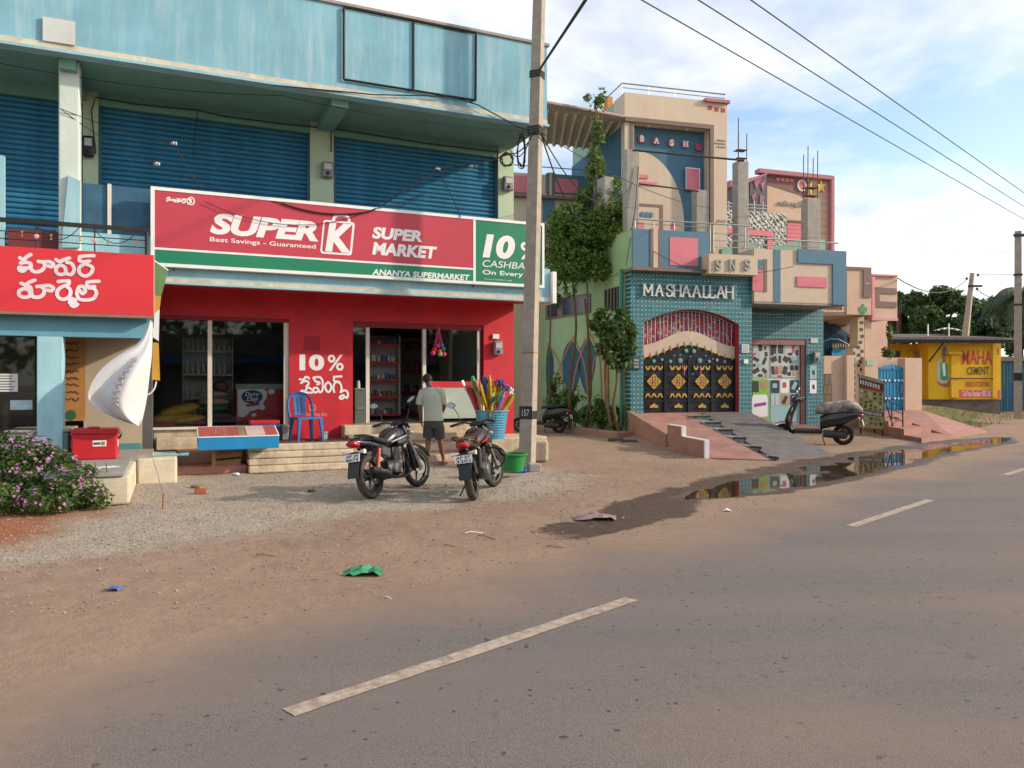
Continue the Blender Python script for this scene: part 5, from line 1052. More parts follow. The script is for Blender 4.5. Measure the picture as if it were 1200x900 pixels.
gr_ = Thing('grille_stand', 'dark narrow metal grille leaning beside the peach wall', 'grille', C, at=(C.X(966, -.6), -.6, 0))
for i in range(8): a = C.XZ(965.5+i*1.45, 438, -.6); gr_.part('bar', MB().tube([(a[0], -.6, C.Z(970, 485, -.6)), (a[0], -.5, a[1])], .014, 5), mat('brown_iron', (.10, .075, .06), .7))
for v in (438.5, 450, 462, 474): a, b = C.XZ(965.5, v, -.6), C.XZ(976, v, -.6); gr_.part('cross_bar', MB().tube([(a[0], -.6, a[1]), (b[0], -.6, a[1])], .014, 5), MATS['brown_iron'])
SG = Thing('small_gate', 'small bright blue double gate with rounded top in the peach wall', 'gate', C, at=(C.X(1045, -.35), -.35, 0))
for s_, (ua, ub_, um) in enumerate(((1030, 1044.7, 1034), (1045.3, 1060, 1056))):
    hi, lo = C.Z(1045, 427, -.35), C.Z(1045, 432, -.35); zg0 = C.Z(1045, 481, -.35); xa, xb = C.X(ua, -.35), C.X(ub_, -.35); xm_ = (xa+xb)/2
    leaf = SG.part('gate_leaf', MB().prism([(xa, zg0), (xb, zg0), (xb, hi if s_ == 0 else lo), (xm_, (hi*.75+lo*.25)), (xa, lo if s_ == 0 else hi)], -.35, -.31), MATS['bright_blue_gate'])
    for v in (432.5, 445.5, 466.5): z = C.Z(1045, v, -.35); SG.part('gate_rail', MB().box(xa+.02, xb-.02, -.37, -.352, z-.03, z+.03), mat('blue_gate_rail', (.015, .17, .33), .5), leaf)
    for k in range(4): x = xa+(xb-xa)*(k+.5)/4; SG.part('gate_stile', MB().box(x-.012, x+.012, -.362, -.352, zg0+.03, lo-.05), MATS['blue_gate_rail'], leaf)
    for k in range(3):
        for v in (446, 467): a = C.XZ(ua+3+k*4.4, v, -.37); SG.part('gold_stud', MB().lathe([(.001, -.03), (.035, -.02), (.035, 0)], (a[0], -.37, a[1]), 8, 'y'), WHT, leaf)
    a = C.XZ(um, 456, -.37); SG.part('handle', MB().box(a[0]-.03, a[0]+.03, -.4, -.352, a[1]-.12, a[1]+.12), GREYP, leaf)
# pink ramp and steps before the small gate
e0, e1 = C.P(C.X(1029, -.5), -.5), C.P(C.X(1081, -.5), -.5); zt_ = C.Z(1045, 481, -.35)
structure('pink_gate_ramp', MB().zprism([e0[:2], e1[:2], G(1156, 507), G(1115, 514)], -.1, [zt_, zt_, .06, .06]), PINKP)
rs = Thing('side_steps', 'short pink steps descending beside the small gate ramp', 'steps', WF, at=(*G(1100, 516), 0))
f0, f1 = G(1080, 519), G(1116, 515); w0, w1 = C.P(C.X(1010, -.6), -.6), e0
for i in range(4):
    t0, t1 = i/4, (i+1)/4; q = lambda a, b, t: (a[0]*(1-t)+b[0]*t, a[1]*(1-t)+b[1]*t)
    rs.part('step', MB().zprism([q(f0, w0, t0), q(f1, w1, t0), q(f1, w1, t1), q(f0, w0, t1)], -.1, zt_*(i+1)/4-.04), PINKP)
structure('pink_forecourt', MB().zprism([C.P(C.X(940, -1), -1.0)[:2], C.P(C.X(1013, -.6), -.6)[:2], G(1075, 516), G(1000, 500)], -.1, [.25, .42, .05, .14]), PINKP)
hr = Thing('hand_rail', 'thin black handrail beside the small gate steps', 'railing', WF, at=(*G(1058, 505, .15), 0))
def wp(u, v, Y): return AT(u, v, Y)
hr.part('rail', MB().tube([wp(1039, 470, 24.5), wp(1058, 476, 22.5)], .02, 6).tube([wp(1040, 478, 24.5), wp(1058, 485, 22.5)], .014, 6).tube([wp(1040, 487, 24.5), wp(1058, 494, 22.5)], .014, 6), BLACK)
for u, v, Y, vb in ((1058, 476, 22.5, 503), (1045, 472, 23.9, 499)): hr.part('post', MB().tube([wp(u, v, Y), wp(u, vb, Y)], .02, 6), BLACK)

# ------------------------------------------------------------ standing advertisement board
gy0 = AT(1036, 509, 22.6)[:2]; gx0_ = AT(1007, 501, 23.6)[:2]
AB = Frame(gx0_[0], gx0_[1], math.degrees(math.atan2(gy0[1]-gx0_[1], gy0[0]-gx0_[0])))
Lb = math.hypot(gy0[0]-gx0_[0], gy0[1]-gx0_[1]); zt0 = AT(1007, 438, gx0_[1])[2]; zt1 = AT(1038.5, 446, gy0[1])[2]
z0_ = .22
ab = Thing('advert_board', 'tall printed electrical shop advert board standing by the pink steps', 'sign', AB)
ab.part('board', MB().prism([(0, z0_), (Lb, z0_), (Lb, zt1), (0, zt0)], -.02, .02), mat('olive_print', (.42, .36, .14), .7, v=.25, s=3))
def band(f0, f1, m, name): # fractions of height from the top
    a0, a1 = zt0+(z0_-zt0)*f0, zt0+(z0_-zt0)*f1; c0, c1 = zt1+(z0_-zt1)*f0, zt1+(z0_-zt1)*f1
    return ab.part(name, MB().prism([(.01, a1), (Lb-.01, c1), (Lb-.01, c0), (.01, a0)], -.026, -.021), m)
band(.02, .07, mat('grey_print', (.35, .33, .31), .7, b=0), 'top_strip'); hb = band(.07, .21, mat('maroon_print', (.10, .035, .035), .7, b=0), 'title_band'); band(.21, .26, mat('red_print', (.35, .07, .06), .7, b=0), 'sub_band'); nb = band(.66, .75, INK, 'name_band')
mb = MB(); rr = random.Random(5)
for i in range(8):
    x = Lb*(.10+.105*i); z = zt0+(z0_-zt0)*.14+(zt1-zt0)*x/Lb; w = Lb*.045
    mb.ribbon([(x-w*.6, z+.04), (x-w*.2, z+.06), (x+w*.5, z+.02), (x, z-.05), (x-w*.6, z-.03), (x-w*.3, z+.01)], .03, -.028-.0008*i)
ab.part('telugu_lettering', mb, WHT, hb)
zn = lambda f, x: zt0+(z0_-zt0)*f+(zt1-zt0)*x/Lb*(1-f)
m_ = text_fit('STATIONARY & BOOK', .05, Lb-.05, zn(.735, 0), zn(.68, 0), -.027, .01); m_.v = [(x, y, z+(zt1-zt0)*x/Lb*.3) for x, y, z in m_.v]; ab.part('lettering', m_, WHT, nb)
cols = [BK, mat('print_blue', (.05, .13, .18), .6, b=0), mat('print_green', (.07, .16, .08), .6, b=0), WP, mat('print_rust', (.35, .12, .06), .6, b=0)]
for f in (.32, .40, .49, .57, .62, .82, .91):
    for k in range(5):
        x = Lb*(.12+.19*k)+rr.uniform(-.03, .03); z = zn(f, x)+rr.uniform(-.03, .03); w, h_ = rr.uniform(.05, .09), rr.uniform(.035, .06)
        ab.part('printed_goods', MB().prism([(x+w*math.cos(R(t))*rr.uniform(.7, 1.1), z+h_*math.sin(R(t))*rr.uniform(.7, 1.1)) for t in range(0, 360, 45)], -.027, -.021), cols[rr.randrange(5)])
for x in (.06, Lb-.06): ab.part('leg', MB().tube([(x, 0, .0), (x, 0, z0_+.1)], .022, 6), BLACK)
for x in (.1, Lb-.1): ab.part('back_leg', MB().tube([(x, .5, .05), (x, .03, zt0*.7)], .02, 6), BLACK)
ab.part('frame', MB().tube([(0, 0, z0_), (0, 0, zt0)], .018, 4).tube([(Lb, 0, z0_), (Lb, 0, zt1)], .018, 4), BLACK)

# ------------------------------------------------------------ yellow painted building
Y_ = Frame(*AT(1088, 450, 36)[:2], 4)
YEL = mat('yellow_wall_paint', (.72, .43, .015), .75, v=.1, s=1); YD = mat('yellow_wall_shaded', (.62, .34, .02), .8, v=.14)  # second yellow is darkened: shade of the recessed left wall put into its colour
zr2 = Y_.Z(1088, 402, 0); zb2 = Y_.Z(1100, 468, 0); xe = Y_.X(1173, 0)
yh = Thing('yellow_building', 'low yellow building with painted cement advertisement under a dark sheet roof', 'building', Y_)
AW = yh.part('advert_wall', MB().box(0, xe, 0, 5, zb2, zr2), YEL); yh.part('plinth', MB().box(-3.2, xe, .06, 5, -.1, zb2-.002), mat('dark_stone_plinth', (.11, .09, .075), .9, v=.35, b=.5, bs=12))
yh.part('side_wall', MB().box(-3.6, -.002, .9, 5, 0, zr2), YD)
RF = mat('grey_sheet_roof', (.20, .175, .15), .85, v=.25, s=3); zr3 = Y_.Z(1088, 391.5, -.6)
yh.part('roof', MB().add([(-4, -.75, zr2+.12), (xe+.15, -.75, zr2+.12), (xe+.15, 5, 4.12), (-4, 5, 4.12), (-4, -.75, zr2+.20), (xe+.15, -.75, zr2+.20), (xe+.15, 5, 4.2), (-4, 5, 4.2)], [(0,3,2,1),(4,5,6,7),(0,1,5,4),(1,2,6,5),(2,3,7,6),(3,0,4,7)]), RF)
yh.part('eave_beam', MB().box(-4, xe+.12, -.7, -.5, zr2-.02, zr2+.12), mat('dark_eave', (.035, .03, .028), .8))
for k in range(26): x = -3.9+k*.28; yh.part('roof_ridge', MB().tube([(x, -.78, zr2+.205), (x, 5, 4.205)], .03, 5), RF)
yh.part('window', pb(Y_, 1038, 411.5, 1055, 421, .86, .9), mat('window_dark', (.02, .02, .025), .3)); yh.part('meter_box', pb(Y_, 1074.5, 412, 1080.5, 420, .7, .9), GREYP)
yh.part('pilaster', pb(Y_, 1115, 413.5, 1123.5, 466, -.14, -.002), YEL); yh.part('pilaster', pb(Y_, 1163.5, 404, 1168.5, 466, -.06, -.002), YEL); yh.part('ledge', pb(Y_, 1112, 412.5, 1128, 415, -.3, -.002), YEL)
yh.part('strut', MB().tube([(Y_.X(1088.5, -.1), -.1, Y_.Z(1088, 424, -.1)), (Y_.X(1106, -.6), -.6, zr2)], .035, 6), IRON)
CR = mat('painted_coral_band', (.62, .12, .09), .7, v=.1)
yh.part('coral_band', pb(Y_, 1113.5, 457, 1172.5, 466.5, -.008, -.002), CR, AW)
yh.part('cable_line', pb(Y_, 1113.5, 443, 1164, 444.2, -.16, -.145), IRON)
def wtx(s, u0, v0, u1, v1, m, bold): xa, za = Y_.XZ(u0, v0, -.01); xb, zb = Y_.XZ(u1, v1, -.01); yh.part('painted_lettering', text_fit(s, xa, xb, zb, za, -.009, bold, 0, .004), m, AW)
RD = mat('painted_red', (.55, .05, .04), .7, b=0); DN = mat('painted_dark', (.06, .05, .03), .7, b=0)
wtx('MAHA', 1127.5, 410.5, 1163, 427, RD, .015); wtx('CEMENT', 1133.5, 430, 1159, 439, DN, .01); wtx('BUILD IT STRONG', 1132.5, 447, 1160, 453.2, RD, .005); wtx('Toll Free Number : 800 208 2532', 1127.5, 457.8, 1167.5, 464.5, WHT, .0); wtx('C', 1163.8, 405.5, 1167.5, 416, RD, .05)
for k in range(3): yh.part('painted_mark', pb(Y_, 1167.8, 408+k*2.6, 1170.5, 409.5+k*2.6, -.011, -.008), DN, AW)
# painted mason figure: flat wall painting
fig = [([(1098, 424), (1104, 421), (1109, 423), (1111.5, 434), (1113, 446), (1113.5, 452), (1110, 453.5), (1106, 453), (1099.5, 449), (1097.5, 440)], mat('mural_shirt', (.55, .47, .36), .7, b=0), 0), ([(1102, 425), (1106, 424), (1110.5, 426), (1111, 444), (1107, 446), (1102, 444.5)], mat('mural_green', (.06, .34, .14), .7, b=0), 1), ([(1104, 426), (1107.5, 425), (1108.5, 440), (1105.5, 441)], WHT, 2),
       ([(1104.5, 417), (1108, 417), (1108.5, 423), (1106.5, 426), (1104.2, 423)], mat('mural_skin', (.30, .16, .10), .7, b=0), 2), ([(1103.5, 416), (1104.5, 408), (1107.5, 404.5), (1110, 409), (1109.5, 417), (1106, 418)], mat('mural_cap', (.20, .17, .19), .7, b=0), 3),
       ([(1098, 446), (1103, 449.5), (1110, 449), (1113.2, 444.5), (1113.2, 453), (1108, 454), (1101, 451.5)], MATS['mural_skin'], 3)]
for poly, m, k in fig: yh.part('mural_patch', MB().prism([Y_.XZ(u, v, -.01) for u, v in poly], -.006-.0015*k, -.002-.0004*k), m, AW)
# blue sheet fence and roofing further right
bf = Thing('blue_sheet_fence', 'blue corrugated metal sheet fence right of the yellow building', 'fence', Y_, at=(xe+.3, 1, 0))
for k in range(12): x = xe+.3+k*.32; bf.part('sheet', MB().loft([[(x+i*.04, 1+.03*math.sin(i*math.pi/2), z) for i in range(8)]+[(x+(7-i)*.04, 1.02+.03*math.sin((7-i)*math.pi/2), z) for i in range(8)] for z in (.2, Y_.Z(1175, 424, 1))]), mat('blue_sheet', (.03, .14, .27), .5, v=.2))
bf.part('grey_roof', MB().box(xe+.1, xe+5, .8, 4, Y_.Z(1175, 423, 1), Y_.Z(1175, 418, 1)), RF)
ws = Thing('white_roof_sheet', 'crumpled white sheet lying on the grey roof', 'sheet', Y_, at=(Y_.X(1097, 1), 1, zr3+.2))
gx_ = [[(Y_.X(1094+i*3.1, 1.5+j*.5), 1.5+j*.5, zr3+.30+.04*j+.22*abs(math.sin(i*1.7+j))*math.sin(math.pi*i/11)*.8) for i in range(12)] for j in range(4)]
ws.part('sheet', MB().loft(gx_, closed=False), WHT, sm=True)
for u, v0 in ((1087.5, 380), (1112, 379)): a = Y_.XZ(u, v0, 1); solo('roof_pipe', MB().tube([(a[0], 1, zr3), (a[0], 1, a[1]), (a[0]+(.55 if u < 1090 else 0), 1, a[1]-.0 if u > 1090 else a[1]-.42)] if u > 1090 else [(a[0], 1, zr3), (a[0], 1, a[1])], .03, 6), WHT, 'white pipe standing on the grey roof, %s of the two' % ('left' if u < 1090 else 'right'), 'pipe', Y_, at=(a[0], 1, zr3))
# ------------------------------------------------------------ vegetation
def leaves(blobs, n, s, seed, gap=.0, fr=1.2, up=.5, shell=.45, asp=.45):
    """many leaf-sized kites spread through ellipsoids, thinned by noise so that gaps stay open"""
    rr = random.Random(seed); mb = MB(); v = []; f = []; wts = [b[3]*b[4]*b[5] for b in blobs]; cnt = 0; tries = 0
    while cnt < n and tries < n*6:
        tries += 1; b = rr.choices(blobs, wts)[0]
        d = Vector((rr.gauss(0,1), rr.gauss(0,1), rr.gauss(0,1))).normalized(); r = rr.random()**shell
        p = Vector((b[0]+d.x*b[3]*r, b[1]+d.y*b[4]*r, b[2]+d.z*b[5]*r))
        if noise.noise(p*fr+Vector((seed, 0, 0))) < gap: continue
        cnt += 1
        nrm = (d*.7+Vector((rr.gauss(0,.6), rr.gauss(0,.6), up+rr.gauss(0,.6)))).normalized(); t = nrm.orthogonal().normalized(); a = rr.random()*6.28
        t = (t*math.cos(a)+nrm.cross(t)*math.sin(a)); w = nrm.cross(t); L = s*(.6+.8*rr.random()); k = len(v)
        v += [tuple(p-t*L*.5), tuple(p+w*L*asp*.5+nrm*L*.06), tuple(p+t*L*.5), tuple(p-w*L*asp*.5+nrm*L*.06)]; f.append((k, k+1, k+2, k+3))
    mb.v = v; mb.f = f; return mb
LF1 = leafmat('vine_leaf', (.05, .115, .02), (.22, .31, .07), .4); LF2 = leafmat('tree_leaf', (.045, .10, .028), (.13, .20, .06), .35); LF3 = leafmat('bush_leaf', (.03, .07, .015), (.14, .20, .05), .3); LF4 = leafmat('dry_leaf', (.06, .10, .02), (.2, .2, .05))
LFD = leafmat('dark_tree_leaf', (.05, .10, .045), (.13, .20, .09), .4); BARK = mat('brown_bark', (.15, .085, .055), .9, v=.3, b=.4, bs=30)
def stems(t, paths, name='stem', m=BARK):
    for pts, r0, r1 in paths:
        P_ = smooth(pts, 4); n = len(P_); t.part(name, MB().tube(P_, [r0+(r1-r0)*i/(n-1) for i in range(n)], 7), m, sm=True)
def wv(u, v, Y): return AT(u, v, Y)
# big climber on the green side wall
vy = 22.6
cl = Thing('climbing_plant', 'big dark climber hanging over the green side wall and up a column', 'climber', WF, at=(*G(690, 512), .2))
def bl(u, v, Y, ru, rv, rd=None): p = AT(u, v, Y); k = Y/FPX; return (p[0], p[1], p[2], ru*k, (rd or ru)*k, rv*k)
cl.part('crown', leaves([bl(686, 285, vy+.4, 46, 38, 30), bl(668, 262, vy+.6, 28, 26), bl(712, 262, vy, 24, 30), bl(672, 318, vy+.3, 26, 14), bl(700, 312, vy, 22, 18), bl(655, 290, vy+1.2, 22, 40), bl(730, 250, vy-.2, 12, 22)], 15500, .125, 3, -.16, 2.6), LF1)
cl.part('upper_shoots', leaves([bl(698, 200, vy+1, 13, 30, 12), bl(700, 165, vy+1, 9, 25, 9), bl(699, 130, vy+1, 8, 18, 8), bl(692, 116, vy+1, 10, 7, 8), bl(705, 112, vy+1, 7, 10, 7), bl(716, 228, vy+.8, 18, 22), bl(686, 235, vy+1, 14, 18)], 3300, .14, 5, -.15, 3), LF1)
cl.part('trailing_leaves', leaves([bl(668, 335, vy+.3, 9, 16, 6), bl(652, 345, vy+.8, 8, 20, 6), bl(704, 335, vy-.1, 7, 14, 5)], 700, .10, 6, -.05, 3), LF4)
stems(cl, [([wv(667, 503, vy+.4), wv(669, 440, vy+.3), wv(675, 385, vy+.3), wv(671, 330, vy+.3)], .05, .03), ([wv(693, 500, vy), wv(690, 450, vy), wv(689, 390, vy), wv(688, 330, vy)], .045, .03), ([wv(684, 503, vy+.1), wv(692, 460, vy), wv(690, 400, vy), wv(685, 350, vy)], .05, .03), ([wv(645, 500, vy+.9), wv(644, 430, vy+.9), wv(646, 340, vy+.9)], .035, .025), ([wv(698, 330, vy), wv(699, 240, vy+.7), wv(698, 130, vy+1)], .06, .02)])
# small tree by the gate pillar
ty = 21.0
tr = Thing('young_tree', 'small leafy tree with twin thin trunks beside the tiled gate pillar', 'tree', WF, at=(*AT(722, 508, ty)[:2], .15))
tr.part('crown', leaves([bl(718, 392, ty, 20, 20, 17), bl(736, 388, ty, 11, 14, 10), bl(700, 380, ty, 11, 8), bl(726, 422, ty, 15, 13, 12), bl(706, 368, ty, 12, 7), bl(728, 372, ty, 9, 11), bl(741, 408, ty, 7, 9), bl(704, 410, ty, 9, 12)], 2900, .17, 11, -.16, 3.2), LF2)
stems(tr, [([wv(725, 506, ty), wv(719, 475, ty), wv(723, 445, ty), wv(721, 410, ty)], .05, .03), ([wv(716, 500, ty), wv(711, 470, ty), wv(709, 430, ty), wv(713, 400, ty)], .04, .025)], 'trunk')
# shrubs in the planter
sh = [(655, 470, 18, 30, 'tall dark leafy shrub nearest the parked scooter in the planter'), (672, 476, 16, 26, 'upright dark shrub below the blue pointed panels'), (690, 488, 14, 14, 'low loose shrub in the middle of the pink planter'), (706, 484, 14, 18, 'dense green shrub in front of the orange trim post'), (722, 490, 13, 14, 'low shrub around the foot of the twin trunk tree'), (737, 488, 5, 12, 'narrow shrub beside the teal tiled pillar')]
for i, (u, v, ru, rv, lab) in enumerate(sh):
    Yp = 23.6-.42*i; t = Thing('planter_shrub', lab, 'shrub', WF, at=(*AT(u, v, Yp)[:2], .2), group='shrubs in the pink planter')
    t.part('foliage', leaves([bl(u, v, Yp, ru, rv, 8), bl(u-4, v-rv*.5, Yp, ru*.6, rv*.7, 6)], 1000 if i < 5 else 300, .115, 20+i, -.1, 3, .9), LF1)
    p = AT(u, v, Yp); stems(t, [([(p[0]+.05*k, p[1], .2), (p[0]+.09*k, p[1]+.02, p[2]), (p[0]+.15*k, p[1], p[2]+rv*.02)], .018, .006) for k in (-1, 0, 1)])
# flowering bush at the lower left
FB = Thing('flowering_bush', 'low dense green bush with many small pink flowers at the annex corner', 'bush', WF, at=(*G(50, 597), 0))
by = 9.75
bb_ = [bl(35, 560, by+.3, 60, 42, 45), bl(-30, 560, by+.3, 60, 46, 45), bl(90, 572, by-.1, 42, 28, 32), bl(35, 530, by+.5, 26, 22), bl(-10, 525, by+.4, 34, 26), bl(60, 585, by-.5, 36, 18), bl(10, 585, by-.45, 40, 20), bl(118, 585, by-.2, 16, 14), bl(58, 528, by+.3, 8, 14), bl(78, 545, by+.2, 14, 16)]
bb_ = [(a, b, max(c, .12), d, e, f) for a, b, c, d, e, f in bb_]
def clip0(mb): mb.v = [(x, y, max(z, .01)) for x, y, z in mb.v]; return mb
FB.part('foliage', clip0(leaves(bb_, 19000, .062, 31, -.16, 4, .6, .35)), LF3)
stems(FB, [([(AT(u, 590, by)[0], by+.1*(k % 3), 0), (AT(u+5, 560, by)[0], by+.1*(k % 3), .3), (AT(u+8, 540, by)[0], by, .55)], .012, .005) for k, u in enumerate(range(-40, 120, 12))], m=mat('green_stem', (.10, .13, .04), .8))
mb = MB(); rr = random.Random(13)
for i in range(330):
    b = rr.choices(bb_, [q[3]*q[5] for q in bb_])[0]; th = rr.uniform(math.pi*1.02, math.pi*1.98); el = rr.uniform(-.25, 1.2)
    d = Vector((math.cos(th)*math.cos(el), math.sin(th)*math.cos(el), math.sin(el))); c = Vector((b[0]+d.x*b[3]*1.03, b[1]+d.y*b[4]*1.03, b[2]+d.z*b[5]*1.03))
    if c.z < .1: continue
    if any(((c.x-q[0])/q[3])**2+((c.y-q[1])/q[4])**2+((c.z-q[2])/q[5])**2 < .8 for q in bb_ if q is not b): continue
    for _ in range(rr.choice((1, 1, 2, 4))):
        c2 = c+Vector((rr.gauss(0, .025), rr.gauss(0, .015), rr.gauss(0, .02))); nrm = (d+Vector((rr.gauss(0,.4), rr.gauss(0,.4), .3))).normalized(); t = nrm.orthogonal().normalized(); w = nrm.cross(t)
        for k in range(5): a = k*1.2566; e = t*math.cos(a)+w*math.sin(a); g = t*math.cos(a+.5)+w*math.sin(a+.5); h_ = t*math.cos(a-.5)+w*math.sin(a-.5); mb.add([tuple(c2), tuple(c2+h_*.013+nrm*.003), tuple(c2+e*.021), tuple(c2+g*.013+nrm*.003)], [(0, 1, 2, 3)])
FB.part('flowers', mb, leafmat('pink_petal', (.48, .14, .42), (.72, .34, .64), .3), kind='stuff')
# trees beyond the yellow building
def bigtree(u, v, Y, ru, rv, n, leaf, seed, lab, m, lean=0):
    p = AT(u, v, Y); k = Y/FPX; rr = random.Random(seed); z0 = float(ground_z(p[0], p[1]))
    t = Thing('broadleaf_tree', lab, 'tree', WF, at=(p[0], p[1], z0), group='trees beyond the yellow building')
    bs_ = [(p[0]+rr.uniform(-.75, .75)*ru*k, p[1]+rr.uniform(-.6, .6)*ru*k, p[2]+rr.uniform(-.8, .75)*rv*k, ru*k*rr.uniform(.28, .5), ru*k*rr.uniform(.28, .5), rv*k*rr.uniform(.25, .42)) for _ in range(22)]
    t.part('crown', leaves(bs_, int(n*1.7), leaf, seed, -.3, .9), m)
    stems(t, [([(p[0], p[1], z0-.2), (p[0]+.1, p[1], p[2]-rv*k*.6), (p[0]+lean, p[1], p[2]+rv*k*.3)], .22, .06)]+[([(p[0], p[1], p[2]-rv*k*.7), ((p[0]+b[0])/2, (p[1]+b[1])/2, (p[2]+b[2])/2-.1), (b[0], b[1], b[2])], .09, .03) for b in bs_[:5]], 'trunk')
for a in ((1105, 368, 47, 36, 32, 6500, .34, 41, 'rounded light green tree behind the middle of the yellow roof', LF2), (1060, 378, 50, 26, 30, 4200, .34, 42, 'dark tree directly behind the pink framed balcony', LFD), (1150, 378, 52, 34, 30, 5200, .36, 43, 'dark spreading tree behind the leaning roof pole', LFD), (1195, 372, 55, 34, 34, 4500, .38, 44, 'dark tree behind the palm at the right edge', LFD), (1080, 400, 58, 40, 26, 3500, .4, 45, 'low dark tree mass just above the left of the yellow roof', LFD), (1235, 385, 54, 40, 40, 3500, .4, 46, 'dark tree past the right edge by the roadside pole', LFD), (1052, 350, 49, 9, 8, 500, .3, 47, 'thin tree top peeping above the pink balcony corner', LFD)): bigtree(*a)
# coconut palm
pm = Thing('coconut_palm', 'coconut palm with drooping fronds behind the roadside pole', 'palm', WF, at=(*AT(1196, 460, 44)[:2], .5))
pc = Vector(AT(1200, 342, 44)); PF = leafmat('palm_leaf', (.03, .06, .03), (.09, .13, .07), .2)
stems(pm, [([(pc.x+.6, pc.y, .4), (pc.x+.3, pc.y, pc.z*.5), tuple(pc)], .2, .12)], 'trunk')
rr = random.Random(8)
for i in range(17):
    az = i*2.4; el0 = rr.uniform(-.2, .85); L = rr.uniform(2.2, 3.0); pts = []; mb = MB(); q = Vector(pc); el = el0
    for k in range(10):
        pts.append(tuple(q)); q = q+Vector((math.cos(az)*math.cos(el), math.sin(az)*math.cos(el), math.sin(el)))*L/9; el -= .20
    mb.tube(pts, [.03*(1-k/10)+.006 for k in range(10)], 5)
    side_ = Vector((-math.sin(az), math.cos(az), 0))
    for k in range(1, 10):
        for j in range(5):
            a, b = Vector(pts[k-1]), Vector(pts[k]); o_ = a.lerp(b, j/5); ll = .85*math.sin(math.pi*min(1, (k+.6)/10.5))+.12
            for s_ in (-1, 1):
                e = o_+side_*s_*ll*.42+(b-a).normalized()*ll*.42+Vector((0, 0, -ll*.7)); w = (b-a).normalized()*.035; mb.add([tuple(o_-w), tuple(o_+w), tuple(e)], [(0, 1, 2)])
    pm.part('frond', mb, PF)
# grass at the yellow building
mb = MB(); rr = random.Random(17); n = 0
while n < 7000:
    u = rr.uniform(1085, 1330); v = 471+rr.random()**1.5*38; X, Yg = G(u, v, .45); X += 0
    p, q = (X+Yg)*SQ, (Yg-X)*SQ
    n += 1
    if q < 7.6 or Yg > 35.2 or noise.noise(Vector((X*.5, Yg*.5, 0))) < -.05: continue
    z = float(ground_z(X, Yg)); h_ = rr.uniform(.05, .2); a = rr.random()*6.28; dx, dy = math.cos(a)*.02, math.sin(a)*.02
    mb.add([(X-dx, Yg-dy, z), (X+dx, Yg+dy, z), (X+rr.gauss(0, .06), Yg+rr.gauss(0, .06), z+h_)], [(0, 1, 2)])
gs = link('grass', mesh('grass', mb, leafmat('dry_grass', (.10, .12, .03), (.26, .23, .08), .3))); gs['kind'] = 'stuff'; tagit(gs, 'short patchy grass before the yellow building', 'grass')
# thin weed plant beside the small gate
wd_ = Thing('creeper_pole_plant', 'thin tall creeper rising above the small blue gate', 'plant', WF, at=(*C.P(C.X(1042, 0), .3)[:2], .5))
wY = C.P(C.X(1042, 0), .3)[1]; stems(wd_, [([wv(1042, 430, wY), wv(1043, 400, wY), wv(1042.5, 377, wY)], .02, .01)]); wd_.part('foliage', leaves([bl(1041, 414, wY, 7, 10), bl(1042, 392, wY, 3, 18)], 420, .13, 51, -.2, 3), LF4)
bs2 = Thing('porch_shrub', 'small yellow green shrub beside the chequered pillar', 'shrub', WF, at=(*C.P(C.X(999, .6), .6)[:2], .5)); wY = C.P(C.X(999, .6), .6)[1]
bs2.part('foliage', leaves([bl(999, 397, wY, 6, 12), bl(1001, 388, wY, 5, 8)], 420, .12, 52, -.2, 3), LF4); stems(bs2, [([wv(1000, 480, wY), wv(999, 420, wY), wv(999, 395, wY)], .03, .015)])

# ------------------------------------------------------------ poles and cables
WIRE = mat('black_cable', (.02, .02, .02), .6, b=0); WIREG = mat('grey_cable', (.16, .16, .16), .6, b=0)
def sagline(a, b, sag=.15, n=14): return [tuple(Vector(a).lerp(Vector(b), i/n)-Vector((0, 0, sag*4*(i/n)*(1-i/n)))) for i in range(n+1)]
def cable(pts, r, lab, name='cable', m=WIRE, grp=None):
    p0 = pts[0]; return solo(name, MB().tube(pts, r, 5), m, lab, 'cable', WF, at=p0, group=grp, sm=True)
PY = 14.2; b_ = AT(617.6, 548, PY); t_ = AT(632.5, -25, PY)
mp_ = Thing('utility_pole', 'tall square concrete utility pole in front of the supermarket corner', 'pole', WF, at=(b_[0], b_[1], 0))
def sect(c, a, w, d): return [(c[0]+math.cos(a)*x-math.sin(a)*y, c[1]+math.sin(a)*x+math.cos(a)*y, c[2]) for x, y in ((-w/2, -d/2), (w/2, -d/2), (w/2, d/2), (-w/2, d/2))]
PA = R(-24)
def pcen(f): return [b_[i]+(t_[i]-b_[i])*f for i in (0, 1)]+[0+(t_[2])*f]
PCON = mat('pole_concrete', (.36, .31, .25), .92, v=.22, s=6, b=.4, bs=30)
mp_.part('shaft', MB().loft([sect(pcen(f), PA, .255-.075*f, .25-.07*f) for f in (-.02, .3, .6, 1)]), PCON, bev=.012)
def band_(f, h_, g, m, name): return mp_.part(name, MB().loft([sect([*pcen(f)[:2], pcen(f)[2]+dz], PA, .255-.075*f+g, .25-.07*f+g) for dz in (0, h_)]), m)
zf = lambda v: (H+(450-v)/FPX*PY)/t_[2]
nbp = band_(zf(491), .24, .006, BLACK, 'number_band')
f_ = zf(484); cc_ = pcen(f_); nx, ny = math.cos(PA), math.sin(PA)
m_ = text_fit('157', -.075, .075, -.05, .07, 0, .01, .1, .004); dd = .25/2-.035*f_+.012
m_.v = [(cc_[0]+nx*x+(-math.sin(PA))*(y-dd), cc_[1]+ny*x+math.cos(PA)*(y-dd), cc_[2]+z) for x, y, z in m_.v]; mp_.part('pole_number', m_, mat('chalk_paint', (.5, .5, .48), .8), nbp)
for v in (92, 89, 86): band_(zf(v), .03, .03, WIRE, 'wire_binding')
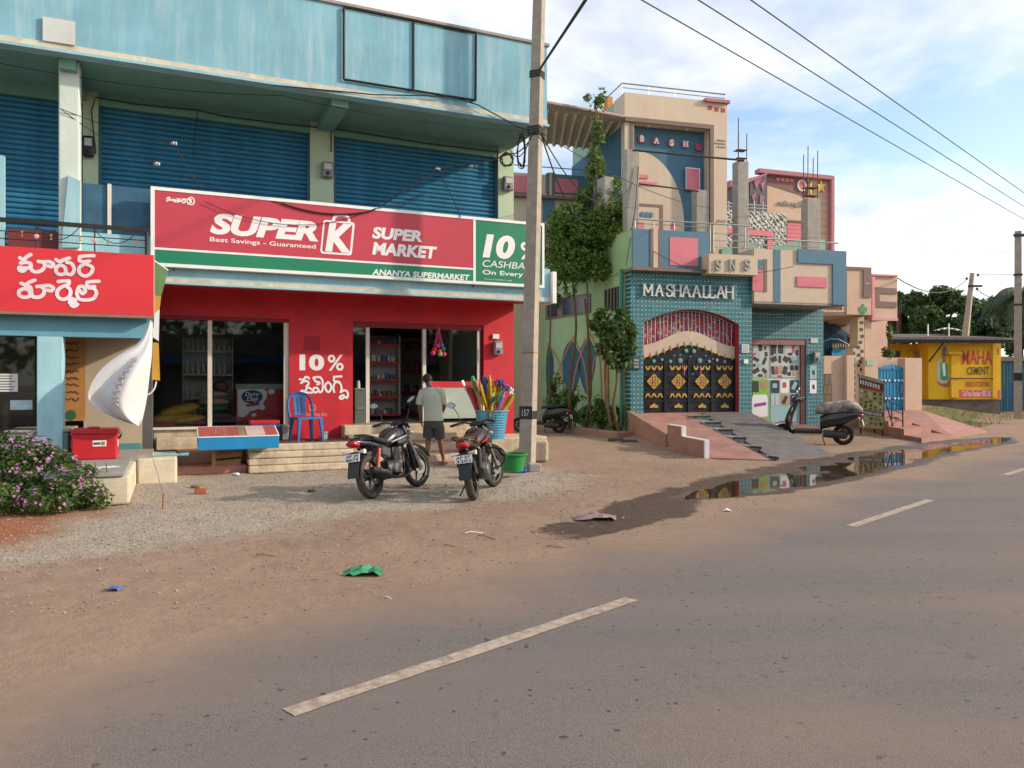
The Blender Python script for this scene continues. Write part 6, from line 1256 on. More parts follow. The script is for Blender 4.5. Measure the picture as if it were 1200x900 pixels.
for v in (160, 157, 154, 151): band_(zf(v), .03, .03+.01*(v % 2), WIRE, 'wire_binding')
cl_ = mp_.part('rope_tie', MB().loft([sect([*pcen(zf(414))[:2], pcen(zf(414))[2]+dz], PA, .25, .25) for dz in (0, .02)]), mat('rope_orange', (.35, .17, .06), .8))
jp = Vector(AT(628, 88, PY-.2)); up_ = Vector(AT(686, 0, 9.0)); cable([tuple(jp), tuple(jp.lerp(up_, 1.0)), tuple(jp.lerp(up_, 1.25))], .022, 'thick stay wire rising from the pole binding to the upper right', 'stay_wire')
jj = AT(626, 155, PY-.15)
def spx(u, v, y): x, z = S.XZ(u, v, y); return S.P(x, y, z)
cabs = [([jj, spx(608, 149, -1.72), spx(560, 123, -1.72), spx(530, 113, -1.7), spx(440, 111, -1.7), spx(320, 100, -1.7)], .012, 'black cable along the edge of the soffit to the pole'),
 (sagline(spx(-20, 70, -1.2), spx(330, 112, -1.2), .12)+sagline(spx(330, 112, -1.2), jj, .1)[1:], .006, 'thin grey wire under the soffit from the left to the pole'),
 ([spx(112, 180, -.05), spx(107, 130, -.05), spx(112, 114, -.05), spx(160, 122, -.05), spx(232, 129, -.05), spx(262, 136, -.05), spx(330, 145, -.05), spx(400, 152, -.05), spx(500, 168, -.05), spx(585, 178, -.05)], .012, 'black conduit cable running above the blue shutters'),
 ([spx(232, 129, -.06), spx(228, 160, -.06), spx(226, 185, -.06)], .008, 'short black cable hanging before the second shutter'),
 ([spx(388, 178, -.03), spx(388, 155, -.03), spx(392, 152, -.03)], .012, 'black cable dropping to the middle meter box'),
 (sagline(spx(70, 127, -1.35), spx(204, 168, -1.0), .05)+sagline(spx(204, 168, -1.0), spx(243, 230, -1.2), .05)[1:], .006, 'thin wire from the balcony column to the left insulators'),
 (sagline(spx(70, 127, -1.35), spx(184, 192, -1.0), .08)+sagline(spx(184, 192, -1.0), spx(330, 238, -1.25), .1)[1:], .006, 'lower thin wire from the balcony column across the second shutter'),
 (sagline(spx(330, 238, -1.25), spx(436, 247, -1.26), .12)+sagline(spx(436, 247, -1.26), spx(470, 225, -1.0), .02)[1:]+sagline(spx(470, 225, -1.0), spx(513, 198, -.9), .03)[1:]+sagline(spx(513, 198, -.9), spx(598, 180, -.7), .06)[1:], .014, 'thick spliced cable climbing across the right shutter'),
 (sagline(spx(513, 199, -.92), spx(540, 255, -1.26), -.05), .008, 'cable falling from the splice to the sign top edge'),
 (sagline(spx(552, 195, -.8), spx(520, 220, -.9), .03)+sagline(spx(520, 220, -.9), spx(440, 244, -1.27), .1)[1:]+sagline(spx(440, 244, -1.27), spx(240, 236, -1.27), .35)[1:], .006, 'thin wire draped over the red face of the sign'),
 (sagline(spx(598, 180, -.7), jj, .12), .012, 'slack cable from the shop corner to the pole'), (sagline(spx(598, 176, -.7), AT(623, 158, PY-.2), .25), .01, 'drooping loop of cable between the corner pier and the pole'),
 (sagline(AT(634, 157, PY-.2), B.P(B.X(690, .2), .2, B.Z(690, 262, .2)), .45), .014, 'dark cable from the pole down towards the climbing plant'), (sagline(AT(634, 156, PY-.2), B.P(B.X(742, .1), .1, B.Z(742, 214, .1)), .9), .012, 'sagging cable from the pole to the corner column'),
 (sagline(AT(634, 155, PY-.2), B.P(B.X(835, .0), .0, B.Z(835, 244, .0)), .25), .008, 'thin wire from the pole to the terrace rail'),
 (sagline(B.P(B.X(737, .2), .2, B.Z(737, 275, .2)), B.P(B.X(800, -.32), -.32, B.Z(800, 312, -.32)), .06)+sagline(B.P(B.X(800, -.32), -.32, B.Z(800, 312, -.32)), B.P(B.X(930, -.4), -.4, B.Z(930, 312, -.4)), .2)[1:], .009, 'wire hanging across the front of the terrace parapet'),
 ([B.P(B.X(748, .25), .25, B.Z(748, 195, .25)), B.P(B.X(745, .22), .22, B.Z(745, 240, .22)), B.P(B.X(738, -.02), -.02, B.Z(738, 285, -.02)), B.P(B.X(734, -.1), -.1, B.Z(734, 312, -.1))], .016, 'dark conduit down the corner column to the side wall')]
for pts, r, lab in cabs: cable(pts, r, lab)
rod = [B.P(B.X(742, .3), .3, B.Z(742, 176, .3)), B.P(B.X(872, .7), .7, B.Z(872, 188, .7))]; solo('steel_rod', MB().tube(rod, .03, 6), IRON, 'straight dark rod spanning the tops of two concrete columns', 'rod', WF, at=rod[0])
rod = [B.P(B.X(746, .35), .35, B.Z(746, 215, .35)), B.P(B.X(818, 1.0), 1.0, B.Z(818, 224, 1.0))]; solo('steel_rod', MB().tube(rod, .025, 6), IRON, 'lower dark rod between the corner column and the short column', 'rod', WF, at=rod[0])
# cable coil at the shop corner
for k, lab in enumerate(('small coil of black cable on the corner pier', 'long coil of black cable hanging beside the pole')):
    pts = []; c = spx(594, 187, -.15) if k == 0 else AT(611, 178, PY-.05); rr = random.Random(k)
    for i in range(64): a = i*.55; r1, r2 = (.13, .14) if k == 0 else (.07, .34); w = .7+.5*rr.random(); pts.append((c[0]+r1*w*math.cos(a), c[1]-.03*math.cos(a*1.7), c[2]+r2*w*math.sin(a)))
    solo('cable_coil', MB().tube(pts, .009, 5), WIRE, lab, 'cable', WF, at=c, sm=True)
for (u0, v0, y0), (u1, v1, y1), lab in (((752, 0, 10), (1200, 257, 25), 'lowest of the three overhead lines crossing the sky'), ((818.5, 0, 10), (1200, 242, 22.7), 'middle of the three overhead lines crossing the sky'), ((880, 0, 10), (1200, 226, 20.7), 'uppermost of the three overhead lines crossing the sky')):
    a, b = Vector(AT(u0, v0, y0)), Vector(AT(u1, v1, y1)); cable([tuple(a+(b-a)*t) for t in (-.9, 0, .5, 1, 2, 3)], .009, lab, 'overhead_line', grp='overhead lines')
# insulators
for u, v, y, lab in ((204, 168, -1.0, 'upper white insulator before the second shutter'), (184, 192, -1.0, 'lower white insulator before the second shutter'), (513, 198, -.9, 'left white insulator before the right shutter'), (551, 194.5, -.8, 'right white insulator before the right shutter')):
    p = spx(u, v, y); solo('insulator', MB().lathe([(.001, -.05), (.03, -.04), (.018, -.015), (.035, 0), (.018, .015), (.03, .04), (.001, .05)], p, 8, 'x'), mat('porcelain', (.62, .5, .42), .35), lab, 'insulator', WF, at=p, group='porcelain insulators', sm=True)
# meter boxes
def meter(F, u, v, w, h_, y, lab, m=None):
    x, z = F.XZ(u, v, y); t = Thing('electric_meter', lab, 'meter', F, at=(x, y, z-h_/2), group='electric meters')
    t.part('case', MB().box(x-w/2, x+w/2, y-.12, y, z-h_/2, z+h_/2), m or GREYP, bev=.03); t.part('window', MB().box(x-w*.32, x+w*.32, y-.128, y-.121, z, z+h_*.36), mat('meter_window', (.5, .5, .48), .3)); t.part('seal_cap', MB().lathe([(.001, -.15), (w*.16, -.14), (w*.16, -.12)], (x, y, z-h_*.25), 10, 'y'), BLACK)
meter(S, 104, 173, .17, .36, -.01, 'dark meter box on the left green pier beside the balcony column', BLACK); meter(S, 383, 200, .22, .30, -.01, 'grey meter box on the middle green pier'); meter(S, 594, 216, .24, .30, -.01, 'grey meter box on the corner pier by the pole'); meter(S, 582, 408, .20, .30, -.01, 'grey meter on the red pier right of the door')
meter(B, 955, 418, .22, .30, 1.08, 'grey meter on the teal tiled pillar above posters')
x, z = S.XZ(580.5, 394.5, -.01); solo('switch_box', MB().box(x-.075, x+.075, -.05, -.001, z-.05, z+.05), WHT, 'small white switch box above the meter on the red pier', 'switch', S, at=(x, -.05, z-.05), bev=.01)
# distant poles
p0, p1 = AT(1131.5, 392, 41), AT(1139.5, 320, 41)
dp_ = Thing('leaning_pole', 'leaning grey pole with cross arm behind the yellow roof', 'pole', WF, at=(p0[0]-.6, p0[1], .4))
dp_.part('shaft', MB().tube([(p0[0]-.5, p0[1], .3), p0, p1], [.24, .2, .13], 4), PCON); dp_.part('cross_arm', MB().box(p1[0]-.25, p1[0]+.45, 40.85, 41.0, p1[2]-.75, p1[2]-.65), IRON)
for dx, dz in ((.3, -.1), (-.3, -.3), (.25, -.85), (.25, -2.0)): dp_.part('insulator', MB().ell((p1[0]+dx, 41, p1[2]+dz), .07, .07, .08, 8, 6), BLACK)
cable(sagline((p1[0]-.25, 41, p1[2]-.3), C.P(C.X(1052, -.6), -.6, C.Z(1052, 326, -.6)), .6), .02, 'wire from the leaning pole to the pink balcony'); cable(sagline((p1[0]+.3, 41, p1[2]-.1), AT(1194, 322, 38), .0), .015, 'upper wire between the leaning pole and the roadside pole'); cable(sagline((p1[0]+.3, 41, p1[2]-.9), AT(1194, 336, 38), .5), .02, 'lower sagging wire between the leaning pole and the roadside pole')
q0, q1 = AT(1193, 470, 30), AT(1193.5, 271, 30)
rp = Thing('roadside_pole', 'straight grey concrete pole at the right edge by the blue fence', 'pole', WF, at=(q0[0], 30, .3))
rp.part('shaft', MB().loft([sect((q0[0], 30, z), R(-30), w, w*.8) for z, w in ((.2, .27), (q1[2], .22))]), PCON); rp.part('cross_arm', MB().box(q1[0]-.22, q1[0]+.5, 29.86, 29.98, q1[2]-.22, q1[2]-.12), IRON); rp.part('painted_band', MB().loft([sect((q0[0], 30, z), R(-30), .285, .24) for z in (AT(0, 446, 30)[2], AT(0, 437, 30)[2])]), BLACK)
for v in (323, 358): z = AT(0, v, 30)[2]; rp.part('clamp', MB().loft([sect((q0[0], 30, z+d), R(-30), .3, .25) for d in (0, .06)]), IRON)
# ------------------------------------------------------------ shop goods and furniture
def place(name, label, cat, xyz, yaw=0, group=None, lean=0):
    t = Thing(name, label, cat, WF, at=(0, 0, 0), group=group); t.o.location = xyz; t.o.rotation_euler = (lean, 0, yaw); return t
def pillow(l, w, h, n=14, m=8, seed=0, c=(0, 0, 0)):
    rr = random.Random(seed); rings = []
    for i in range(m+1):
        t = math.pi*i/m; q = max(math.sin(t), .03)**.6; zc = -math.cos(t); ring = []
        for k in range(n):
            a = 2*math.pi*k/n; ca_, sa_ = math.cos(a), math.sin(a); e = .55
            x = math.copysign(abs(ca_)**e, ca_)*l/2*q; y = math.copysign(abs(sa_)**e, sa_)*w/2*q
            z = zc*h/2*(1-.35*(abs(x)/(l/2))**3)*(1+.12*noise.noise(Vector((x*4+seed, y*4, zc))))
            ring.append((c[0]+x, c[1]+y, c[2]+h/2+z))
        rings.append(ring)
    return MB().loft(rings)
# monobloc chair
cp = G(358, 516.5, .506); CHB = mat('blue_chair_plastic', (.015, .115, .34), .4, v=.1, b=.02)
ch = place('plastic_chair', 'blue plastic chair with arched back standing against the red wall', 'chair', (cp[0], cp[1], .507), R(38))
def leg_(x0, y0, x1, y1): return MB().loft([[(x0+a, y0+b, .42) for a, b in ((-.03, -.03), (.03, -.03), (.03, .03), (-.03, .03))], [(x1+a, y1+b, 0) for a, b in ((-.018, -.018), (.018, -.018), (.018, .018), (-.018, .018))]])
for x, y in ((-.2, -.2), (.2, -.2), (-.18, .18), (.18, .18)): ch.part('leg', leg_(x, y, x*1.2, y*1.22), CHB)
ch.part('seat', MB().zprism([(-.23, -.23), (.23, -.23), (.21, .2), (-.21, .2)], .405, .435), CHB, bev=.012)
ch.part('seat_rim', MB().tube([(-.22, .19, .41), (-.23, -.22, .41), (.23, -.22, .41), (.22, .19, .41)], .018, 6), CHB)
arcp = smooth([(-.22, .19, .42), (-.235, .25, .62), (-.2, .29, .78), (-.1, .31, .86), (0, .315, .875), (.1, .31, .86), (.2, .29, .78), (.235, .25, .62), (.22, .19, .42)], 4)
ch.part('back_arch', MB().tube(arcp, .024, 8), CHB, sm=True)
bp_ = ch.part('back_panel', MB().add([(-.11, .235, .47), (.11, .235, .47), (.12, .30, .85), (-.12, .30, .85), (-.11, .25, .47), (.11, .25, .47), (.12, .315, .85), (-.12, .315, .85)], [(0,1,2,3),(5,4,7,6),(0,4,5,1),(1,5,6,2),(2,6,7,3),(3,7,4,0)]), CHB)
for x in (-.04, .04): ch.part('back_slot', MB().box(x-.008, x+.008, .225, .232, .52, .8).xf(lambda a, b, c: (a, b+(c-.47)*.171, c)), MATS['dark_blue_board'], bp_)
# light-box sign lying as a table
bx_, bz_ = sx(232, -1.42), sz(232, 528, -1.42); bx1_ = sx(327, -1.42); bt_ = sz(232, 513, -1.42)
lbz = lambda mb: mb.xf(lambda x, y, z: (x, y, z+(y+1.42)*.24))
lb = Thing('lightbox_table', 'blue sided light box sign lying flat as a display table', 'sign', S, at=(bx_, -1.42, bz_))
lb.part('case', lbz(MB().box(bx_, bx1_, -1.42, -.86, bz_, bt_)), mat('cyan_case', (.01, .22, .48), .5, v=.1), bev=.006); lb.part('trim', lbz(MB().box(bx_-.004, bx1_+.004, -1.428, -.852, bt_, bt_+.012)), WHTB)
lb.part('printed_face', lbz(MB().box(bx_+.015, bx1_-.015, -1.41, -.87, bt_+.012, bt_+.016)), mat('faded_red_face', (.42, .10, .09), .45, v=.15))
w_ = bx1_-bx_; lb.part('white_panel', lbz(MB().box(bx_+w_*.6, bx_+w_*.83, -1.40, -.88, bt_+.0165, bt_+.019)), mat('faded_white_face', (.60, .45, .43), .5)); lb.part('olive_panel', lbz(MB().box(bx_+w_*.5, bx_+w_*.58, -1.40, -.88, bt_+.0165, bt_+.019)), mat('olive_face', (.25, .22, .13), .5))
m_ = text_fit('A1SI', bx_+w_*.2, bx_+w_*.36, -1.36, -.95, 0, .02, 0, .002); m_.v = [(x, z, bt_+.018) for x, y, z in m_.v]; lbz(m_); lb.part('print', m_, PALER)
WOOD = mat('raw_wood', (.30, .17, .09), .8, v=.3, s=6)
for x in (bx_+w_*.2, bx_+w_*.75): lb.part('support', MB().box(x-.03, x+.03, -1.1, -1.03, .14 if x < bx_+w_*.5 else .38, bz_-.001), WOOD)
cbx = sx(263, -1.15)
for k, (u0, v0, u1, v1, yy, lab) in enumerate(((253, 532, 283, 538, -.9, 'flattened brown cardboard sheet under the light box'), (253, 539, 282, 548, -.92, 'tilted brown carton under the light box table'))):
    x0, z0 = S.XZ(u0, v1, yy); x1, z1 = S.XZ(u1, v0, yy); solo('cardboard_carton', MB().prism([(x0, z0), (x1, z0+.03), (x1, z1+.03), (x0, z1)], yy, yy+.3), mat('cardboard', (.36, .20, .10), .85, v=.2), lab, 'carton', S, at=(x0, yy, z0))
# blue and red crates behind the table
yy = -.55; x0, z0 = S.XZ(294, 499, yy); x1, z1 = S.XZ(327, 493, yy)
cr1 = Thing('ice_box', 'flat blue box with red lid on the ledge below the ice cream freezer', 'box', S, at=(x0, yy, z0-.06)); BLP = mat('royal_blue_plastic', (.02, .13, .52), .4, v=.08); RDP = mat('red_plastic', (.52, .02, .025), .4, v=.1, b=.03)
cr1.part('body', MB().box(x0, x1, yy, yy+.35, z0-.06, z0+.02), BLP, bev=.01); cr1.part('lid', MB().box(x0-.01, x1+.01, yy-.01, yy+.36, z0+.02, z0+.09), RDP, bev=.012)
x0, z0 = S.XZ(313, 517, -.45); x1, z1 = S.XZ(326, 502, -.45); solo('blue_crate', MB().box(x0, x1, -.45, -.12, .51, z1), BLP, 'plain blue crate standing on the platform under the red lidded box', 'crate', S, at=(x0, -.45, .51), bev=.012)
x0 = sx(330, -.3); solo('cement_lump', MB().box(x0, x0+.12, -.35, -.05, .507, .78), CONC, 'narrow grey cement block beside the chair', 'block', S, at=(x0, -.35, .507), bev=.02)
x0, z0 = S.XZ(374, 516, -.6); po = Thing('paint_tin', 'small lime green and white tin on the platform', 'tin', S, at=(x0+.08, -.6, .507))
po.part('tin', MB().lathe([(.055, 0), (.07, .14)], (x0+.1, -.6, .507), 14, cap=True), mat('lime_tin', (.30, .40, .06), .5)); po.part('lid_rim', MB().lathe([(.072, .14), (.075, .155), (.06, .155)], (x0+.1, -.6, .507), 14), WHT); po.part('label', MB().lathe([(.0575, .02), (.0675, .11)], (x0+.095, -.605, .507), 14), PAPER)
x0 = sx(364, -.7); 
for k in (0, 1): solo('slipper', MB().zprism([(x0+.14*k+.05*math.cos(R(t)), -.7+.11*math.sin(R(t))) for t in range(0, 360, 30)], .507, .53), BLACK, 'black slipper under the blue chair, %s one' % ('left' if k == 0 else 'right'), 'slipper', S, at=(x0+.14*k, -.7, .507), group='slippers')
# freezer behind the window
yf_ = .45; x0, z0 = S.XZ(277, 501, yf_); x1, z1 = S.XZ(336, 450, yf_)
fz = Thing('ice_cream_freezer', 'red and white ice cream chest freezer behind the shop window', 'freezer', S, at=(x0, yf_, fl))
fz.part('body', MB().box(x0, x1, yf_, yf_+.65, fl, z1-.1), mat('freezer_red', (.55, .02, .035), .35, v=.05, b=0)); fz.part('top_rim', MB().box(x0-.01, x1+.01, yf_-.01, yf_+.66, z1-.1, z1), mat('freezer_grey', (.30, .32, .31), .4)); fz.part('base_band', MB().box(x0, x1, yf_-.006, yf_-.001, fl, fl+.09), mat('freezer_dark_red', (.35, .015, .03), .4))
pth = [(278.5, 455), (308, 455), (313, 459), (312, 467), (308, 472), (311, 478), (308, 481), (303, 479), (298, 481), (293, 482), (290, 486), (285, 489), (278.5, 488)]
sp = fz.part('white_splash', MB().prism([S.XZ(u, v, yf_-.004) for u, v in pth], yf_-.006, yf_-.001), WHT)
oval = [S.XZ(295.5+12.5*math.cos(R(t)), 465+8*math.sin(R(t)), yf_-.01) for t in range(0, 360, 20)]; fz.part('blue_oval', MB().prism(oval, yf_-.010, yf_-.0065), mat('navy_print', (.03, .03, .16), .5, b=0), sp)
xa, za = S.XZ(287, 459.5, yf_); xb, zb = S.XZ(304, 465.5, yf_); fz.part('lettering', text_fit('Dairy', xa, xb, zb, za, yf_-.0105, .02, .2, .002), WHT, sp); xa, za = S.XZ(289, 465, yf_); xb, zb = S.XZ(303, 471.5, yf_); fz.part('lettering', text_fit('Day', xa, xb, zb, za, yf_-.0105, .02, .2, .002), WHT, sp)
fz.part('red_ribbon', MB().prism([S.XZ(u, v, yf_-.01) for u, v in ((288.5, 473.5), (304, 471.5), (304, 475), (288.5, 476.5))], yf_-.010, yf_-.0065), RDP, sp)
for u, v, r in ((318, 459, .05), (297.5, 486, .035)): c = S.XZ(u, v, yf_); fz.part('white_drop', MB().prism([(c[0]+r*math.cos(R(t))*1.3, c[1]+r*math.sin(R(t))) for t in range(0, 360, 30)], yf_-.006, yf_-.001), WHT)
# sacks
SKY = mat('yellow_sack', (.62, .36, .03), .55, v=.25, s=5, b=.2); SKT = mat('tan_sack', (.48, .34, .22), .8, v=.2, s=5, b=.3); SKG = mat('green_sack', (.03, .22, .07), .7, v=.3, b=.2); SKB = mat('black_bag', (.02, .02, .022), .4, v=.3, b=.3, bs=14)
def sack(u, v, y, l, w, h, m, lab, yaw=0, tilt=0, name='grain_sack', group=None):
    x, z = S.XZ(u, v, y); o = link(name, mesh(name, pillow(l, w, h, seed=int(u)), m, True)); o.location = S.P(x, y+w/2, max(z, fl+.005)); o.rotation_euler = (tilt, 0, S.a+yaw); tagit(o, lab, 'sack', group); return o
sack(205, 500, .3, .85, .5, .24, SKY, 'yellow sack lying lowest at the left of the shop window', .1); sack(222, 497, .25, .6, .4, .16, SKY, 'yellow sack tilted in the middle of the pile', -.2, 0).rotation_euler = (0, -.12, S.a); sack(212, 487, .35, .75, .45, .2, SKY, 'topmost yellow sack slanting on the pile', .15).rotation_euler = (0, -.22, S.a+.1)
sack(256, 493, .4, .62, .4, .2, SKB, 'black plastic bag at the foot of the sack stack'); sack(249, 483, .4, .55, .4, .13, SKG, 'green sack in the middle of the stack behind the frame post'); sack(251, 475, .4, .58, .4, .13, SKT, 'tan sack lying on the green sack'); sack(249, 466.5, .4, .56, .4, .13, SKT, 'topmost tan sack of the stack'); sack(232, 500, .2, .35, .25, .1, mat('printed_packet', (.45, .08, .08), .5, v=.7, s=12), 'small red and white packets before the sacks', name='food_packet'); sack(262, 498, .25, .4, .3, .1, SKB, 'flat black bag below the freezer side')
sack(259, 462, .55, .3, .3, .28, mat('brown_crinkle', (.10, .04, .02), .35, v=.6, s=10), 'brown crumpled bag leaning on the sack stack')
solo('red_tray', MB().box(sx(180, .22), sx(205, .22), .22, .5, fl+.002, fl+.09), RDP, 'low red tray at the left end of the shop window', 'tray', S, at=(sx(180, .22), .22, fl), bev=.01)
# shelves inside
SHW = mat('shelf_white', (.46, .42, .38), .6, v=.1); GOODS = [mat('goods_%s' % n, c, .5, v=.3, b=0) for n, c in (('red', (.35, .03, .03)), ('green', (.04, .2, .06)), ('cream', (.5, .42, .3)), ('brown', (.18, .09, .05)), ('blue', (.05, .1, .28)), ('white', (.55, .55, .52)))]
def shelf(u0, u1, vt, vb, y, nsh, lab, edge_m, kind, seed):
    x0, x1 = sx(u0, y), sx(u1, y); zt_, zb_ = sz(u0, vt, y), max(sz(u0, vb, y), fl); t = Thing('goods_shelf', lab, 'shelf', S, at=(x0, y, zb_)); rr = random.Random(seed)
    t.part('back_panel', MB().box(x0, x1, y+.34, y+.36, zb_, zt_), SHW); t.part('side_panel', MB().box(x0-.02, x0, y, y+.36, zb_, zt_), SHW); t.part('side_panel', MB().box(x1, x1+.02, y, y+.36, zb_, zt_), SHW)
    for i in range(nsh):
        z = zb_+(zt_-zb_)*i/(nsh-.4); t.part('shelf_board', MB().box(x0, x1, y, y+.339, z, z+.02), SHW); t.part('price_strip', MB().box(x0, x1, y-.012, y-.001, z-.01, z+.035), edge_m)
        x = x0+.03
        while x < x1-.06:
            w = rr.uniform(.05, .12); h_ = (zt_-zb_)/nsh*rr.uniform(.35, .7); g = GOODS[rr.randrange(6)]
            if x+w > x1-.01: break
            if kind == 'bottle': solo('bottle', MB().lathe([(.03, 0), (.032, h_*.55), (.012, h_*.75), (.012, h_), (.001, h_)], (x+.04, y+.08, z+.021), 10), GOODS[5] if i else GOODS[1], 'small bottle on the %s level of the left window rack' % ('lowest', 'second', 'third', 'top')[i], 'bottle', S, at=(x+.04, y+.08, z+.021), group='bottles on the window shelf', sm=True)
            else: solo('packet', MB().box(x, x+w*.9, y+.02, y+.2, z+.021, z+.021+h_*.6), g, 'packed goods on the %s, level %d from below' % (lab.replace('white ', '').replace('with ', '').replace('deep ', ''), i+1), 'packet', S, at=(x, y+.02, z+.021), group='packets on the door shelf')
            x += w+.012 if kind != 'bottle' else .1
shelf(215, 272, 395, 500, 1.6, 4, 'white shelf rack seen through the left window', SHW, 'bottle', 2); shelf(434, 468, 392, 487, 1.3, 5, 'white shelf rack with red edges inside the door', REDW, 'box', 3); shelf(470, 520, 395, 487, 4.2, 4, 'deep shelf rack at the back of the shop', REDW, 'box', 4)
x0, x1 = sx(416, .35), sx(429, .35); cbn = Thing('glass_cabinet', 'narrow metal display cabinet behind the left door glass', 'cabinet', S, at=(x0, .35, fl)); zc_ = sz(420, 455, .35)
cbn.part('carcass', MB().box(x0, x1, .35, .7, fl, zc_-.02), mat('cabinet_grey', (.20, .22, .20), .5)); cbn.part('top', MB().box(x0-.01, x1+.01, .34, .71, zc_-.02, zc_), SHW); cbn.part('drawer_line', MB().box(x0+.02, x1-.02, .335, .349, fl+.28, fl+.30), SHW); cbn.part('jar', MB().lathe([(.04, 0), (.04, .12), (.03, .13), (.03, .16), (.001, .16)], (x0+.1, .5, zc_), 10), WHT)
solo('shop_counter', MB().box(sx(505, .9), sx(552, .9), .9, 1.3, fl, fl+.75), mat('counter_wood', (.22, .16, .12), .6), 'dim wooden counter behind the right shop window', 'counter', S, at=(sx(505, .9), .9, fl), bev=.01)
# hanging balls in a net at the door
nb_ = Thing('ball_net', 'pink net bag of coloured toy balls hanging at the shop door', 'toy bag', S, at=(sx(514, -.05), -.05, sz(514, 382, -.05))); xa, za = S.XZ(514, 382, -.08); xb, zb = S.XZ(514, 408, -.08)
PKN = mat('hot_pink_net', (.62, .03, .18), .6, b=0)
for k in range(8): a = k*.785; nb_.part('net_cord', MB().tube([(xa, -.08, za), (xa+.05*math.cos(a), -.08+.04*math.sin(a), (za+zb)/2), (xa+.11*math.cos(a), -.08+.07*math.sin(a), zb)], .007, 5), PKN)
for k, (dx, dz, m) in enumerate(((-.09, -.03, RDP), (.0, -.07, RDP), (.09, -.02, GRN), (-.04, .05, PKN), (.06, .06, BLP), (.02, -.12, mat('lime_ball', (.15, .5, .08), .5)), (-.12, -.1, PKN), (.1, -.12, PKN))): nb_.part('ball', MB().ell((xa+dx, -.09-.03*(k % 2), zb+dz), .055, .055, .055, 12, 8), m, sm=True)
# basket of brooms
bc = G(576.5, 514, .48); bkt = place('blue_basket', 'blue lattice plastic basket full of brooms on the end platform', 'basket', (bc[0], bc[1], .482)); BKB = mat('sky_blue_plastic', (.06, .36, .55), .45, v=.08, b=0)
def br(h): return .235+.075*h/.54
mb = MB()
for i in range(11): h_ = .03+i*.05; mb.lathe([(br(h_), h_), (br(h_)+.006, h_+.0), (br(h_)+.007, h_+.018), (br(h_+.018), h_+.018), (br(h_), h_)], n=40)
for k in range(40):
    a = 2*math.pi*k/40; e = Vector((math.cos(a), math.sin(a), 0)); t = Vector((-math.sin(a), math.cos(a), 0))*.009
    mb.add([tuple(e*(br(0)-.002)-t), tuple(e*(br(0)-.002)+t), tuple(e*(br(.54)-.002)+t+Vector((0, 0, .54))), tuple(e*(br(.54)-.002)-t+Vector((0, 0, .54))), tuple(e*(br(0)+.004)-t), tuple(e*(br(0)+.004)+t), tuple(e*(br(.54)+.004)+t+Vector((0, 0, .54))), tuple(e*(br(.54)+.004)-t+Vector((0, 0, .54)))], [(0,3,2,1),(4,5,6,7),(0,1,5,4),(1,2,6,5),(2,3,7,6),(3,0,4,7)])
bkt.part('lattice_wall', mb, BKB, kind='stuff'); bkt.part('rim', MB().lathe([(br(.54)-.006, .53), (br(.54)+.025, .535), (br(.54)+.025, .56), (br(.54)-.006, .56), (br(.54)-.006, .53)], n=40), BKB); bkt.part('base', MB().lathe([(.001, 0), (br(0), 0), (br(0), .03), (.001, .03)], n=40), BKB)
FOIL = mat('gold_foil', (.60, .40, .04), .3, m=.5, v=.3, s=14); GRB = mat('grass_broom', (.40, .27, .10), .8, v=.35, s=20); CLR = [mat('broom_green', (.03, .28, .08), .5), mat('broom_blue', (.06, .08, .32), .6), mat('broom_purple', (.25, .14, .40), .6), mat('broom_red', (.5, .03, .05), .5), mat('broom_pink', (.6, .25, .35), .5)]
def broom(a0, r0, tx, tz, ty, kind, m, lab):
    base = Vector((bc[0]+r0*math.cos(a0), bc[1]+r0*math.sin(a0), .53)); tip = Vector((tx, ty, tz)); d = tip-base
    t = place('broom', lab, 'broom', tuple(base), group='brooms and brushes in the blue basket'); P = lambda f: tuple(d*f)
    t.part('stick', MB().tube([P(0), P(.6)], .011, 6), CLR[3] if kind != 'foil' else GRB)
    if kind == 'foil': t.part('wrapped_head', MB().tube([P(.28), P(.35), P(.75), P(.97), P(1)], [.025, .06, .085, .095, .06], 8, flat=.5), m); t.part('bristle_tip', MB().tube([P(.97), P(1.06)], [.045, .05], 8, flat=.5), GRB)
    elif kind == 'brush': t.part('brush_head', MB().tube([P(.7), P(.76), P(.95), P(1)], [.02, .042, .048, .032], 10), m, sm=True)
    elif kind == 'mop':
        rr = random.Random(int(tx*1000)); mb = MB()
        for k in range(40): v = Vector((rr.gauss(0, .05), rr.gauss(0, .05), rr.uniform(-.12, .03))); mb.tube([P(.97), tuple(d+v)], [.012, .018], 5)
        t.part('mop_strands', mb, m, kind='stuff')
    elif kind == 'fan': t.part('fan_head', MB().tube([P(.62), P(.8), P(1)], [.02, .07, .11], 8, flat=.3), m)
def bpx(u, v): p = AT(u, v, bc[1]-.02); return p[0], p[2]
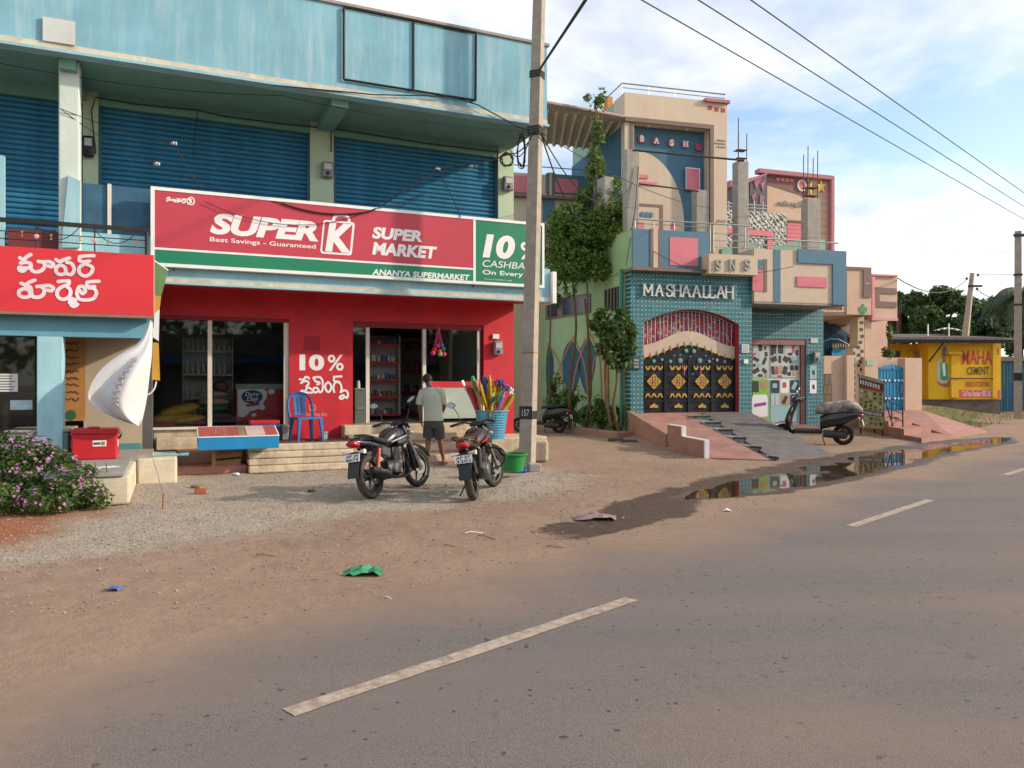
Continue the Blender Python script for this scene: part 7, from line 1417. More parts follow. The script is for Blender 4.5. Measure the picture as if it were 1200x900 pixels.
BR = [(563, 449, 'foil', FOIL, 'gold foil wrapped broom leaning left in the basket'), (572, 448, 'foil', FOIL, 'upright gold foil wrapped broom at the middle left'), (580, 452, 'foil', FOIL, 'gold foil wrapped broom at the middle right'), (585, 450, 'foil', FOIL, 'tallest straight gold broom right of the middle'), (545, 452, 'fan', CLR[3], 'red and white broom sticking out furthest left'), (553, 441, 'brush', CLR[0], 'broom with green plastic head pointing left'), (567, 440, 'brush', CLR[1], 'dark blue bottle brush at the top of the basket'), (586, 446, 'mop', CLR[1], 'dark blue mop head at the right of the brooms'), (592, 452, 'mop', CLR[2], 'violet mop head at the right edge of the brooms'), (598, 455, 'mop', WHT, 'white mop head furthest right in the basket'), (557, 446, 'fan', CLR[3], 'red handled broom behind the green head'), (600, 465, 'foil', FOIL, 'short yellow broom leaning right against the pole'), (577, 462, 'brush', mat('lime_ball', (.15, .5, .08), .5), 'lime green round brush in the middle'), (588, 458, 'brush', MATS['lime_ball'], 'lime green round brush at the right'), (560, 458, 'foil', GRB, 'plain straw broom at the left front'), (568, 456, 'foil', GRB, 'plain straw broom behind the gold ones'), (541, 446, 'fan', WHT, 'white fan shaped brush sticking out at the upper left'), (550, 455, 'foil', CLR[3], 'red foil wrapped broom leaning far left'), (574, 444, 'foil', FOIL, 'gold broom reaching highest at the back'), (590, 462, 'foil', CLR[2], 'violet wrapped broom at the right front'), (565, 464, 'foil', FOIL, 'short gold broom at the left front')]
for i, (u, v, k, m, lab) in enumerate(BR):
    x, z = bpx(u, v); broom(i*2.1, .06+.08*(i % 3), x, z, bc[1]-.12+.05*(i % 6), k, m, lab)
# tub, boxes, stone by the pole
gt = G(601.5, 550, .12); tb = place('green_tub', 'round green plastic tub at the foot of the pole', 'tub', (gt[0], gt[1]-.15, .115)); GPL = mat('green_tub_plastic', (.02, .23, .055), .4, v=.1)
tb.part('bowl', MB().lathe([(.001, .0), (.17, 0), (.215, .27), (.205, .27), (.16, .02), (.001, .02)], n=28), GPL, sm=True); tb.part('rim', MB().lathe([(.20, .255), (.245, .265), (.245, .285), (.2, .29), (.2, .255)], n=28), GPL)
for u, v, m, lab in ((594, 553, mat('yellow_carton', (.62, .42, .10), .7), 'small yellow box under the green tub'), (609, 554, BLP, 'small blue box under the green tub')):
    p = G(u, v); solo('small_box', MB().box(p[0]-.11, p[0]+.11, p[1]-.05, p[1]+.12, 0, .115), m, lab, 'box', WF, at=(p[0], p[1], 0), bev=.008)
p = G(626, 553); o = solo('stone_block', MB().box(p[0]-.12, p[0]+.12, p[1]-.06, p[1]+.1, -.01, .15), CONC, 'grey stone block wedged at the right foot of the pole', 'stone', WF, at=(p[0], p[1], 0), bev=.03); o.rotation_euler = (0, .08, .2)
p = G(633, 541); solo('cream_pillar_stub', MB().box(p[0]-.12, p[0]+.16, p[1]-.05, p[1]+.3, 0, .42), CREAM, 'worn cream stub wall just right of the pole', 'block', WF, at=(p[0], p[1], 0), bev=.05)
for u, v, lab in ((722, 517.5, 'left of two dark slabs by the pink planter'), (737, 519, 'right of two dark slabs by the pink planter')): p = G(u, v, .05); solo('stone_slab', MB().box(p[0]-.2, p[0]+.2, p[1]-.1, p[1]+.1, .04, .13), mat('dark_slab', (.07, .065, .06), .9, v=.3), lab, 'slab', WF, at=(p[0], p[1], .05), bev=.02)
# red cool box on the plinth
c0 = S.L(*G(137, 538, zp)); rbx0 = c0[0]-.60; rb = Thing('red_cool_box', 'large red insulated cool box with lid on the grey slab', 'box', S, at=(rbx0, c0[1], zp))
rb.part('body', MB().box(rbx0, c0[0], c0[1], c0[1]+.5, zp+.002, zp+.38), RDP, bev=.02); rb.part('lid', MB().box(rbx0-.015, c0[0]+.015, c0[1]-.015, c0[1]+.515, zp+.38, zp+.46), RDP, bev=.02)
rb.part('lid_boss', MB().box(rbx0+.2, rbx0+.36, c0[1]+.05, c0[1]+.3, zp+.46, zp+.485), RDP, bev=.01)
for x in (c0[0]-.05, c0[0]+.02): rb.part('latch', MB().tube([(c0[0]+.02, c0[1]+(.1 if x < c0[0] else .35), zp+.42), (c0[0]+.05, c0[1]+(.1 if x < c0[0] else .35), zp+.36), (c0[0]+.02, c0[1]+(.1 if x < c0[0] else .35), zp+.30)], .016, 6), BLACK)
rb.part('side_handle', MB().tube([(rbx0-.01, c0[1]+.1, zp+.36), (rbx0-.04, c0[1]+.12, zp+.2), (rbx0-.01, c0[1]+.14, zp+.12)], .014, 6), BLACK)
st_ = rb.part('label_sticker', MB().box(rbx0+.28, rbx0+.46, c0[1]-.003, c0[1]-.0005, zp+.2, zp+.29), WHT); rb.part('label_print', MB().box(rbx0+.29, rbx0+.38, c0[1]-.005, c0[1]-.0035, zp+.225, zp+.26), INK, st_); rb.part('label_code', MB().box(rbx0+.39, rbx0+.44, c0[1]-.005, c0[1]-.0035, zp+.215, zp+.27), GREYP, st_)
rb.part('label_sticker', MB().box(c0[0]+.0005, c0[0]+.003, c0[1]+.16, c0[1]+.34, zp+.18, zp+.28), WHT)
rp_ = S.L(*G(122, 549, zp)); rr = random.Random(6); solo('tangled_cord', MB().tube([(rp_[0]+rr.gauss(0, .09), rp_[1]+rr.gauss(0, .05), zp+.012+.01*rr.random()) for _ in range(30)], .007, 5), PAPER, 'tangled white cord lying before the red cool box', 'cord', S, at=(rp_[0], rp_[1], zp), sm=True)
tp = Thing('teal_pipe', 'thin teal pipe lying on the low cream block', 'pipe', S, at=(-7.2, -1.6, .43)); tp.part('pipe', MB().tube([(-7.3, -1.9, .425), (-6.5, -1.75, .425)], .018, 8), mat('teal_plastic', (.12, .35, .36), .5)); tp.part('pipe_end', MB().tube([(-6.62, -1.775, .425), (-6.5, -1.752, .425)], .026, 8), MATS['teal_plastic'])
# loose banner hanging at the annex corner
bn = Thing('loose_banner', 'white shop banner flapping loose at the right end of the annex', 'banner', S, at=(xA, -2.3, zab)); rows = []
Lp = [(176, 375), (170, 392), (160, 405), (144, 413), (128, 424), (112, 440), (103, 460), (104, 470), (118, 482), (140, 493), (160, 498)]
Rp = [(179, 378), (178.5, 400), (178, 418), (176.5, 430), (175, 442), (173.5, 455), (172, 468), (170, 478), (168, 487), (166.5, 494), (165, 499)]
for i, (a, b) in enumerate(zip(Lp, Rp)):
    row = []
    for k in range(11): t = k/10; x, z = S.XZ(a[0]+(b[0]-a[0])*t, a[1]+(b[1]-a[1])*t, -2.3); row.append((x, -2.3-.12*math.sin(t*9+i*.35)*min(1, i/5)*(1-t*.6)-.25*math.sin(math.pi*t)*math.sin(math.pi*i/10), z))
    rows.append(row)
bo = bn.part('cloth', MB().loft(rows, closed=False), mat('white_banner_cloth', (.64, .63, .64), .7, v=.06), sm=True); sm_ = bo.modifiers.new('sub', 'SUBSURF'); sm_.levels = 2; sm_.render_levels = 2
mb = MB()
def cl_at(i, t): i0 = min(int(i), 9); fi = i-i0; k0 = min(int(t*10), 9); fk = t*10-k0; g = lambda a, b: Vector(rows[a][b]); return g(i0, k0).lerp(g(i0+1, k0), fi).lerp(g(i0, k0+1).lerp(g(i0+1, k0+1), fi), fk)+Vector((0, -.02, 0))
for i in range(9):
    c = 3.0+i*.5; pts = [cl_at(c+a, .46+b) for a, b in ((.12, -.07), (.22, 0), (.1, .07), (-.12, .05), (-.2, -.04), (0, 0))]; mb.tube([tuple(p) for p in smooth([tuple(p) for p in pts], 3)], .008, 4)
bn.part('faint_print', mb, mat('grey_pink_print', (.50, .42, .43), .8, b=0))
yb3 = -1.9
fl_ = Thing('corner_flag', 'narrow green white and orange flag strip at the annex sign corner', 'flag', S, at=(sx(180, yb3), yb3, sz(180, 312, yb3)))
for pts, m, nm in (([(181, 306), (197, 317), (189, 347), (181, 346)], mat('flag_green', (.13, .26, .10), .7), 'green_strip'), ([(181, 346), (189, 347), (187, 362), (181, 368)], mat('flag_orange', (.60, .32, .05), .7), 'orange_strip'), ([(181, 368), (187, 362), (186, 400), (179, 395)], WHT, 'white_strip'), ([(179, 401), (186, 402), (187.5, 446), (178, 445)], MATS['flag_orange'], 'orange_strip')):
    P_ = [S.XZ(u, v, yb3) for u, v in pts]; fl_.part(nm, MB().prism(P_, yb3-.012-.01*rnd.random(), yb3), m)
fl_.part('hem', MB().tube([(*[S.XZ(181, 306, yb3)[0]], yb3, S.XZ(181, 306, yb3)[1]), (S.XZ(197, 317, yb3)[0], yb3, S.XZ(197, 317, yb3)[1])], .015, 6), WHT); solo('white_hose', MB().tube(smooth([(S.XZ(u, v, yb3)[0], yb3, S.XZ(u, v, yb3)[1]) for u, v in ((183, 447), (181, 455), (176, 461), (171, 463))], 4), .014, 6), WHT, 'short white cord hanging from the flag strip', 'cord', S, at=(sx(183, yb3), yb3, sz(183, 447, yb3)), sm=True)
# ------------------------------------------------------------ litter on the ground
def gz(x, y): return float(ground_z(x, y))
def crumple(u, v, w, d, h_, m, name, lab, cat, seed):
    p = G(u, v); rr = random.Random(seed); z0 = gz(*p); rows = [[(p[0]+w*(i/6-.5)+rr.gauss(0, w*.03), p[1]+d*(j/4-.5)+rr.gauss(0, d*.05), z0+.008+h_*rr.random()*math.sin(math.pi*i/6)**.5) for i in range(7)] for j in range(5)]
    solo(name, MB().loft(rows, closed=False), m, lab, cat, WF, at=(p[0], p[1], z0), sm=False)
crumple(426, 671, .30, .20, .06, mat('green_polythene', (.03, .24, .10), .35, v=.3), 'plastic_bag', 'crumpled green plastic bag on the dirt before the bikes', 'litter', 1)
crumple(134, 693, .10, .08, .03, mat('blue_wrapper', (.08, .14, .42), .4), 'wrapper', 'small blue wrapper on the gravel at the lower left', 'litter', 2); crumple(696, 607, .50, .35, .05, mat('mauve_rag', (.25, .16, .15), .9, v=.3), 'rag', 'faded pinkish cloth lying at the start of the puddle', 'rag', 3); crumple(365, 576, .10, .10, .05, mat('dark_green_wrapper', (.02, .10, .07), .4), 'wrapper', 'dark green wrapper left of the first motorbike', 'litter', 4); crumple(276, 557, .12, .08, .05, WHT, 'wrapper', 'white paper scrap before the cream platform', 'litter', 5); crumple(897, 652, .12, .08, .02, PAPER, 'wrapper', 'white paper scrap on the road near the puddle', 'litter', 6); crumple(500, 573, .10, .06, .01, mat('red_scrap', (.5, .05, .03), .6), 'wrapper', 'red scrap on the gravel between the bikes', 'litter', 7); crumple(852, 598, .10, .07, .03, WHT, 'wrapper', 'white scrap at the near edge of the puddle', 'litter', 8)
p = G(235, 578); o = solo('brick', MB().box(-.075, .075, -.05, .05, 0, .075), mat('fired_brick', (.36, .10, .05), .9, v=.25, b=.4), 'single red brick lying on the gravel', 'brick', WF, at=(p[0], p[1], gz(*p)), bev=.012, local=True); o.rotation_euler = (0, 0, .4)
p = G(232, 572); o = solo('broken_stone', MB().box(-.1, .1, -.06, .06, 0, .04), WOOD, 'pale broken piece behind the red brick', 'stone', WF, at=(p[0], p[1], gz(*p)), bev=.015, local=True); o.rotation_euler = (0, .05, -.5)
p = G(191, 597); solo('wooden_peg', MB().tube([(p[0], p[1], -.05), (p[0]+.01, p[1], .19)], .014, 6), WOOD, 'short wooden peg driven into the gravel', 'peg', WF, at=(p[0], p[1], 0)); solo('peg_string', MB().tube([(p[0]+.01, p[1], .17), S.P(*S.XZ(178, 533, -2.0)[:1], -2.0, S.XZ(178, 533, -2.0)[1])], .004, 4), GREYP, 'thin string from the wooden peg up to the cream block', 'string', WF, at=(p[0], p[1], 0))
rr = random.Random(23)
for i, (u, v) in enumerate(((545, 628, ), (560, 630), (640, 640), (310, 545), (680, 555), (520, 640), (450, 700), (300, 650))):
    p = G(u, v); L = rr.uniform(.08, .22); a = rr.uniform(-.6, .6); pts = [(p[0]+L*t*math.cos(a), p[1]+L*t*math.sin(a), gz(p[0]+L*t*math.cos(a), p[1]+L*t*math.sin(a))+.012+.01*math.sin(t*5)) for t in (0, .3, .6, 1)]
    solo('twig', MB().tube(pts, .006, 5), PAPER if i % 3 == 0 else WOOD, ('pale dry straw' if i % 3 == 0 else 'thin brown twig')+' on the dirt '+('near the second bike', 'right of the second bike', 'midway to the puddle', 'below the cream platform', 'on the sandy path past the pole', 'in front of the bikes', 'close to the road edge', 'on the open forecourt')[i], 'twig', WF, at=pts[0])
# ------------------------------------------------------------ motorbikes and scooters
RUB = mat('tyre_rubber', (.022, .020, .019), .85, v=.4, s=8, b=.2); DUST = mat('dusty_tyre', (.075, .06, .05), .92, v=.45, s=7, b=.3); BPAINT = mat('black_bike_paint', (.012, .012, .014), .25, v=.2, b=0, coat=.6); ALU = mat('dull_aluminium', (.20, .195, .19), .45, m=.7, v=.3, s=8); CHR = mat('chrome', (.6, .6, .6), .15, m=1, v=.05, b=0); SEATM = mat('black_vinyl', (.018, .018, .019), .55, v=.2, b=.1); REDL = mat('red_lamp', (.45, .01, .02), .2, b=0); AMB = mat('clear_indicator', (.62, .55, .5), .2, b=0); MIR = mat('mirror_back', (.55, .53, .52), .12, m=.9, v=.02, b=0); ENG = mat('engine_grey', (.06, .058, .055), .5, m=.5, v=.4, s=9)
def wheel(t, cx, cz, R_, w, m, turn=0, spokes=6, piv=None):
    prof = [(R_-.075, -w*.30), (R_-.05, -w*.5), (R_-.018, -w*.46), (R_, -w*.16), (R_, w*.16), (R_-.018, w*.46), (R_-.05, w*.5), (R_-.075, w*.30), (R_-.075, -w*.30)]
    def fx(mb):
        if turn:
            ca_, sa_ = math.cos(turn), math.sin(turn); px, = (piv,); mb.v = [(px+(x-px)*ca_-y*sa_, (x-px)*sa_+y*ca_, z) for x, y, z in mb.v]
        return mb
    ty = t.part('wheel', fx(MB().lathe(prof, (cx, 0, cz), 36, 'y')), m, sm=True)
    t.part('rim', fx(MB().lathe([(R_-.072, -w*.36), (R_-.09, -w*.3), (R_-.09, w*.3), (R_-.072, w*.36), (R_-.072, -w*.36)], (cx, 0, cz), 36, 'y')), ENG, ty, sm=True)
    for k in range(spokes):
        a = 2*math.pi*k/spokes+.3; t.part('spoke', fx(MB().tube([(cx+.03*math.cos(a), 0, cz+.03*math.sin(a)), (cx+(R_-.085)*math.cos(a), 0, cz+(R_-.085)*math.sin(a))], [.024, .014], 6, flat=.6)), BPAINT, ty)
    t.part('hub', fx(MB().lathe([(.001, -.07), (.05, -.065), (.055, -.02), (.055, .02), (.05, .065), (.001, .07)], (cx, 0, cz), 14, 'y')), ENG, ty, sm=True)
    t.part('brake_disc', fx(MB().lathe([(.06, -.078), (.11, -.078), (.11, -.073), (.06, -.073), (.06, -.078)], (cx, 0, cz), 24, 'y')), ALU, ty)
def ring(x, z, w, h_, n=14, e=.75, yo=0): return [(x, yo+math.copysign(abs(math.cos(2*math.pi*k/n))**e, math.cos(2*math.pi*k/n))*w/2, z+math.copysign(abs(math.sin(2*math.pi*k/n))**e, math.sin(2*math.pi*k/n))*h_/2) for k in range(n)]
def motorbike(label, plate, pos, yaw, lean, turn, stripe, shock_m, tank_m, seat_m, guard):
    t = place('motorbike', label, 'motorbike', pos, yaw, 'motorbikes parked before the shop', lean)
    piv = .98; ca_, sa_ = math.cos(turn), math.sin(turn)
    def st(mb): mb.v = [(piv+(x-piv)*ca_-y*sa_, (x-piv)*sa_+y*ca_, z) for x, y, z in mb.v]; return mb
    wheel(t, 0, .30, .30, .105, DUST); wheel(t, 1.27, .295, .295, .085, RUB, turn, 6, piv)
    # forks, fender, headlamp, bars
    for y in (-.085, .085):
        t.part('fork_leg', st(MB().tube([(1.27, y, .30), (1.13, y, .62), (.99, y, .94)], [.027, .024, .018], 8)), ALU if y else ALU)
    fr = [st(MB().add([(1.27+.335*math.cos(R(a)), y, .30+.335*math.sin(R(a))) for y in (-.055, .055)], [])).v for a in range(20, 150, 13)]
    t.part('front_fender', MB().loft([[f[0], ((f[0][0]+f[1][0])/2+.0, (f[0][1]+f[1][1])/2, (f[0][2]+f[1][2])/2+.02), f[1]] for f in fr], closed=False), BPAINT, sm=True)
    t.part('headlamp', st(MB().loft([ring(1.0, .86, .10, .12), ring(1.06, .87, .20, .20), ring(1.12, .86, .20, .20), ring(1.16, .85, .13, .14)])), BPAINT, sm=True); t.part('visor', st(MB().loft([ring(.98, .98, .20, .02), ring(1.06, .97, .24, .05), ring(1.14, .90, .20, .03)])), tank_m, sm=True)
    t.part('console', st(MB().loft([ring(.90, .96, .16, .03), ring(.95, .985, .2, .06), ring(1.0, .97, .16, .05)])), BLACK, sm=True)
    for s_ in (-1, 1):
        t.part('handlebar', st(MB().tube(smooth([(.98, 0, .97), (.97, .10*s_, .99), (.93, .22*s_, 1.02), (.84, .36*s_, .99)], 3), .013, 7)), BLACK); t.part('grip', st(MB().tube([(.90, .27*s_, 1.01), (.835, .37*s_, .988)], .019, 8)), BLACK); t.part('lever', st(MB().tube([(.95, .2*s_, 1.0), (.93, .30*s_, .99), (.90, .38*s_, .975)], .007, 5)), ALU)
        t.part('mirror_stalk', st(MB().tube(smooth([(.92, .24*s_, 1.03), (.95, .28*s_, 1.16), (.93, .34*s_, 1.27)], 3), .007, 6)), BLACK); m_ = t.part('mirror', st(MB().loft([[(.925+dx+.03*k*math.sin(R(a)), .36*s_+.075*k*math.cos(R(a)), 1.295+.042*k*math.sin(R(a))+.02*math.cos(R(a))*s_) for a in range(0, 360, 24)] for dx, k in ((-.008, .93), (0, 1), (.02, .9), (.032, .4))])), BLACK, sm=True)
        t.part('mirror_glass', st(MB().prism([(0, 0)], 0, 0) if False else MB().loft([[(.925+dx+.027*math.sin(R(a)), .36*s_+.066*math.cos(R(a)), 1.295+.036*math.sin(R(a))+.018*math.cos(R(a))*s_) for a in range(0, 360, 24)] for dx in (-.012, -.0085)])), MIR, m_)
        t.part('front_indicator', st(MB().ell((1.05, .17*s_, .82), .03, .045, .025, 8, 6)), AMB, sm=True)
    # tank, seat, tail
    t.part('tank', MB().loft([ring(.44, .72, .12, .10), ring(.52, .75, .20, .20), ring(.64, .80, .29, .24), ring(.78, .82, .31, .24), ring(.90, .80, .26, .20), ring(.97, .78, .14, .12)]), tank_m, sm=True); t.part('tank_shroud', MB().loft([ring(.62, .70, .33, .10), ring(.80, .72, .38, .18), ring(.98, .74, .34, .12), ring(1.06, .76, .26, .05)]), tank_m, sm=True)
    t.part('filler_cap', MB().lathe([(.04, 0), (.04, .012), (.001, .014)], (.76, 0, .935), 14), CHR)
    for s_ in (-1, 1): t.part('tank_stripe', MB().tube([(.50, .125*s_, .72), (.66, .172*s_, .755), (.86, .185*s_, .79)], [.008, .014, .006], 6), stripe)
    t.part('seat', MB().loft([ring(-.24, .815, .16, .05), ring(-.12, .825, .24, .08), ring(.05, .81, .27, .09), ring(.2, .775, .27, .09), ring(.34, .755, .23, .10), ring(.48, .755, .16, .09)]), seat_m, sm=True)
    t.part('tail_cowl', MB().loft([ring(-.36, .80, .08, .05), ring(-.28, .78, .19, .10), ring(-.1, .75, .24, .10), ring(.15, .70, .25, .10), ring(.35, .67, .2, .08)]), BPAINT, sm=True); t.part('tail_lamp', MB().loft([ring(-.395, .775, .07, .03), ring(-.37, .77, .14, .07), ring(-.29, .75, .19, .075)]), REDL, sm=True)
    for s_ in (-1, 1): t.part('grab_rail', MB().tube(smooth([(.05, .13*s_, .80), (-.1, .155*s_, .84), (-.25, .13*s_, .87), (-.33, .04*s_, .875)], 3), .012, 6), BLACK); t.part('rear_indicator', MB().tube([(-.30, .06*s_, .655), (-.32, .17*s_, .655)], [.014, .032], 8), AMB); t.part('shock', MB().tube([(-.0, .13*s_, .36), (.12, .13*s_, .66)], .028, 8), shock_m); t.part('swing_arm', MB().tube([(0, .09*s_, .30), (.42, .09*s_, .36)], .024, 6), BLACK); t.part('side_panel', MB().loft([[(.18, .11*s_, .56), (.42, .11*s_, .50), (.44, .11*s_, .66), (.2, .11*s_, .70)], [(.2, .135*s_, .58), (.40, .135*s_, .53), (.42, .135*s_, .64), (.22, .135*s_, .67)]]), tank_m)
    rf = [[(.36*math.cos(R(a)), y, .30+.36*math.sin(R(a))) for y in (-.075, .075)] for a in range(95, 178, 9)]
    t.part('rear_fender', MB().loft([[f[0], (f[0][0], 0, f[0][2]+.015), f[1]] for f in rf], closed=False), BLACK, sm=True); t.part('mud_flap', MB().add([(-.31, -.085, .66), (-.31, .085, .66), (-.43, .08, .32), (-.43, -.08, .32), (-.30, -.085, .66), (-.30, .085, .66), (-.42, .08, .32), (-.42, -.08, .32)], [(0,1,2,3),(5,4,7,6),(0,4,5,1),(1,5,6,2),(2,6,7,3),(3,7,4,0)]), BLACK)
    pl = t.part('number_plate', MB().box(-.005, .0, -.115, .115, -.05, .05).xf(lambda x, y, z: (x-.375+(z)*.25, y, z+.585)), WHT)
    for i, ln in enumerate(plate):
        m_ = text_fit(ln, -.095, .095, .004 if i == 0 else -.042, .042 if i == 0 else -.004, 0, .02, 0, .002); m_.v = [(-.375+z*.25-.0075+y*.5, -x, z+.585) for x, y, z in m_.v]; t.part('plate_lettering', m_, INK, pl)
    # engine, exhaust, frame, stand
    t.part('crankcase', MB().loft([ring(.36, .36, .18, .2), ring(.44, .35, .28, .26), ring(.62, .34, .30, .26), ring(.72, .36, .2, .18)]), ENG, sm=True)
    for i in range(7): t.part('cylinder_fin', MB().box(.56+i*.012, .78+i*.012, -.1, .1, .45+i*.026, .462+i*.026), ENG)
    t.part('cylinder', MB().box(.60, .80, -.07, .07, .44, .66), ENG, bev=.02); t.part('clutch_cover', MB().lathe([(.001, -.175), (.08, -.17), (.1, -.145), (.1, -.12)], (.52, 0, .34), 18, 'y'), ALU, sm=True)
    t.part('exhaust_pipe', MB().tube(smooth([(.86, -.05, .55), (.93, -.10, .42), (.84, -.15, .24), (.55, -.16, .22), (.30, -.16, .25)], 4), .021, 8), ENG, sm=True); t.part('muffler', MB().tube([(.34, -.16, .25), (.24, -.165, .27), (-.16, -.18, .38), (-.22, -.18, .395)], [.025, .052, .056, .042], 12), BLACK, sm=True); t.part('heat_shield', MB().tube([(.2, -.205, .30), (-.1, -.222, .38)], .028, 8), ALU)
    for s_ in (-1, 1): t.part('frame_tube', MB().tube(smooth([(.98, .03*s_, .86), (.88, .07*s_, .5), (.78, .09*s_, .25), (.40, .10*s_, .24), (.30, .1*s_, .5), (-.05, .1*s_, .70)], 3), .016, 6), BPAINT); t.part('foot_peg', MB().tube([(.42, .12*s_, .28), (.42, .26*s_, .28)], .016, 7), BLACK)
    t.part('side_stand', MB().tube([(.45, .13, .25), (.35, .27, .02-math.tan(-lean)*.27*.0)], .011, 6), BLACK); t.part('chain_cover', MB().box(.02, .42, .10, .125, .30, .40), BLACK, bev=.02); t.part('brake_pedal', MB().tube([(.42, -.16, .22), (.58, -.18, .22)], .01, 6), BLACK)
    for s_ in (-1, 1):
        if guard: t.part('crash_guard', MB().tube(smooth([(.80, .10*s_, .30), (.88, .30*s_, .34), (.90, .36*s_, .46), (.88, .32*s_, .58), (.86, .10*s_, .62)], 3), .015, 7), BLACK)
    if not guard:
        for s_ in (-1, 1): t.part('leg_shield', MB().tube([(.92, .17*s_, .66), (1.02, .18*s_, .30)], [.045, .075], 10), BPAINT, sm=True)
    return t
SILV = mat('silver_stripe', (.55, .56, .57), .3, m=.5, b=0); REDSH = mat('red_spring', (.42, .04, .02), .5); BRN = mat('brown_seat', (.16, .075, .045), .55, v=.3); MARO = mat('maroon_bike_paint', (.026, .010, .010), .25, v=.3, b=0, coat=.5)
def bikepos(u, v): p = G(u, v); return (p[0], p[1], gz(*p))
motorbike('black motorbike with silver tank stripes and red rear springs, left of the two', ('AP 29', '8674'), bikepos(437, 584), math.atan2(.94, .34), R(-9), -.2, SILV, REDSH, BPAINT, SEATM, False)
motorbike('black motorbike with brown seat and crash guard, right of the two', ('AP 07', '3201'), bikepos(556, 586), math.atan2(.99, .12), R(-8), -.35, REDL, BLACK, MARO, BRN, True)
def scooter(label, pos, yaw, lean, cover, plate_m):
    t = place('scooter', label, 'scooter', pos, yaw, None, lean)
    wheel(t, 0, .225, .225, .095, RUB, 0, 5); wheel(t, 1.24, .225, .225, .085, RUB, 0, 5)
    t.part('front_fender', MB().loft([[(1.24+.27*math.cos(R(a)), -.06, .225+.27*math.sin(R(a))), (1.24+.285*math.cos(R(a)), 0, .225+.285*math.sin(R(a))), (1.24+.27*math.cos(R(a)), .06, .225+.27*math.sin(R(a)))] for a in range(-5, 150, 14)], closed=False), BPAINT, sm=True)
    def hr_(x, z, d, w): return [(x+d/2*math.cos(2*math.pi*k/16), w/2*math.sin(2*math.pi*k/16), z) for k in range(16)]
    t.part('front_shield', MB().loft([hr_(1.06, .28, .10, .24), hr_(1.12, .40, .15, .36), hr_(1.13, .55, .17, .43), hr_(1.08, .70, .17, .42), hr_(1.01, .86, .15, .34), hr_(.95, .98, .12, .22)]), BPAINT, sm=True); t.part('steering_column', MB().tube([(1.22, 0, .26), (1.12, 0, .5)], .05, 8), BLACK); t.part('apron_trim', MB().tube([(1.13, -.17, .42), (1.10, -.20, .6), (1.02, -.17, .84)], .014, 6), CHR); t.part('apron_trim', MB().tube([(1.13, .17, .42), (1.10, .20, .6), (1.02, .17, .84)], .014, 6), CHR)
    t.part('floor_board', MB().zprism([(.42, -.17), (1.02, -.16), (1.02, .16), (.42, .17)], .26, .33), BLACK, bev=.02)
    t.part('rear_body', MB().loft([ring(.46, .48, .26, .30), ring(.30, .56, .36, .36), ring(.0, .62, .38, .34), ring(-.22, .66, .32, .24), ring(-.36, .69, .16, .10)]), BPAINT, sm=True); t.part('body_trim', MB().tube([(.4, -.18, .40), (.0, -.2, .52), (-.3, -.14, .62)], .01, 6), ALU)
    t.part('seat', MB().loft([ring(.50, .76, .18, .08), ring(.36, .78, .28, .10), ring(.1, .80, .29, .10), ring(-.16, .83, .25, .10), ring(-.26, .83, .14, .06)]), SEATM, sm=True)
    t.part('tail_lamp', MB().loft([ring(-.40, .67, .10, .05), ring(-.36, .68, .18, .09), ring(-.28, .67, .24, .09)]), REDL, sm=True); t.part('number_plate', MB().box(-.006, 0, -.11, .11, -.06, .06).xf(lambda x, y, z: (x-.40+z*.3, y, z+.50)), plate_m); t.part('rear_fender', MB().loft([[(-.34, -.08, .58), (-.34, .08, .58)], [(-.42, -.08, .36), (-.42, .08, .36)]], closed=False), BLACK)
    t.part('engine_case', MB().loft([ring(-.06, .23, .10, .14, yo=.12), ring(.1, .24, .14, .18, yo=.12), ring(.4, .26, .14, .16, yo=.1)]), ENG, sm=True); t.part('muffler', MB().tube([(.35, -.15, .2), (.1, -.17, .22), (-.22, -.17, .28)], [.03, .055, .05], 10), BLACK, sm=True)
    t.part('headlamp', MB().loft([ring(.86, .98, .16, .08), ring(.94, 1.0, .3, .14), ring(1.02, .99, .24, .14), ring(1.06, .98, .12, .08)]), BPAINT, sm=True)
    for s_ in (-1, 1):
        t.part('handlebar', MB().tube([(.92, .05*s_, 1.0), (.87, .22*s_, 1.02), (.82, .34*s_, 1.0)], .018, 7), BLACK); t.part('mirror_stalk', MB().tube([(.9, .2*s_, 1.03), (.92, .26*s_, 1.15)], .007, 5), BLACK); t.part('mirror', MB().ell((.92, .28*s_, 1.20), .02, .065, .05, 10, 8), MIR, sm=True); t.part('rear_indicator', MB().ell((-.32, .13*s_, .62), .03, .03, .02, 8, 6), AMB); t.part('brake_lever', MB().tube([(.92, .18*s_, 1.0), (.88, .36*s_, .985)], .007, 5), ALU)
    t.part('centre_stand', MB().tube([(.42, .1, .2), (.36, .17, .0)], .012, 6), BLACK)
    if cover:
        t.part('seat_cover', MB().loft([ring(.56, .76, .26, .16), ring(.46, .80, .36, .24), ring(.2, .83, .40, .26), ring(-.1, .86, .38, .26), ring(-.30, .82, .30, .22), ring(-.40, .75, .16, .12)]), cover, sm=True)
    return t
CAMO = mat('patterned_rag', (.14, .10, .085), .9, v=1.2, s=9, b=.5, bs=14, sc2=(.50, .43, .38)); 
p = G(988, 521); scooter('black scooter with patterned cloth over its seat beside the plank ramp', (p[0], p[1], gz(*p)), math.atan2(.42, -.90), R(-6), CAMO, WHT).o.scale = (1.16,)*3
p = G(655, 511); sc2_ = scooter('dark scooter half hidden behind the utility pole by the planter', (p[0], p[1], gz(*p)), math.atan2(.35, -.94), R(-7), None, WHT)
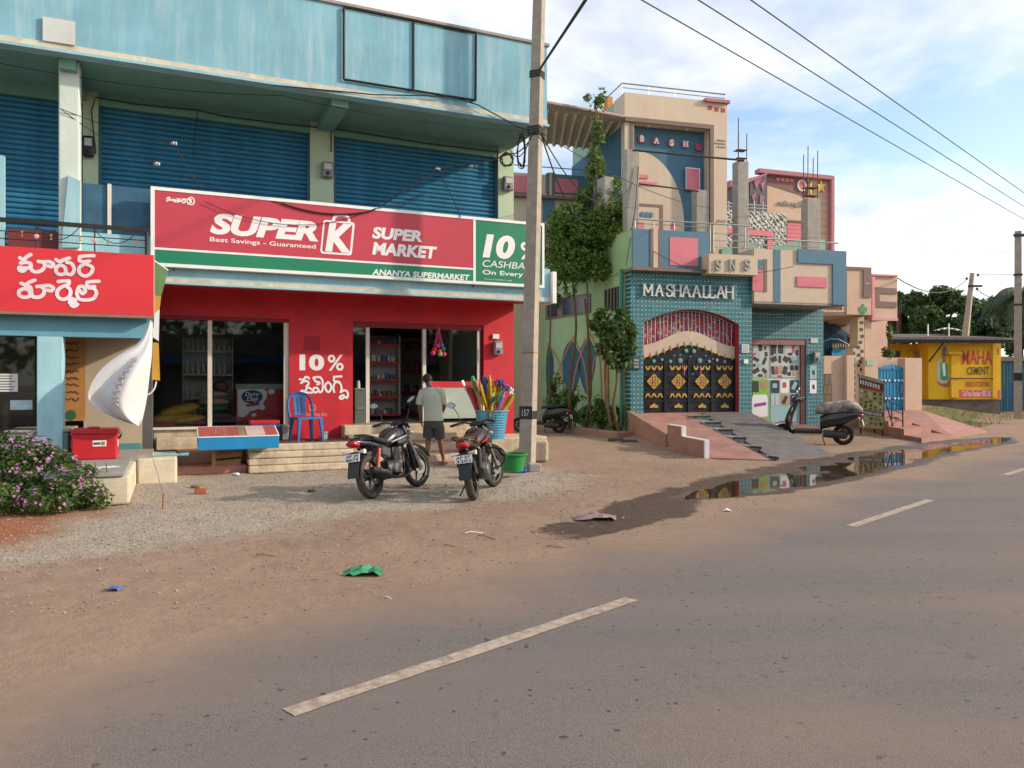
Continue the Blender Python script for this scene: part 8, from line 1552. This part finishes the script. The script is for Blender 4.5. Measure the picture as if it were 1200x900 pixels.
# ------------------------------------------------------------ person at the steps
PYr = 14.45; kx = PYr/FPX
def q(u, v, y=0): return Vector(((u-508)*kx, y, H-(v-450)*kx))
def grow(name, verts, edges, rad, m, root=0):
    me = bpy.data.meshes.new(name); me.from_pydata([tuple(v) for v in verts], edges, []); o = bpy.data.objects.new(name, me); COL.objects.link(o)
    md = o.modifiers.new('skin', 'SKIN'); md.use_smooth_shade = True; md.branch_smoothing = .6
    for i, r in enumerate(rad): me.skin_vertices[0].data[i].radius = (r, r) if not isinstance(r, tuple) else r
    for d in me.skin_vertices[0].data: d.use_root = False
    me.skin_vertices[0].data[root].use_root = True; s_ = o.modifiers.new('sub', 'SUBSURF'); s_.levels = 2; s_.render_levels = 2
    bpy.context.view_layer.update(); out = bpy.data.meshes.new_from_object(o.evaluated_get(bpy.context.evaluated_depsgraph_get())); bpy.data.objects.remove(o)
    out.materials.clear(); out.materials.append(m); out.polygons.foreach_set('use_smooth', [True]*len(out.polygons)); out.name = name; return out
SKIN = mat('brown_skin', (.16, .075, .045), .6, v=.12, s=12, b=.05); pp = AT(508, 546, PYr)
man = place('person', 'person in pale grey T-shirt and dark shorts walking up to the shop steps', 'person', (pp[0], pp[1], gz(pp[0], pp[1])))
V, E_, Rd = [], [], []
def vtx(p, r, par=None):
    V.append(Vector(p)); Rd.append(r)
    if par is not None: E_.append((par, len(V)-1))
    return len(V)-1
pel = vtx((.0, 0, .90), (.13, .10)); sp_ = vtx((-.01, 0, 1.12), (.125, .10), pel); chs = vtx((-.03, .0, 1.32), (.14, .105), sp_); nk = vtx((-.07, .03, 1.475), .052, chs); hd = vtx((-.105, .07, 1.57), (.068, .075), nk); ht = vtx((-.125, .085, 1.66), (.078, .088), hd); vtx((-.13, .085, 1.715), (.05, .055), ht)
ns = vtx((-.12, .165, 1.585), .014, hd)
for sgn_, sh, el, wr in ((-1, (-.215, 0, 1.385), (-.262, .0, 1.12), (-.245, .05, .90)), (1, (.155, 0, 1.395), (.205, .05, 1.13), (.15, .23, 1.02))):
    a = vtx(sh, .062, chs); b = vtx(el, .042, a); c = vtx(wr, .030, b); w_ = Vector(wr); d = (w_-Vector(el)).normalized(); lat = Vector((0, 1, 0)) if sgn_ < 0 else Vector((0, 0, 1)); pm_ = vtx(w_+d*.06, (.022, .036), c)
    for k in range(4):
        o_ = (k-1.5)*.021; Lf = (.055, .065, .06, .045)[k]; f1_ = vtx(w_+d*.10+lat*o_, .0095, pm_); f2_ = vtx(w_+d*(.10+Lf*.6)+lat*o_*1.05+Vector((.008*-sgn_, .006, 0)), .0085, f1_); vtx(w_+d*(.10+Lf)+lat*o_+Vector((.02*-sgn_, .016, 0)), .0075, f2_)
    t1_ = vtx(w_+d*.04+lat*.038, .011, pm_); vtx(w_+d*.075+lat*.055, .009, t1_)
for (hp, kn, an, hl, toe) in (((-.085, 0, .84), (-.10, .03, .50), (-.115, -.10, .155), (-.12, -.15, .12), (-.135, .03, .035)), ((.085, 0, .84), (.12, .05, .49), (.185, .10, .09), (.19, .05, .05), (.205, .27, .035))):
    a = vtx(hp, .088, pel); b = vtx(kn, .055, a); cf = vtx(Vector(kn).lerp(Vector(an), .35), .056, b); c = vtx(an, .034, cf); vtx(hl, .03, c); f_ = vtx(Vector(an).lerp(Vector(toe), .6), (.036, .026), c); vtx(toe, (.038, .018), f_)
body = grow('body', V, E_, Rd, SKIN); bo_ = link('body', body, man.o)
def ering(c, rx, ry, n=20, tilt=0): return [(c[0]+rx*math.cos(2*math.pi*k/n), c[1]+ry*math.sin(2*math.pi*k/n), c[2]+tilt*math.cos(2*math.pi*k/n)) for k in range(n)]
SHIRT = mat('pale_grey_green_cotton', (.42, .44, .35), .9, v=.1, s=7, b=.35, bs=9); SHORT = mat('charcoal_shorts', (.055, .055, .05), .9, v=.2, s=7, b=.3, bs=10); HAIR = mat('black_hair', (.008, .007, .006), .6, v=.3, b=.5, bs=80); SAND = mat('brown_sandal', (.10, .06, .04), .8)
man.part('shirt', MB().loft([ering((.005, -.005, .86), .185, .135), ering((.0, -.005, .95), .18, .13), ering((-.012, 0, 1.08), .172, .125), ering((-.022, 0, 1.22), .19, .132), ering((-.03, 0, 1.34), .205, .13), ering((-.035, .005, 1.41), .195, .11, tilt=-.0), ering((-.05, .015, 1.452), .13, .085), ering((-.062, .022, 1.485), .075, .068)], cap=False), SHIRT, sm=True)
man.part('sleeve', MB().tube([(-.13, 0, 1.405), (-.20, 0, 1.385), (-.245, 0, 1.26), (-.262, 0, 1.16)], [.085, .085, .078, .076], 14, cap=False), SHIRT, sm=True); man.part('sleeve', MB().tube([(.08, 0, 1.41), (.15, 0, 1.395), (.185, .02, 1.27), (.205, .045, 1.18)], [.085, .082, .076, .074], 14, cap=False), SHIRT, sm=True)
man.part('shorts', MB().loft([ering((0, 0, .93), .168, .125), ering((0, 0, .84), .182, .135), ering((0, .0, .77), .19, .135), ering((0, .0, .72), .18, .12)], cap=False), SHORT, sm=True)
man.part('shorts_leg', MB().tube([(-.08, 0, .80), (-.09, .01, .70), (-.10, .025, .535)], [.105, .108, .104], 16, cap=False), SHORT, sm=True); man.part('shorts_leg', MB().tube([(.08, 0, .80), (.10, .015, .70), (.117, .045, .525)], [.105, .108, .104], 16, cap=False), SHORT, sm=True)
mb = MB().ell((-.125, .075, 1.645), .094, .104, .098, 18, 12); mb.v = [(x, y, z+.006*noise.noise(Vector((x*60, y*60, z*60)))) for x, y, z in mb.v]; mb.v = [((x+.125)*(1 if z > 1.60 else .80)-.125, ((y-.07)*(1 if z > 1.60 else .80)+.07 if z > 1.60 or y < .07 else .085), max(z, 1.555)) for x, y, z in mb.v]; mb.v = [(x, min(y, .15) if z < 1.66 else y, z) for x, y, z in mb.v]; man.part('hair', mb, HAIR, sm=True)
for s_ in (-1, 1): man.part('ear', MB().ell((-.118+.088*s_, .085, 1.585), .012, .02, .03, 8, 6), SKIN, bo_, sm=True)
for s_ in (-1, 1): man.part('eye', MB().ell((-.118+.03*s_, .146, 1.61), .011, .008, .007, 8, 6), WHT, bo_, sm=True)
man.part('sandal', MB().zprism([(-.12+.045*math.cos(R(t))*(1.1 if math.sin(R(t)) > 0 else .85), -.045+.13*math.sin(R(t))) for t in range(0, 360, 24)], 0, .025).xf(lambda x, y, z: (x, y, z+max(0, -(y-.02))*.62)), SAND); man.part('sandal', MB().zprism([(.197+.045*math.cos(R(t)), .16+.14*math.sin(R(t))) for t in range(0, 360, 24)], 0, .028), SAND)
man.part('sandal_strap', MB().tube([(.155, .21, .02), (.175, .21, .07), (.225, .21, .07), (.245, .21, .02)], .012, 6), SAND)

# ------------------------------------------------------------ the other side of the road (seen only in the glass)
ob = Thing('opposite_building', 'low cream shop row with blue awning across the road behind the viewer', 'building', WF, at=PQ(6, -13, 0)); OBF = Frame(*PQ(6, -13)[:2], 45)
ob.o.location = OBF.P(0, 0, 0); ob.o.rotation_euler = (0, 0, OBF.a)
ob.part('wall', MB().box(-16, 16, -5, 0, 0, 4.2), mat('opposite_wall', (.22, .19, .16), .9, v=.2), local=True)
ob.part('awning', MB().add([(-12, 0, 3.0), (12, 0, 3.0), (12, 1.8, 2.6), (-12, 1.8, 2.6), (-12, 0, 3.05), (12, 0, 3.05), (12, 1.8, 2.65), (-12, 1.8, 2.65)], [(0,3,2,1),(4,5,6,7),(0,1,5,4),(1,2,6,5),(2,3,7,6),(3,0,4,7)]), mat('opposite_awning', (.03, .10, .25), .7), local=True)
for k in range(7): ob.part('door', MB().box(-14+k*4.3, -11.4+k*4.3, .0, .06, 0, 2.5), mat('opposite_door', (.05, .045, .04), .6), local=True)
tb2 = leaves([(*PQ(-22+k*7.5, -15+rnd.uniform(-1.5, 1.5), rnd.uniform(3.5, 5)), 4.2, 4.2, 3.2) for k in range(9)], 9000, .7, 91, -.2, .4)
o = link('roadside_trees', mesh('roadside_trees', tb2, LFD)); o['kind'] = 'stuff'; tagit(o, 'mass of trees across the road behind the viewer', 'trees')
